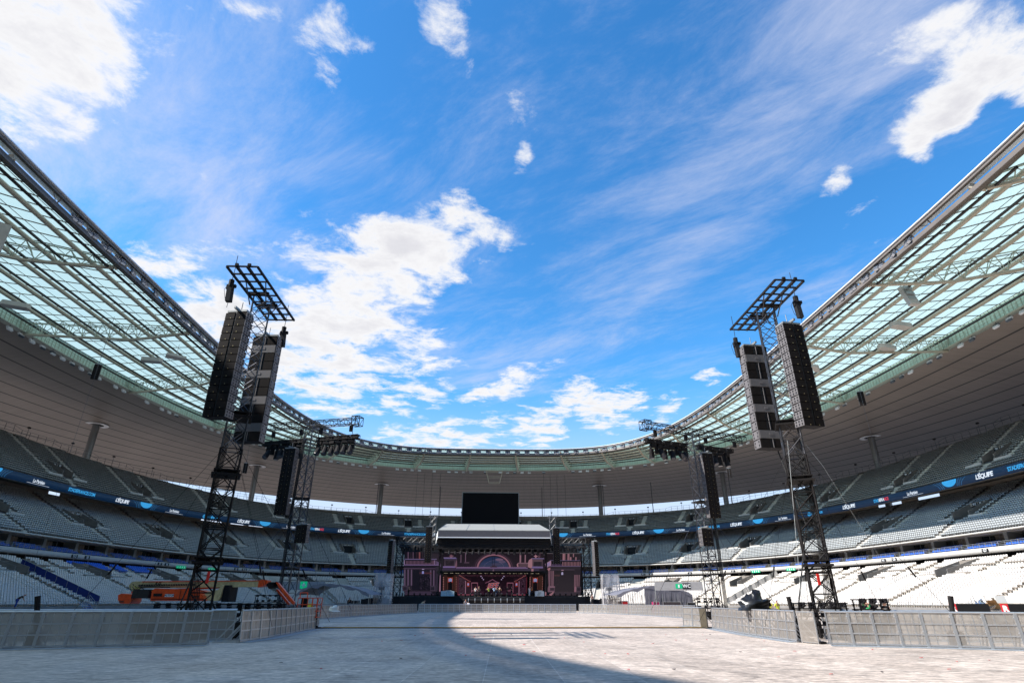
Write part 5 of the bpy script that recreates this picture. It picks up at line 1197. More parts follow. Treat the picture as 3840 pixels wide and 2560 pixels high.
def draw_right(p):
    F = Rz; rect(p, F, 1336, 208, 2215, 1250, (48, 42, 46), (72, 66, 66)); rect(p, F, 1336, 202, 2200, 212, (160, 160, 145))
    rect(p, F, 1340, 240, 1580, 480, (44, 36, 40)); flecks(p, F, 1345, 245, 1570, 470, 60, (90, 74, 76), 7)
    for a, b, y0, y1 in ((1752, 1842, 214, 386), (1876, 1930, 214, 386), (1935, 1990, 300, 386), (2012, 2044, 214, 300), (2072, 2112, 300, 386), (1925, 1935, 214, 386)): column(p, F, a, b, y0, y1, (228, 176, 168))
    rect(p, F, 1440, 380, 2192, 398, (150, 145, 175), (60, 56, 66)); rect(p, F, 1475, 400, 2192, 520, (34, 28, 32))
    for k in range(20): x = 1500 + k * 36; column(p, F, x, x + 22, 422 if k > 6 else 480, 522, (225, 175, 168) if k > 6 else (150, 130, 160))
    p.P([F(1328, 470), F(1452, 398), F(1474, 398), F(1478, 524), F(1345, 575)], (226, 190, 198)); p.P([F(1345, 480), F(1445, 425), F(1452, 500), F(1352, 548)], (200, 185, 215))
    rect(p, F, 1400, 522, 2205, 536, (150, 135, 160)); rect(p, F, 1440, 536, 2205, 612, (74, 66, 68), (62, 56, 58)); p.P([F(1345, 610), F(1458, 562), F(1458, 628), F(1350, 668)], (220, 165, 155)); rect(p, F, 1455, 612, 2060, 626, (120, 108, 112))
    rect(p, F, 1560, 640, 2050, 1150, (54, 48, 48), (70, 64, 62)); flecks(p, F, 1600, 720, 1690, 1100, 90, (112, 92, 88), 8); flecks(p, F, 1700, 800, 1860, 1120, 80, (92, 84, 82), 7); rect(p, F, 1560, 740, 1700, 780, (104, 78, 72))
    for a, b in ((1402, 1432), (1430, 1474), (1484, 1508), (1512, 1556)): column(p, F, a, b, 648, 1026, (190, 150, 150))
    for a, b in ((2052, 2082), (2084, 2118), (2124, 2150), (2162, 2192)): column(p, F, a, b, 744, 1028, (196, 155, 153))
    rect(p, F, 1396, 1025, 1582, 1050, (185, 150, 150)); rect(p, F, 1404, 1050, 1572, 1165, (160, 125, 128)); rect(p, F, 1462, 1062, 1562, 1130, (80, 70, 72)); rect(p, F, 2060, 1030, 2110, 1165, (196, 150, 148)); rect(p, F, 2110, 1040, 2228, 1160, (104, 92, 94)); rect(p, F, 2130, 1062, 2215, 1130, (62, 56, 60))
    rect(p, F, 1732, 686, 1778, 746, (235, 240, 255)); rect(p, F, 1745, 676, 1765, 686, (240, 240, 255)); rect(p, F, 1730, 624, 1786, 641, (225, 190, 190))
    for k in range(4): rect(p, F, 1545 - 20 * k, 1162 + k * 21, 2225, 1172 + k * 21, (112, 102, 100), (88, 80, 80)); 
    rect(p, F, 1340, 1162, 1400, 1248, (224, 172, 165)); p.P([F(1405, 1248), F(1405, 1235), F(1440, 1235), F(1440, 1208), F(1480, 1208), F(1480, 1186), F(1515, 1186), F(1515, 1162), F(1562, 1162), F(1540, 1200), F(1500, 1248)], (214, 164, 156))
x0, _ = SX(1511, 2150)
screen('side_video_screen', 'tall left stage screen showing a balcony and a porch in shade', *SX(1516, 2231), *[SX(1654, 2069)[0] + .1, SX(1654, 2069)[1]], YS, draw_left)
screen('main_video_screen', 'wide upper stage screen showing a great arched window and two turrets', SX(1658, 2145)[0], SX(1658, 2142)[1], SX(2041, 2145)[0] + .2, SX(2041, 2070)[1], YS, draw_centre)
screen('side_video_screen', 'tall right stage screen showing a sunlit pink balcony and a porch', SX(2044, 2231)[0], SX(2044, 2231)[1], SX(2180, 2069)[0] + .1, SX(2180, 2070)[1], YS, draw_right)
# the set inside the portal: a back screen 7 m behind, two side panels with lanterns
YB = 130.0; kB = YB / YS
def FB(F): return lambda x, y: ((F(x, y)[0] + 1.25) * kB - 1.25, 1.55 + (F(x, y)[1] - 1.55) * kB)
def draw_inner(p):
    F = FB(Lz); e = 3112
    rect(p, F, 1405, 742, e, 1242, (30, 18, 26), (48, 30, 40)); rect(p, F, 1405, 745, e, 800, (70, 42, 50), (40, 24, 32)); flecks(p, F, 1440, 750, e - 30, 800, 190, (170, 110, 118), 9)
    for sgn in (0, 1):
        def X(x): return x if not sgn else 4522 - x
        def rc(a, y0, b, y1, c, c2=None): a, b = sorted((X(a), X(b))); rect(p, F, a, y0, b, y1, c, c2)
        rc(1428, 815, 1604, 1225, (62, 40, 50), (74, 44, 56))
        a, b = sorted((X(1436), X(1596))); flecks(p, F, a, 825, b, 1215, 210, (150, 118, 135), 10); rc(1490, 1000, 1535, 1050, (24, 16, 22))
        rc(1598, 900, 1610, 1225, (235, 185, 190)); rc(1420, 1226, 1800, 1240, (225, 120, 130)); rc(1412, 800, 1424, 1240, (150, 60, 70))
        for k in range(9): rc(1618 + k * 14, 830, 1622 + k * 14, 1225, (86, 56, 68))
        for k in range(9): rc(1445 + k * 32, 762 + k * 18, 1468 + k * 32, 775 + k * 18, (245, 150, 130))
        rc(1636, 930, 1698, 1040, (200, 70, 40)); rc(1650, 955, 1686, 1010, (190, 215, 255))
        rc(1745, 940, 1905, 955, (215, 150, 155)); rc(1745, 940, 1757, 1180, (200, 130, 140)); rc(1893, 940, 1905, 1140, (190, 120, 130)); rc(1745, 1128, 1905, 1142, (215, 150, 155))
        a, b = sorted((X(1760), X(1890))); flecks(p, F, a, 960, b, 1122, 100, (130, 88, 100), 8)
        a, b = sorted((X(1910), X(2070))); flecks(p, F, a, 850, b, 1220, 130, (110, 72, 88), 9)
        for k in range(3): rc(1968 + k * 30, 775 + 40 * k, 1992 + k * 30, 797 + 40 * k, (245, 235, 255))
        for k in range(14): rc(1760 + k * 22, 1142, 1766 + k * 22, 1226, (104, 68, 82))
    # gate with the name
    p.P([F(2075, 1225), F(2085, 940), F(2180, 900), F(2261, 850), F(2342, 900), F(2437, 940), F(2447, 1225)], [(44, 26, 36)] * 7)
    p.P([F(2085, 945), F(2180, 905), F(2261, 855), F(2342, 905), F(2437, 945), F(2437, 958), F(2342, 920), F(2261, 872), F(2180, 920), F(2085, 958)], (190, 130, 145)); flecks(p, F, 2100, 900, 2420, 1200, 160, (160, 90, 100), 10)
    for wo, col, dd, bo in (('JEFE', (60, 60, 80), .0, .075), ('JEFE', (240, 235, 245), .0, .05), ('JEFE', (235, 70, 45), .0, .018)):
        v, fc = text_geo(wo, 1.28, shear=.35, bold=bo, spacing=1.02); cx, cz = F(2262, 1015)
        b = len(p.v); p.n += 1
        zs = [y for x, y in v]; z0, z1 = min(zs), max(zs)
        for x, y in v:
            p.v.append((cx + x * 1.0, p.y - .06 - p.n * .0035, cz + y + .06 * x)); c = col if wo and bo > .02 else (235, int(60 + 40 * (y - z0) / (z1 - z0)), 50); p.c.append((*lin(c), 1))
        p.f += [tuple(b + i for i in t) for t in fc]
screen('portal_video_screen', 'back screen of the stage portal showing iron gates and the red lettering', FB(Lz)(1405, 1242)[0], FB(Lz)(1405, 1242)[1], FB(Lz)(3112, 1242)[0], FB(Lz)(1405, 742)[1], YB, draw_inner)
def draw_lantern(p, F, x0, x1, cx):
    rect(p, F, x0, 715, x1, 1172, (24, 17, 16), (36, 24, 22))
    for k in range(17):
        y = 760 + k * 24; rect(p, F, x0 + 6, y, cx - 85, y + 13, (96, 66, 54)); rect(p, F, cx + 85, y, x1 - 6, y + 13, (110, 72, 52))
    for k in range(9): y = 800 + k * 42; rect(p, F, x0, y, x0 + 22, y + 28, (210, 150, 130)); rect(p, F, x1 - 22, y, x1 - 4, y + 24, (190, 130, 110))
    for a in (-70, 58): column(p, F, cx + a, cx + a + 14, 790, 1110, (170, 110, 84))
    rect(p, F, cx - 60, 815, cx + 60, 935, (225, 90, 40), (190, 60, 30)); rect(p, F, cx - 42, 838, cx + 42, 912, (190, 215, 245)); rect(p, F, cx - 9, 826, cx + 9, 838, (235, 235, 245)); rect(p, F, cx - 20, 912, cx + 24, 1110, (14, 12, 14))
for F, a, b, c, lab in ((Lz, 1042, 1382, 1222, 'lantern panel at the left of the stage portal'), (Rz, 965, 1300, 1105, 'lantern panel at the right of the stage portal')):
    xa = F(a, 715)[0]; xb = F(b, 715)[0]
    screen('portal_side_panel', 'narrow lit ' + lab, min(xa, xb), F(a, 1172)[1], max(xa, xb), F(a, 715)[1], YS + 1.2, lambda p, F=F, a=a, b=b, c=c: draw_lantern(p, F, a, b, c))

# the stage itself
stg = empty('stage'); tag(stg, 'wide black concert stage with a pale canopy over the middle', 'stage')
m = MB(); m.box((0, 130, 2.42), (38.6, 15.0, .22)); m.box((.2, 119.6, 2.30), (11.5, 5.6, .22)); m.build('deck', mat('stage_deck_black', (.025, .025, .028), .6, noise=.3, scale=2), stg)
m = MB(); m.poly([(-19.3, 122.48, 0), (-5.6, 122.48, 0), (-5.6, 122.48, 2.4), (-19.3, 122.48, 2.4)]); m.poly([(5.9, 122.48, 0), (19.3, 122.48, 0), (19.3, 122.48, 2.4), (5.9, 122.48, 2.4)]); m.poly([(-5.6, 116.78, 0), (5.9, 116.78, 0), (5.9, 116.78, 2.25), (-5.6, 116.78, 2.25)])
for x in (-5.6, 5.9): m.poly([(x, 116.78, 0), (x, 122.48, 0), (x, 122.48, 2.25), (x, 116.78, 2.25)])
for x in (-19.3, 19.3): m.poly([(x, 122.48, 0), (x, 137.5, 0), (x, 137.5, 2.4), (x, 122.48, 2.4)])
m.build('skirt', MT['blackcloth'], stg)
m = MB(); m.box((0, 123.9, 6.95), (22.4, .9, .5)); m.box((-10.95, 124.4, 5.0), (.45, 1.4, 5.0)); m.box((10.95, 124.4, 5.0), (.45, 1.4, 5.0)); m.box((-10.75, 123.6, 6.7), (.28, .5, 8.4)); m.box((10.85, 123.6, 6.7), (.28, .5, 8.4)); m.build('portal_frame', MT['blackcloth'], stg)
m = MB(); truss(m, (-10.4, 123.3, 6.75), (10.4, 123.3, 6.75), .3, bay=1.1, rc=.035, rl=.03)
for k in range(17): m.box((-9.4 + k * 1.15, 123.2, 6.72), (.7, .1, .06), mi=1)
m.build('portal_truss', [MT['blacksteel'], mat('warm_strip', (.5, .4, .25), .4, emit=(1, .8, .5), estr=.12)], stg)
# canopy
m = MB(); zf0, zf1 = 13.1, 14.35
m.prism([(-11.0, 118.5, zf0), (11.2, 118.5, zf0), (11.2, 118.5, zf1), (-11.0, 118.5, zf1)], (0, .25, 0), 1)
m.prism([(-11.1, 118.4, zf0 - .12), (11.3, 118.4, zf0 - .12), (11.3, 118.4, zf0 + .06), (-11.1, 118.4, zf0 + .06)], (0, .1, 0), 2)
m.prism([(-11.0, 118.5, zf1), (11.2, 118.5, zf1), (9.75, 127.5, 16.55), (-9.95, 127.5, 16.55)], (0, 0, .12), 0)
m.prism([(-9.95, 127.5, 16.55), (9.75, 127.5, 16.55), (10.4, 138, 15.0), (-10.6, 138, 15.0)], (0, 0, .12), 0)
m.build('canopy_top', [mat('cream_roof_sheet', (.29, .28, .245), .6, noise=.06), mat('dark_grey_fascia', (.085, .078, .084), .6, noise=.1), MT['whitepaint']], stg)
m = MB()
for k in range(5): t = -9.95 + k * 19.7 / 4; u_ = -11 + k * 22.2 / 4; m.bar((u_, 118.45, zf1 + .13), (t, 127.5, 16.7), .06, .05)
m.build('canopy_seams', MT['rail'], stg)
m = MB()
for sg in (-1, 1):
    x = 11.1 * sg + .1; m.poly([(x, 118.5, zf1), (x, 118.5, zf0), (x + .55 * sg, 120.5, zf0 - 1.3), (x + .6 * sg, 121.5, zf1 - .8)]); m.poly([(x, 118.5, zf1), (x + .6 * sg, 121.5, zf1 - .8), (9.85 * sg, 127.4, 16.5)])
m.build('tied_side_sheet', MT['whitepaint'], stg)
m = MB(); m.poly([(-11.0, 119.2, 10.95), (11.2, 119.2, 10.95), (11.2, 119.2, 13.0), (-11.0, 119.2, 13.0)]); m.poly([(-11, 119.2, 13.0), (11.2, 119.2, 13.0), (11.2, 137, 13.0), (-11, 137, 13.0)])
for sg in (-1, 1): m.poly([(sg * 11.05 + .1, 119.2, 10.95), (sg * 11.05 + .1, 137, 10.95), (sg * 11.05 + .1, 137, 15), (sg * 11.05 + .1, 119.2, 14.2)])
m.build('canopy_lining', MT['blackcloth'], stg)
for yy, zz in ((118.9, 12.3), (119.0, 11.25)):
    m = MB(); truss(m, (-11.2, yy, zz), (11.4, yy, zz), .5, bay=1.0, rc=.05, rl=.03); m.build('front_truss', MT['blacksteel'], stg)
m = MB(); m.poly([(-19.2, 137.4, 0), (19.2, 137.4, 0), (19.2, 137.4, 13), (-19.2, 137.4, 13)]); m.build('back_cloth', MT['blackcloth'], stg)
lamps((-10.4, 118.8, 11.0), (10.6, 118.8, 11.0), 18, 'black moving lamp in the row under the front edge of the stage canopy', 'lamps under the stage canopy', big=1.0)
# scaffold side towers and the wing trusses with cloth
for sg, side in ((-1, 'left'), (1, 'right')):
    for nm_, xx, yy, h_, w_, mt_ in (('wing_tower', sg * 18.9 + .1, 122.6, 13.3, 1.3, MT['blacksteel']), ('array_tower', sg * 12.35 - .1, 123.0, 17.6, 1.15, MT['steel_mid'])):
        t_ = empty(nm_, (xx, yy, 0)); m = MB(); truss(m, (0, 0, 0 if 'wing' in nm_ else 10.9), (0, 0, h_), w_, bay=1.25, rc=.05, rl=.035, up=(0, 1, 0), x=True); m.build('lattice', mt_, t_)
        m = MB(); truss(m, (-.9, 0, h_), (.9, 0, h_), .4, bay=.45, rc=.04, rl=.03); m.build('head', mt_, t_)
        tag(t_, {'wing_tower': f'dark lattice tower at the {side} end of the stage screens', 'array_tower': f'bright metal lattice tower above the speaker array {side} of the canopy'}[nm_], 'tower')
    w_ = empty('wing_truss', (0, 0, 0)); a, b = sorted((sg * 11.6, sg * 18.8)); m = MB(); truss(m, (a, 122.3, 12.9), (b, 122.3, 12.9), 1.1, bay=1.2, rc=.05, rl=.04); m.build('lattice', MT['steel_mid'], w_)
    m = MB(); n_ = 18
    for k in range(n_):
        xa, xb = a + (b - a) * k / n_, a + (b - a) * (k + 1) / n_; f_ = lambda i_: (11.55 + .22 * math.sin(i_ * 1.7) + .12 * math.sin(i_ * 4.1)); m.add([(xa, 121.7 + .1 * math.sin(k), 11.9), (xb, 121.7 + .1 * math.sin(k + 1), 11.9), (xb, 121.6, f_(k + 1) - .1), (xa, 121.6, f_(k) - .1)], [(0, 1, 2, 3)])
    m.build('draped_sheet', MT['blackcloth'], w_); m = MB(); truss(m, (a, 122.0, 11.7), (b, 122.0, 11.7), .4, bay=.8, rc=.04, rl=.03)
    for k in range(9): m.box((a + .5 + k * (b - a - 1) / 8, 121.8, 11.15 + .15 * math.sin(k * 2)), (.42, .4, .62), rz=k)
    m.build('lamp_row', MT['blacksteel'], w_); tag(w_, f'aluminium truss with draped black cloth over the {side} stage screen', 'truss')
# desks
for x0_, x1_, y_, lab, c in ((Lz(1062, 0)[0], Lz(1378, 0)[0], 121.6, 'pale blue cloth-covered desk with dark branches drawn on it, stage left side', (.42, .55, .60)), (Rz(1035, 0)[0], Rz(1256, 0)[0], 121.6, 'light grey cloth-covered desk on the right of the stage', (.52, .56, .58))):
    d_ = empty('covered_desk', ((x0_ + x1_) / 2, y_ + 1.0, 2.53)); w_ = (x1_ - x0_) * .97
    m = MB(); m.box((0, 0, .45), (w_, .9, .88)); m.build('cloth_front', mat('desk_cloth', c, .8, noise=.08), d_); m = MB(); m.box((0, -.1, .93), (w_ * .8, .6, .07)); m.box((.2, -.1, 1.02), (w_ * .4, .4, .1)); m.build('mixer', MT['alu'], d_)
    m = MB()
    if 'branches' in lab:
        for pts in ([(-.6, .45), (-.4, .6), (-.15, .55)], [(-.15, .1), (-.12, .5), (-.3, .7), (.0, .78)], [(.0, .78), (.3, .65), (.5, .75), (.7, .6)], [(.1, .5), (.35, .35), (.6, .4)]):
            for a_, b_ in zip(pts[:-1], pts[1:]): m.bar((a_[0], -.457, a_[1]), (b_[0], -.457, b_[1]), .05, .008, up=(0, 1, 0))
    else: m.prism([(-.5, -.452, .15), (.1, -.452, .15), (.35, -.452, .75), (-.3, -.452, .75)], (0, -.006, 0))
    m.build('printed_motif', mat('motif', (.20, .27, .28) if 'branches' in lab else (.35, .38, .36), .8), d_); tag(d_, lab, 'desk')
# row of subwoofers on the ground and wedges on the lip of the stage
sb_ = empty('ground_subwoofer'); m = MB(); m.box((0, 0, .56), (1.1, .8, 1.12)); m.build('body', MT['cabinet'], sb_); m = MB(); m.box((0, -.41, .56), (.95, .03, .98)); m.box((0, -.425, .56), (.1, .03, .98), mi=1); m.build('grille', [MT['grille'], MT['sub']], sb_)
xs = [x for x in np.arange(10.9, 22.6, 1.32)] + [x for x in np.arange(-21.5, -7.2, 1.42)]
for k, x in enumerate(xs):
    o = sb_ if k == 0 else copy_tree(sb_); o.location = (x, 115.6 if x > 0 else 118.2, .05); o.rotation_euler = (0, 0, R(rng.uniform(-4, 4)))
    tag(o, 'black ground subwoofer in the row ' + ('right' if x > 0 else 'left') + ' of the stage thrust', 'subwoofer', 'subwoofers ' + ('right' if x > 0 else 'left') + ' of the thrust')
wd = empty('stage_lamp'); m = MB(); m.box((0, 0, .08), (.3, .3, .14)); m.build('base', MT['blacksteel'], wd); m = MB(); m.tube((0, .1, .15), (0, -.05, .5), .12, 8, r2=.16); m.tube((0, -.05, .5), (0, -.062, .52), .13, 8, mi=1); m.build('head', [MT['blacksteel'], MT['lens']], wd)
k = 0
for (xa, xb, yy, zz, n_, g_) in ((-18.8, -6.2, 122.2, 2.53, 12, 'left'), (6.6, 19.0, 122.2, 2.53, 12, 'right'), (-5.2, 5.6, 116.6, 1.95, 12, 'thrust')):
    if g_ == 'thrust': zz = 2.41; yy = 117.1
    for i_ in range(n_):
        o = wd if k == 0 else copy_tree(wd); k += 1; o.location = (xa + (xb - xa) * i_ / (n_ - 1), yy + .45, zz); o.rotation_euler = (0, 0, R(rng.uniform(-30, 30)))
        tag(o, {'left': 'small black lamp on the left lip of the stage', 'right': 'small black lamp on the right lip of the stage', 'thrust': 'small black lamp on the edge of the stage thrust'}[g_], 'lamp', 'lamps on the ' + g_ + ' stage edge')
m = MB(); m.tube((-5.6, 116.5, 1.75), (5.9, 116.5, 1.75), .32, 10)
for k in range(9): m.tube((-4.6 + k * 1.2, 116.5, 1.75), (-4.46 + k * 1.2, 116.5, 1.75), .40, 10, mi=1)
m.build('thrust_bumper', [MT['cabinet'], MT['frame']], stg)
# clutter of cases beside the stage
for sg, side in ((-1, 'left'), (1, 'right')):
    for q in range(9):
        h_ = rng.uniform(.8, 2.2); x = sg * rng.uniform(20.6, 25); y = rng.uniform(117, 128); m = MB(); m.box((0, 0, h_ / 2), (rng.uniform(.8, 1.8), rng.uniform(.7, 1.2), h_), rz=rng.uniform(-.3, .3)); m.box((0, -.05, h_ + .02), (.6, .5, .08), rz=.2); c_ = m.build('equipment_case', MT['cabinet'], None, loc=(x, y, 0)); tag(c_, f'black equipment case standing beside the {side} end of the stage', 'case', f'cases beside the {side} end of the stage')

# ================================================================== THINGS ON THE LOWER TIER
def slant(name, deg, d0, d1, h, material, label, cat, lean=.0, wave=0.0, posts=True):
    N_, T_ = LT_OUT.frame(deg); B = LT_OUT.pt(deg); n = 22; zt = lambda d: L0 + LRISE * math.floor(max(0, d) / LRUN + .3)
    root = empty(name, tuple(B)); m = MB(); pts = []
    for k in range(n + 1):
        d = d0 + (d1 - d0) * k / n; z = L0 + LRISE * d / LRUN; o = N_ * d + T_ * (wave * math.sin(k * 1.9))
        pts.append((o + Vector((0, 0, z + .15)), o + T_ * lean + Vector((0, 0, z + h + wave * .4 * math.sin(k * 2.7)))))
    for a, b in zip(pts[:-1], pts[1:]): m.poly([a[0], b[0], b[1], a[1]])
    m.build('sheet', material, root); m = MB()
    for a in pts[::3]: m.tube(a[0] - Vector((0, 0, .3)), a[1], .03, 5)
    for a, b in zip(pts[:-1], pts[1:]): m.tube(a[1], b[1], .025, 4, caps=False)
    m.build('posts', MT['rail'], root); tag(root, label, cat); return root
slant('blue_partition', 172.2, .2, 14.5, 1.45, mat('royal_blue_sheet', (.006, .022, .15), .55, noise=.1), 'dark royal blue partition wall climbing the lower tier on the left', 'partition')
gcl = mat('grey_mesh_cloth', (.30, .28, .26), .9, noise=.15, scale=1)
slant('cloth_barrier', 40.0, .2, 17.0, 1.5, gcl, 'grey cloth screen climbing beside the bare concrete steps on the right', 'cloth screen', .5, .18)
slant('cloth_barrier', 129.9, .2, 17.0, 1.4, gcl, 'grey cloth screen climbing beside the bare concrete steps on the left', 'cloth screen', .5, .18)
slant('cloth_barrier', 119.9, .2, 15.0, 1.1, gcl, 'grey cloth screen behind the left tent', 'cloth screen', -.4, .15)
for deg in (163.5, 178, 12, 24.8, 50.2, 63.5, 103, 113, 77, 141):      # hand rails down the lower tier stairs
    N_, T_ = LT_OUT.frame(deg); B = LT_OUT.pt(deg); r_ = empty('stair_rail', tuple(B)); m = MB(); d0, d1 = 1.0, 13.5; prev = None
    for k in range(8):
        d = d0 + (d1 - d0) * k / 7; p = N_ * d + Vector((0, 0, L0 + LRISE * d / LRUN)); m.tube(p, p + Vector((0, 0, .95)), .025, 4)
        if prev is not None:
            for h_ in (.5, .95): m.tube(prev + Vector((0, 0, h_)), p + Vector((0, 0, h_)), .022, 4)
        prev = p
    m.build('tubes', MT['rail'], r_); tag(r_, 'steel stair rail running down the rows of white seats ' + ('on the left side' if deg > 140 else 'at the far end, left' if deg > 90 else 'at the far end, right' if deg > 45 else 'on the right side'), 'rail', 'stair rails of the lower tier')
# temporary steel steps at the front on the left and right
for (x, y, rz, lab) in ((-57.5, 92, R(80), 'galvanised steel steps with blue treads at the front of the left lower tier'), (61.0, 78, R(-85), 'galvanised steel steps at the front of the right lower tier')):
    t_ = empty('access_steps', (x, y, 0), rz); m = MB()
    for k in range(6): m.box((0, .28 * k, .22 * (k + 1)), (1.6, .3, .04))
    m.build('treads', MT['seat_blue'] if x < 0 else MT['rail'], t_); m = MB()
    for sx in (-.82, .82):
        m.bar((sx, -.1, 0), (sx, 1.6, 1.35), .05, .12)
        for h_ in (.45, .75, 1.05): m.tube((sx, 0, .2 + h_), (sx, 1.55, 1.35 + h_), .022, 5); 
        for k in range(4): m.tube((sx, .5 * k, .2 + .36 * k), (sx, .5 * k, 1.25 + .36 * k), .025, 5)
    m.build('handrail', MT['rail'], t_); tag(t_, lab, 'steps')

# ================================================================== BOOM LIFT
ORG = mat('lift_orange', (.70, .07, .010), .38, noise=.25, scale=5); CREAM = mat('lift_cream', (.50, .40, .21), .5, noise=.28, scale=5)
BX = lambda px: -24.0 + (px - 463) * .01655 + 18.0
BZ = lambda py: 1.55 + (2255 - py) * .0154
lift = empty('boom_lift', (-18.0, 40.0, 0), R(0)); tag(lift, 'orange and cream articulated boom lift folded down behind the left tower', 'boom lift')
m = MB(); m.prism([(BX(540), -1.0, .45), (BX(860), -1.0, .45), (BX(860), -1.0, .95), (BX(830), -1.0, 1.08), (BX(560), -1.0, 1.08), (BX(540), -1.0, .95)], (0, 2.0, 0)); m.build('chassis', MT['blacksteel'], lift)
for wx in (BX(560), BX(840)):
    for wy in (-1.05, 1.05):
        m = MB(); m.tube((wx, wy - .2, .5), (wx, wy + .2, .5), .5, 20); w_ = m.build('wheel', MT['rubber'], lift); m = MB(); m.tube((wx, wy - .22, .5), (wx, wy + .22, .5), .24, 14); m.build('rim', CREAM, w_)
m = MB(); pr = [(603, 2253), (798, 2253), (790, 2236), (770, 2222), (735, 2212), (610, 2208), (600, 2216)]; m.prism([(BX(a), -1.15, BZ(b)) for a, b in pr], (0, .9, 0)); m.prism([(BX(a), .35, BZ(b)) for a, b in pr], (0, .8, 0)); m.build('turret_cover', ORG, lift)
m = MB(); m.box((BX(625), -1.18, BZ(2232)), (.5, .03, .16), mi=0); m.bar((BX(606), -1.165, BZ(2247)), (BX(796), -1.165, BZ(2247)), .02, .03); m.bar((BX(705), -1.165, BZ(2212)), (BX(705), -1.165, BZ(2252)), .02, .02); m.bar((BX(742), -1.165, BZ(2214)), (BX(742), -1.165, BZ(2252)), .02, .02); m.box((BX(765), -1.18, BZ(2238)), (.35, .02, .07), mi=0); m.build('vent', MT['blacksteel'], lift)
m = MB(); m.prism([(BX(652), -1.19, BZ(2239)), (BX(684), -1.19, BZ(2239)), (BX(684), -1.19, BZ(2229)), (BX(652), -1.19, BZ(2229))], (0, -.012, 0), 0); text_on(m, 'ALTITOP', .14, (BX(668), -1.206, BZ(2234)), (1, 0, 0), (0, 0, 1), mi=1, bold=.006); m.build('maker_plate', [MT['whitepaint'], mat('plate_blue', (.02, .06, .15), .5)], lift)
m = MB(); m.prism([(BX(a), -.75, BZ(b)) for a, b in ((775, 2253), (835, 2253), (842, 2236), (846, 2196), (838, 2194), (830, 2212), (786, 2222))], (0, 1.5, 0)); m.build('turntable_side', CREAM, lift)
m = MB()
for q in range(7): m.path([(BX(492 + q * 6), -.45 - .03 * q, BZ(2196 + 3 * (q % 3))), (BX(505 + q * 9), -.6, BZ(2216 + 4 * (q % 2))), (BX(540 + q * 11), -.55, BZ(2224 - 2 * q)), (BX(590 + q * 8), -.5, BZ(2214))], .016, 4, mi=q % 2)
m.box((BX(548), -.3, BZ(2228)), (1.0, .9, .5), mi=0); m.box((BX(560), -.5, BZ(2218)), (.5, .4, .2), rz=.3, mi=0)
m.build('engine_hoses', [MT['rubber'], mat('yellow_hose', (.45, .42, .06), .5)], lift)
m = MB(); m.box((BX(857), 0, BZ(2226)), (.42, 1.2, .95)); m.build('generator_box', MT['cabinet'], lift)
m = MB(); m.prism([(BX(a), -.35, BZ(b)) for a, b in ((488, 2206), (484, 2196), (492, 2184), (506, 2181), (966, 2177), (966, 2201), (530, 2206), (506, 2212))], (0, .55, 0)); m.build('main_boom', CREAM, lift)
m = MB(); m.prism([(BX(a), -.37, BZ(b)) for a, b in ((530, 2184.5), (966, 2179.5), (966, 2176.5), (530, 2181.5))], (0, .59, 0)); m.build('boom_stripe', ORG, lift)
m = MB()
for k in range(34): m.box((BX(525 + k * 6.2), -.39, BZ(2196 - k * .09)), (.055, .05, .10))
m.path([(BX(500), -.4, BZ(2192)), (BX(515), -.42, BZ(2204)), (BX(560), -.4, BZ(2200)), (BX(640), -.4, BZ(2203))], .025); m.build('hose_carrier', MT['rubber'], lift)
m = MB(); text_on(m, 'JLG', .24, (BX(590), -.356, BZ(2189.5)), (1, 0, 0), (0, 0, 1), bold=.012, shear=.3); m.build('boom_lettering', MT['blacksteel'], lift)
m = MB(); m.prism([(BX(a), -.3, BZ(b)) for a, b in ((498, 2219), (600, 2212), (815, 2201), (815, 2206), (600, 2218), (498, 2226))], (0, .4, 0)); m.build('lower_boom', ORG, lift)
m = MB(); m.prism([(BX(a), -.6, BZ(b)) for a, b in ((463, 2232), (474, 2227), (512, 2230), (515, 2256), (508, 2264), (478, 2263), (467, 2250))], (0, 1.2, 0)); m.build('counterweight', ORG, lift)
m = MB()
for k in range(4): m.prism([(BX(472 + k * 4.5), -.612, BZ(2259)), (BX(475 + k * 4.5), -.612, BZ(2259)), (BX(478 + k * 4.5), -.612, BZ(2253)), (BX(475 + k * 4.5), -.612, BZ(2253))], (0, -.008, 0))
m.build('hazard_stripes', MT['cable'], lift)
m = MB(); m.prism([(BX(a), -.42, BZ(b)) for a, b in ((966, 2203), (966, 2178), (978, 2173), (998, 2176), (1000, 2186), (985, 2199))], (0, .7, 0)); m.build('boom_head', ORG, lift)
m = MB(); m.prism([(BX(a), -.3, BZ(b)) for a, b in ((990, 2182), (1030, 2183), (1036, 2204), (1006, 2208), (996, 2196))], (0, .5, 0)); m.tube((BX(1030), -.3, BZ(2190)), (BX(1030), .25, BZ(2190)), .14, 10); m.build('jib_joint', MT['blacksteel'], lift)
m = MB(); m.prism([(BX(a), -.38, BZ(b)) for a, b in ((1030, 2184), (1038, 2184), (1112, 2259), (1106, 2266), (1060, 2222))], (0, .28, 0)); m.prism([(BX(a), .1, BZ(b)) for a, b in ((1024, 2211), (1032, 2209), (1086, 2264), (1080, 2268))], (0, .22, 0)); m.build('jib', ORG, lift)
m = MB(); bx0, bx1 = BX(1126), BX(1200)
for z in (.62, 1.05, 1.5, 1.95):
    for a, b in (((bx0, -.5), (bx1, -.5)), ((bx1, -.5), (bx1, .5)), ((bx1, .5), (bx0, .5)), ((bx0, .5), (bx0, -.5))): m.tube((*a, z * .82 + .15), (*b, z * .82 + .15), .025, 6)
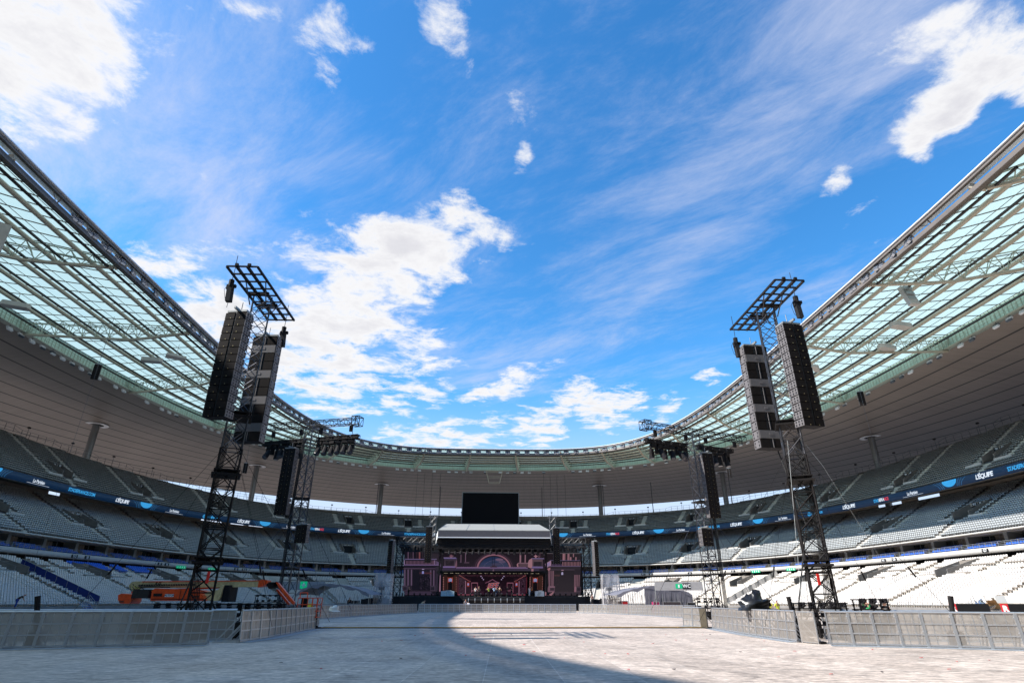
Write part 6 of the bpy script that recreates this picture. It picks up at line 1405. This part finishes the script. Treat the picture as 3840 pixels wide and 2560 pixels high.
for k in range(5):
    for y_ in (-.5, .5): xx = bx0 + (bx1 - bx0) * k / 4; m.tube((xx, y_, .66), (xx, y_, 1.75), .022, 6)
m.path([(bx0 + .1, -.5, 1.7), (bx0 + .05, -.4, 2.05), (bx0 + .5, -.4, 2.05), (bx0 + .55, -.5, 1.7)], .03, 6); m.build('basket', ORG, lift)
m = MB(); m.box((bx0 + .35, -.3, 1.45), (.35, .25, .55)); m.build('control_box', MT['cabinet'], lift)

# ================================================================== TENTS AND COVERED SCAFFOLDS
TENT = mat('grey_tarpaulin', (.17, .165, .19), .55, noise=.18, scale=1.2, bump=.4)
def tent(x0, x1, y0, y1, ze, zp, lab, peak=.5, closed=None, cut=None):
    t_ = empty('tent', ((x0 + x1) / 2, y0, 0)); cx = (x0 + x1) / 2; n = 22; rows = 8; V = []; F = []
    for j in range(rows + 1):
        v = j / rows
        for k in range(n + 1):
            u = k / n; s_ = math.sin(math.pi * (u ** (math.log(.5) / math.log(peak)))); sag = .10 * math.sin(v * math.pi * 3) * s_; flap = -.22 * (abs(u - .5) * 2) ** 8 - .07 * math.sin(k * 2.3 + j)
            V.append((x0 - cx + (x1 - x0) * u, (y1 - y0) * v, ze + (zp - ze) * s_ ** .8 + sag * .4 + flap * .6))
    F = [(j * (n + 1) + k, j * (n + 1) + k + 1, (j + 1) * (n + 1) + k + 1, (j + 1) * (n + 1) + k) for j in range(rows) for k in range(n)]
    npmesh('canopy', V, F, TENT, None, t_, True)
    m = MB()                                   # hanging valance with folds along the front
    for k in range(n):
        a, b = V[k], V[k + 1]; da, db = .34 + .14 * math.sin(k * 1.3), .34 + .14 * math.sin((k + 1) * 1.3)
        m.poly([(a[0], a[1] - .03, a[2] - da), (b[0], b[1] - .03, b[2] - db), (b[0], b[1], b[2]), (a[0], a[1], a[2])])
    m.build('valance', TENT, t_)
    if closed:
        m = MB(); k0, k1 = int(closed[0] * n), int(closed[1] * n)
        for k in range(k0, k1): a, b = V[k], V[k + 1]; w_ = .05 * math.sin(k * 2); m.poly([(a[0], a[1] + w_, .1), (b[0], b[1] - w_, .1), (b[0], b[1] + .02, b[2] - .05), (a[0], a[1] + .02, a[2] - .05)])
        m.build('front_wall', TENT, t_)
    m = MB()
    for k in range(6):
        for y_ in (0.05, y1 - y0): x_ = x0 - cx + (x1 - x0) * k / 5; m.tube((x_, y_, 0), (x_, y_, ze), .04, 6)
    m.build('frame', MT['rail'], t_); tag(t_, lab, 'tent'); return t_
tent(-27.2, -17.3, 86, 98, 2.55, 3.75, 'low open tent with a grey arched tarpaulin roof, left of the stage', .42)
tent(17.4, 28.2, 88, 100, 2.6, 3.65, 'low tent with a closed dark grey tarpaulin front, right of the stage', .55, closed=(.40, 1.0))
PLAS = bpy.data.materials.new('clear_plastic_sheet'); PLAS.use_nodes = True
_t = PLAS.node_tree; _b = _t.nodes['Principled BSDF']; _b.inputs['Base Color'].default_value = (.62, .60, .62, 1); _b.inputs['Roughness'].default_value = .3
_n = _t.nodes.new('ShaderNodeTexNoise'); _n.inputs['Scale'].default_value = 3.0; _n.inputs['Detail'].default_value = 9; _m = _t.nodes.new('ShaderNodeMapRange'); _m.inputs[1].default_value = .3; _m.inputs[2].default_value = .7; _m.inputs[3].default_value = .12; _m.inputs[4].default_value = .55
_t.links.new(_n.outputs[0], _m.inputs[0]); _t.links.new(_m.outputs[0], _b.inputs['Alpha'])
for cx, lab in ((-17.2, 'scaffold camera tower wrapped in clear plastic, left of the stage'), (18.3, 'scaffold camera tower wrapped in clear plastic, right of the stage')):
    t_ = empty('covered_scaffold', (cx, 97, 0)); m = MB(); w_ = 1.25; h_ = 5.4
    for sx in (-w_, 0, w_):
        for sy in (-.9, .9): m.tube((sx, sy, 0), (sx, sy, h_), .03, 6)
    for z in (.4, 1.5, 2.6, 3.7, h_):
        for sy in (-.9, .9): m.tube((-w_, sy, z), (w_, sy, z), .025, 5)
        for sx in (-w_, 0, w_): m.tube((sx, -.9, z), (sx, .9, z), .025, 5)
    for z in (.4, 2.6): m.tube((-w_, -.9, z), (0, -.9, z + 2.2), .025, 5); m.tube((0, -.9, z + 2.2), (w_, -.9, z), .025, 5)
    m.build('scaffold_tubes', MT['steel'], t_); m = MB(); m.box((0, 0, 1.9), (2 * w_, 1.8, .08)); m.build('platform', MT['soffit'], t_)
    n = 16; V = []; F = []
    per = [(-w_ - .06, -.97), (w_ + .06, -.97), (w_ + .06, .97), (-w_ - .06, .97), (-w_ - .06, -.97)]; pts = []
    for a, b in zip(per[:-1], per[1:]): pts += [(a[0] + (b[0] - a[0]) * k / 8, a[1] + (b[1] - a[1]) * k / 8) for k in range(8)]
    pts.append(pts[0]); rr = 8
    for j in range(rr + 1):
        for k, (a, b) in enumerate(pts[:-1] + [pts[0]]): w2 = .05 * math.sin(k * 2.1 + j * .7); V.append((a * (1 + w2), b * (1 + w2), h_ + .1 - (h_ - .5) * j / rr))
    c_ = len(pts); F = [(j * c_ + k, j * c_ + k + 1, (j + 1) * c_ + k + 1, (j + 1) * c_ + k) for j in range(rr) for k in range(c_ - 1)]
    npmesh('plastic_wrap', V, F, PLAS, None, t_, True)
    m = MB(); m.box((-.3, -.1, 3.4), (.8, .5, .45)); m.tube((-.3, -.1, 3.2), (-.3, -.1, 1.95), .10, 8); m.tube((-.3, -.1, 2.9), (-.7, -.4, 1.95), .04, 5); m.tube((-.3, -.1, 2.9), (.2, -.4, 1.95), .04, 5); m.build('camera_stand', MT['blackcloth'], t_); tag(t_, lab, 'scaffold tower')

# ================================================================== SMALLER THINGS BEHIND THE BARRIERS
def blob(name, c, d, material, label, cat, seed=1, loc=None, group=None, n=12, m_=8, crumple=.16):
    r = np.random.default_rng(seed); V = []; 
    for j in range(m_ + 1):
        ph = math.pi * .5 * j / m_
        for k in range(n): t = 2 * math.pi * k / n; q = 1 + r.normal(0, crumple); V.append((math.cos(t) * math.cos(ph) * d[0] * q, math.sin(t) * math.cos(ph) * d[1] * q, math.sin(ph) * d[2] * q))
    F = [(j * n + k, j * n + (k + 1) % n, (j + 1) * n + (k + 1) % n, (j + 1) * n + k) for j in range(m_) for k in range(n)]
    o = npmesh(name, V, F, material); o.location = c; tag(o, label, cat, group); return o
PLB = mat('shiny_black_plastic', (.012, .012, .013), .3, spec=.45)
sp = empty('covered_followspot', (12.6, 32.0, 0)); tag(sp, 'spotlight on a stand wrapped in shiny black plastic, right of the field', 'spotlight')
o = blob('plastic_cover', (0, 0, 1.15), (.85, .5, .72), PLB, None, None, 5, n=15, m_=9, crumple=.22); o.parent = sp
m = MB(); m.tube((0, 0, 0), (0, 0, 1.4), .07, 8)
for a in range(3): m.tube((0, 0, .7), (.6 * math.cos(a * 2.1), .6 * math.sin(a * 2.1), 0), .03, 6)
m.tube((.2, -.1, 1.25), (.75, -.2, 1.5), .14, 10); m.build('stand', MT['blacksteel'], sp)
for (x, y, tx, lab) in ((-18.6, 25.3, -.36, 'black jet tube leaning left behind the near left barriers'), (17.55, 24.9, .24, 'black jet tube leaning right behind the near right barriers'), (12.9, 28.6, -.10, 'black jet tube standing just left of the near right tower')):
    j_ = empty('jet_tube', (x, y, 0)); m = MB(); m.tube((0, 0, .45), (tx, 0, 1.72 if x < 0 else 1.78), .085, 14, r2=.10); m.build('barrel', MT['blacksteel'], j_); m = MB(); m.box((0, 0, .22), (.4, .4, .44)); m.tube((-.25, 0, .45), (.25, 0, .45), .04, 6); m.build('base', MT['cabinet'], j_); tag(j_, lab, 'jet tube')
def dolly(x, y, w, rows, lab, group=None):
    d_ = empty('lamp_dolly', (x, y, 0)); m = MB()
    for z in rows: m.bar((-w / 2, -.25, z), (w / 2, -.25, z), .05, .045); m.bar((-w / 2, .25, z), (w / 2, .25, z), .05, .045)
    for xx in (-w / 2 + .1, w / 2 - .1):
        for yy in (-.25, .25): m.bar((xx, yy, .1), (xx, yy, rows[-1]), .05)
    m.build('rack', MT['blacksteel'], d_); m = MB()
    for z in rows[:-1] + [rows[-1] - .12]:
        for k in range(max(2, int(w / .45))): xx = -w / 2 + .25 + k * (w - .5) / max(1, int(w / .45) - 1); m.box((xx + .03 * math.sin(k * 5 + z * 9), -.2, z + .10), (.17, .2, .14 + .04 * math.sin(k * 3))); m.tube((xx, -.3, z + .08), (xx + .05, -.42, z + .14), .05, 6)
    m.build('stored_lamps', MT['cabinet'], d_); m = MB()
    for xx in (-w / 2 + .1, w / 2 - .1): m.tube((xx, -.2, .08), (xx, -.15, .08), .08, 8)
    m.build('castor', MT['rubber'], d_); tag(d_, lab, 'lamp rack', group)
dolly(14.1, 28.4, 2.4, [.6, .95, 1.28, 1.50], 'black rack of stored lamps at the foot of the near right tower')
dolly(16.4, 28.2, 1.5, [.6, .95, 1.25, 1.45, 1.66], 'taller black rack of stored lamps right of the near right tower')
dolly(16.6, 50.0, 2.0, [.7, 1.1, 1.5, 1.8], 'distant black rack of stored lamps left of the black plastic spotlight')
for k, x in enumerate((-16.6, -14.4, -12.6)): dolly(x, 31.6 + .5 * k, 2.0, [.5, .85, 1.15, 1.42], ['first from left black rack of lamps in front of the boom lift', 'middle black rack of lamps at the foot of the left tower', 'right black rack of lamps beside the left tower'][k])
dolly(-19.0, 52.0, 2.4, [.7, 1.1, 1.5, 2.0], 'black rack of lamps at the foot of the far left tower')
# covers, boxes, foil on the right
def cover(x, y, rz, w, lab):
    c_ = empty('draped_cover', (x, y, 0), rz); m = MB(); m.box((0, 0, 1.30), (w, .10, .40)); m.build('black_cover', PLB, c_); m = MB(); m.box((-w / 2 - .11, 0, 1.30), (.24, .11, .40)); text_on(m, 'R', .30, (-w / 2 - .11, -.058, 1.30), (1, 0, 0), (0, 0, 1), mi=1, bold=.02); m.build('red_end', [mat('cover_red', (.55, .02, .03), .5), MT['whitepaint']], c_); tag(c_, lab, 'cover')
cover(19.7, 26.3, R(-23), 1.2, 'black cover with a red end hung on the rear barriers, right'); cover(21.35, 25.5, R(-23), 1.2, 'second black cover with a red end at the right edge')
cb_ = empty('cardboard_box', (21.0, 26.6, 0), R(-15)); m = MB(); m.box((0, 0, 1.35), (.75, .5, .34)); m.add([(-.38, -.25, 1.52), (.0, -.25, 1.52), (-.12, -.42, 1.66), (-.5, -.42, 1.6)], [(0, 1, 2, 3)]); m.build('carton', mat('cardboard', (.50, .30, .13), .85, noise=.08), cb_); m = MB(); m.box((0, 0, .6), (.9, .6, 1.15)); m.build('trolley', MT['frame'], cb_); tag(cb_, 'open brown cardboard box on a trolley near the right edge', 'box')
o = MB(); o.box((0, 0, 1.55), (.5, .03, .55), rx=R(-12)); o.box((0, 0, .7), (.05, .05, 1.3)); o = o.build('white_board', MT['whitepaint'], None, loc=(21.7, 27.0, 0)); tag(o, 'white board standing behind the cardboard box at the right edge', 'board')
blob('foil_wrap', (20.3, 26.5, 1.15), (.45, .3, .35), mat('silver_foil', (.7, .7, .72), .2, metal=.9), 'crumpled silver foil on the rear barrier beside the cardboard box', 'foil', 9, crumple=.3)
blob('yellow_bundle', (-13.5, 44.0, .9), (.35, .3, .4), mat('yellow_cloth', (.6, .5, .03), .7), 'yellow cloth bundle behind the jib of the boom lift', 'bundle', 11, crumple=.25)
blob('white_bundle', (-11.9, 44.5, .9), (.35, .3, .35), MT['whitepaint'], 'white plastic bundle behind the receding left barriers', 'bundle', 12, crumple=.25)
# flight cases by the right tent, generators etc
CASES = [((17.2, 66.5), (.9, .8, 1.6), (.34, .012, .09), 'pink edged flight case in front of the right tent'), ((19.0, 66.8), (2.6, .8, 1.6), (.05, .04, .045), 'long dark flight case in front of the right tent'), ((14.1, 67.5), (.8, .7, 1.7), (.35, .015, .015), 'red case beside the open end of the right tent'), ((20.9, 66.2), (1.1, .7, 1.5), (.02, .02, .022), 'tall black case at the right end of the right tent'),
         ((-17.0, 69.0), (1.2, .8, 1.0), (.03, .03, .035), 'black case under the left tent'), ((-15.5, 70.0), (1.5, .8, 1.2), (.05, .05, .055), 'dark flight case at the right end of the left tent'), ((-19.3, 69.5), (1.0, .7, .9), (.25, .26, .28), 'grey case under the left tent'), ((18.2, 69.8), (1.9, .3, 2.05), (.22, .17, .13), 'brown board leaning in the right tent front'),
         ((23.5, 86), (1.8, 1, 1.4), (.02, .02, .02), 'black case beyond the right tent'), ((-22, 100), (2.2, 1.2, 1.7), (.02, .02, .02), 'black case beyond the left tent')]
for (x, y), d, c, lab in CASES:
    kq = 1.3 if x > 13 else 1.22; x, y = x * kq, y * kq; d = tuple(q * (.95 if x > 13 else 1.0) for q in d)
    c_ = empty('flight_case', (x, y, 0), R(rng.uniform(-8, 8))); m = MB(); m.box((0, 0, d[2] / 2 + .1), (d[0], d[1], d[2] - .1)); m.build('shell', mat('case_' + lab[:9], c, .5, noise=.15), c_); m = MB()
    for sx in (-1, 1):
        for sy in (-1, 1): m.bar((sx * d[0] / 2, sy * d[1] / 2, .12), (sx * d[0] / 2, sy * d[1] / 2, d[2] + .05), .05)
    m.bar((-d[0] / 2, -d[1] / 2, d[2] + .05), (d[0] / 2, -d[1] / 2, d[2] + .05), .05); m.bar((-d[0] / 2, -d[1] / 2, d[2] * .65), (d[0] / 2, -d[1] / 2, d[2] * .65), .04); m.build('edges', MT['alu'], c_); m = MB()
    for sx in (-1, 1): m.tube((sx * d[0] * .4, -.1, .06), (sx * d[0] * .4, .1, .06), .06, 8)
    m.build('castor', MT['rubber'], c_); tag(c_, lab, 'case')
# first aid and toilet banners
for (x, y, z, rz, kind_, lab) in ((-27.8, 90, 3.6, R(12), 'cross', 'grey banner with a green first aid cross behind the left tent'), (25.4, 85, 3.55, R(-10), 'WC', 'grey banner with a black WC sign behind the right tent')):
    b_ = empty('hanging_banner', (x, y, 0), rz); m = MB(); m.box((0, 0, z), (6.4, .04, 1.1)); m.build('cloth', mat('banner_grey_' + kind_, (.32, .31, .31) , .85, noise=.1), b_); m = MB()
    for sx in (-3.2, 3.2): m.tube((sx, .05, 0), (sx, .05, z + .6), .05, 6)
    m.build('posts', MT['rail'], b_); m = MB()
    if kind_ == 'cross': m.box((0.3, -.03, z + .1), (.95, .03, .95), mi=0); m.box((.3, -.055, z + .1), (.16, .02, .6), mi=1); m.box((.3, -.052, z + .1), (.6, .02, .16), mi=1)
    else:
        m.box((1.1, -.03, z), (1.1, .03, .75), mi=2); text_on(m, 'WC', .62, (1.1, -.05, z), (1, 0, 0), (0, 0, 1), mi=1, bold=.02); m.box((0.05, -.03, z), (.9, .03, .6), mi=0); m.box((0.05, -.055, z), (.2, .03, .4), mi=1); m.box((.55, -.025, z), (.2, .02, .2), mi=0)
    m.build('sign', [MT['green'], MT['whitepaint'], MT['signblack']], b_); tag(b_, lab, 'banner')
# litter: red scraps and dark bits on the floor
RED = mat('red_scrap', (.6, .01, .02), .7); r2 = np.random.default_rng(3); sc0 = None
for k in range(46):
    x = r2.uniform(-9, 15); y = r2.uniform(12, 38)
    red = k % 5 != 0; me = None
    m = MB(); s_ = r2.uniform(.03, .07); a = [(s_ * math.cos(t) * r2.uniform(.5, 1.3), s_ * math.sin(t) * r2.uniform(.4, 1.2), .012 + .02 * r2.random()) for t in (0, 1.2, 2.6, 3.9, 5.1)]
    m.prism(a, (0, 0, .006)); o = m.build('paper_scrap', RED if red else MT['blacksteel'], None, loc=(x, y, 0)); tag(o, 'tiny red paper scrap lying on the field floor' if red else 'tiny dark scrap lying on the field floor', 'scrap', 'red scraps on the floor' if red else 'dark scraps on the floor')

# ================================================================== PEOPLE
def skin_geo(nodes, edges, sub=2):
    """one continuous surface grown round a joint skeleton; nodes {(name): (x,y,z,r)}"""
    names = list(nodes); me = bpy.data.meshes.new('s'); me.from_pydata([nodes[n][:3] for n in names], [(names.index(a), names.index(b)) for a, b in edges], []); o = bpy.data.objects.new('s', me); COL.objects.link(o)
    md = o.modifiers.new('k', 'SKIN'); sv = me.skin_vertices[0].data
    for i_, n in enumerate(names): r = nodes[n][3]; sv[i_].radius = (r, r) if not isinstance(r, tuple) else r; sv[i_].use_root = (i_ == 0)
    md2 = o.modifiers.new('u', 'SUBSURF'); md2.levels = sub
    dg = bpy.context.evaluated_depsgraph_get(); dg.update(); out = bpy.data.meshes.new_from_object(o.evaluated_get(dg)); bpy.data.objects.remove(o); bpy.data.meshes.remove(me)
    out.polygons.foreach_set('use_smooth', np.ones(len(out.polygons), bool)); return out
def pose_nodes(kind):
    """standing figure 1.76 m, facing -y"""
    n = {'pelvis': (0, 0, .95, .135), 'belly': (0, .0, 1.08, .125), 'chest': (0, 0, 1.30, .155), 'neck': (0, 0, 1.48, .058), 'chin': (0, -.01, 1.56, .068), 'skull': (0, -.01, 1.66, .095), 'crown': (0, 0, 1.73, .06)}
    A = {'stand': {'-': ((-.20, 0, 1.40), (-.26, .02, 1.13), (-.25, -.08, .88)), '+': ((.20, 0, 1.40), (.26, .02, 1.13), (.25, -.08, .88))},
         'hands_up': {'-': ((-.20, 0, 1.40), (-.27, -.06, 1.14), (-.12, -.27, 1.22)), '+': ((.20, 0, 1.40), (.27, -.06, 1.14), (.12, -.27, 1.24))},
         'akimbo': {'-': ((-.20, 0, 1.40), (-.38, .04, 1.18), (-.20, -.06, 1.0)), '+': ((.20, 0, 1.40), (.38, .04, 1.18), (.20, -.06, 1.0))},
         'bend': {'-': ((-.20, -.35, 1.25), (-.24, -.48, 1.02), (-.2, -.62, .84)), '+': ((.20, -.35, 1.25), (.24, -.48, 1.02), (.2, -.62, .84))}}[kind]
    if kind == 'bend': n.update({'belly': (0, -.10, 1.06, .125), 'chest': (0, -.30, 1.20, .155), 'neck': (0, -.45, 1.30, .058), 'chin': (0, -.52, 1.34, .068), 'skull': (0, -.60, 1.40, .095), 'crown': (0, -.66, 1.44, .06)})
    E_ = [('pelvis', 'belly'), ('belly', 'chest'), ('chest', 'neck'), ('neck', 'chin'), ('chin', 'skull'), ('skull', 'crown')]
    for s_, sx in (('-', -1), ('+', 1)):
        sh, el, wr = A[s_]; n['sh' + s_] = (*sh, .062); n['el' + s_] = (*el, .042); n['wr' + s_] = (*wr, .028)
        d = Vector(wr) - Vector(el); d.normalize(); pm = Vector(wr) + d * .07; n['pm' + s_] = (*pm, (.034, .020)); E_ += [('chest', 'sh' + s_), ('sh' + s_, 'el' + s_), ('el' + s_, 'wr' + s_), ('wr' + s_, 'pm' + s_)]
        side = d.cross(Vector((0, -1, 0.2))).normalized()
        for q in range(4):
            f0 = pm + d * (.075 if q in (1, 2) else .06) + side * (.024 * (q - 1.5)); f1 = f0 + d * .02 + Vector((0, -.012, 0)); n[f'f{q}{s_}'] = (*f0, .0085); E_ += [('pm' + s_, f'f{q}{s_}')]
        th = Vector(wr) + d * .05 - side * .055; n['th' + s_] = (*th, .010); E_ += [('pm' + s_, 'th' + s_)]
        n['hip' + s_] = (sx * .10, 0, .88, .095); n['kn' + s_] = (sx * .115, -.015, .50, .062); n['an' + s_] = (sx * .12, .02, .09, .042); n['to' + s_] = (sx * .14, -.15, .045, .038)
        E_ += [('pelvis', 'hip' + s_), ('hip' + s_, 'kn' + s_), ('kn' + s_, 'an' + s_), ('an' + s_, 'to' + s_)]
    return n, E_
PG = {}
for kd in ('stand', 'hands_up', 'akimbo', 'bend'):
    n, E_ = pose_nodes(kd); body = skin_geo(n, E_)
    gr = lambda keys, k=1.0, ov={}: {a: (*n[a][:3], ov.get(a, (n[a][3] if not isinstance(n[a][3], tuple) else n[a][3][0]) * k)) for a in keys}
    def midp(a, b, t, r): p = Vector(n[a][:3]).lerp(Vector(n[b][:3]), t); return (*p, r)
    top = gr(['belly', 'chest', 'sh-', 'sh+'], 1.12); top['hem'] = (*Vector(n['pelvis'][:3]), .150); top['nk'] = midp('chest', 'neck', .7, .075); top['sl-'] = midp('sh-', 'el-', .75, .062); top['sl+'] = midp('sh+', 'el+', .75, .062)
    topm = skin_geo(top, [('hem', 'belly'), ('belly', 'chest'), ('chest', 'nk'), ('chest', 'sh-'), ('chest', 'sh+'), ('sh-', 'sl-'), ('sh+', 'sl+')])
    tr = gr(['pelvis', 'hip-', 'hip+', 'kn-', 'kn+', 'an-', 'an+'], 1.14, {'an-': .062, 'an+': .062, 'kn-': .078, 'kn+': .078}); trm = skin_geo(tr, [('pelvis', 'hip-'), ('pelvis', 'hip+'), ('hip-', 'kn-'), ('hip+', 'kn+'), ('kn-', 'an-'), ('kn+', 'an+')])
    sk = Vector(n['skull'][:3]); cr_ = Vector(n['crown'][:3]); hn = {'a': (*(sk + (cr_ - sk) * .55 + Vector((0, .02, 0))), .102), 'b': (*(sk + Vector((0, .045, -.02))), .085)}; hair = skin_geo(hn, [('a', 'b')])
    sho = {}; shm = MB()
    for s_ in '-+': a = Vector(n['an' + s_][:3]); t = Vector(n['to' + s_][:3]); shm.tube(a + Vector((0, .05, -.04)), t + Vector((0, -.02, 0)), .052, 10, r2=.045)
    sm_ = bpy.data.meshes.new('shoes'); sm_.from_pydata(shm.v, [], shm.f)
    fm = MB(); F_ = sk + Vector((0, -.088, -.0)) if kd != 'bend' else sk + Vector((0, -.06, -.07))
    for sx in (-.033, .033): fm.lathe((F_.x + sx, F_.y + .008, F_.z - .005), [(.004, -.010), (.012, -.004), (.012, .004), (.004, .010)], 8, mi=0)
    fm.prism([(F_.x - .012, F_.y + .01, F_.z - .05), (F_.x + .012, F_.y + .01, F_.z - .05), (F_.x, F_.y + .01, F_.z - .005)], (0, -.025, -.004), mi=1); fm.box((F_.x, F_.y + .014, F_.z - .072), (.045, .015, .010), mi=2)
    for sx in (-1, 1): fm.lathe((sk.x + sx * .092, sk.y + .01, sk.z - .045), [(.004, 0), (.016, .012), (.018, .035), (.006, .055)], 8, mi=1)
    fc = bpy.data.meshes.new('face'); fc.from_pydata(fm.v, [], fm.f); fc.polygons.foreach_set('material_index', np.array(fm.m, np.int32)) if False else None
    for a, b in ((body, 0), (topm, 1), (trm, 2), (hair, 3), (sm_, 4)): a.materials.clear(); a.materials.append(MT['black'])
    for q in range(3): fc.materials.append(MT['black'])
    fc.polygons.foreach_set('material_index', np.array(fm.m, np.int32)); PG[kd] = (body, topm, trm, hair, sm_, fc)
SK1, SK2 = mat('skin_light', (.42, .22, .15), .5), mat('skin_dark', (.12, .06, .038), .5); HR = mat('hair_dark', (.015, .011, .009), .7); HR2 = mat('hair_brown', (.09, .045, .02), .7); LIP = mat('lips', (.25, .08, .07), .5)
CL = {}
def cloth(c):
    if c not in CL: CL[c] = mat('cloth_%d' % len(CL), c, .85, noise=.12, scale=8)
    return CL[c]
def person(x, y, z, rz, kd, topc, trc, lab, skin=SK1, hair=HR, hat=None, s=1.0):
    r = empty('person', (x, y, z), R(rz)); r.scale = (s,) * 3; body, topm, trm, hr, sh, fc = PG[kd]
    for nm, me, mt_ in (('body', body, skin), ('top', topm, cloth(topc)), ('trousers', trm, cloth(trc)), ('hair', hr, hair if hat is None else cloth(hat)), ('shoes', sh, MT['rubber'])):
        o = bpy.data.objects.new('helmet' if nm == 'hair' and hat else nm, me); COL.objects.link(o); o.parent = r; o.material_slots[0].link = 'OBJECT'; o.material_slots[0].material = mt_
    o = bpy.data.objects.new('face', fc); COL.objects.link(o); o.parent = r
    for q, mt_ in enumerate((HR, skin, LIP)): o.material_slots[q].link = 'OBJECT'; o.material_slots[q].material = mt_
    tag(r, lab, 'person')
BK = (.015, .015, .018); WH = (.62, .62, .64); JE = (.03, .05, .10)
PS = lambda px: (px - 1847) * .0512
person(PS(1782), 119.6, 2.41, 160, 'stand', WH, BK, 'person in a white shirt and black trousers, leftmost of the group on the stage')
person(PS(1795), 119.0, 2.41, 10, 'akimbo', BK, BK, 'person in a black sleeveless top with bare arms out, second from left on the stage', s=1.04)
person(PS(1832), 119.2, 2.41, 200, 'hands_up', (.40, .52, .06), BK, 'person in a yellow green top near the red lettering on the stage')
person(PS(1852), 118.8, 2.41, 180, 'hands_up', (.42, .58, .78), BK, 'person in a loose light blue shirt seen from behind at centre stage', skin=SK2, s=1.03)
person(PS(1861), 119.8, 2.41, 190, 'stand', (.06, .06, .07), JE, 'person in a dark grey top just right of the one in light blue')
person(PS(1873), 119.3, 2.41, 150, 'akimbo', BK, BK, 'broad person all in black at the right of the central group on the stage', s=1.05)
person(PS(1902), 120.6, 2.53, 90, 'stand', BK, BK, 'slim person in black standing before the right hand gate window')
person(PS(1919), 120.8, 2.53, 250, 'hands_up', BK, BK, 'person in black facing left beside the right hand gate window')
person(PS(1989), 119.9 + 2.7, 2.53, 40, 'stand', WH, WH, 'person all in white standing left of the light grey desk', hair=HR2)
person(PS(1998), 123.0, 2.53, 300, 'hands_up', (.55, .18, .02), BK, 'person in an orange and yellow top behind the light grey desk')
person(PS(1517) + .4, 121.9 + .9, 2.53, 60, 'hands_up', BK, BK, 'person in black at the far left corner of the stage', skin=SK1)
person(PS(1583) * .86, 101.0, .25, 70, 'bend', (.50, .44, .30), BK, 'person in a tan shirt leaning over behind the far barriers, left')
person(PS(1741) * .86, 104.0, .15, 20, 'stand', (.3, .3, .32), BK, 'dark haired person in a patterned top behind the far barriers')
person(PS(1754) * .86, 104.2, .0, 200, 'bend', WH, JE, 'person in a white shirt bending behind the far barriers near the thrust')
person(19.3, 120.0, 1.1, 210, 'hands_up', (.50, .28, .22), BK, 'person in a pinkish top at the right end of the stage', hair=HR2)
person(24.0, 55.0, .0, 160, 'stand', (.55, .50, .05), JE, 'worker with a red helmet and yellow vest behind the right barriers', hat=(.55, .02, .02))
person(24.9, 55.4, .0, 200, 'hands_up', (.55, .60, .06), JE, 'worker with a blue helmet and yellow vest behind the right barriers', hat=(.02, .10, .5))
person(27.3, 46.0, .0, 140, 'stand', (.03, .30, .10), BK, 'person in a green shirt right of the near right tower', hair=HR2)
person(27.9, 46.6, -.2, 220, 'hands_up', (.30, .16, .12), BK, 'person in brown between two others, right of the near right tower', hair=HR2)
person(28.6, 45.8, .0, 100, 'akimbo', (.5, .48, .46), JE, 'person with arms out at the right of the trio behind the barriers', hair=HR2)
person(-20.3, 88.0, .35, 170, 'hands_up', BK, JE, 'person in black standing under the right end of the left tent', hair=HR2)
person(-55.0, 74.0, .8, 120, 'bend', BK, (.02, .05, .25), 'person in black and blue leaning by the front row of the left lower tier')
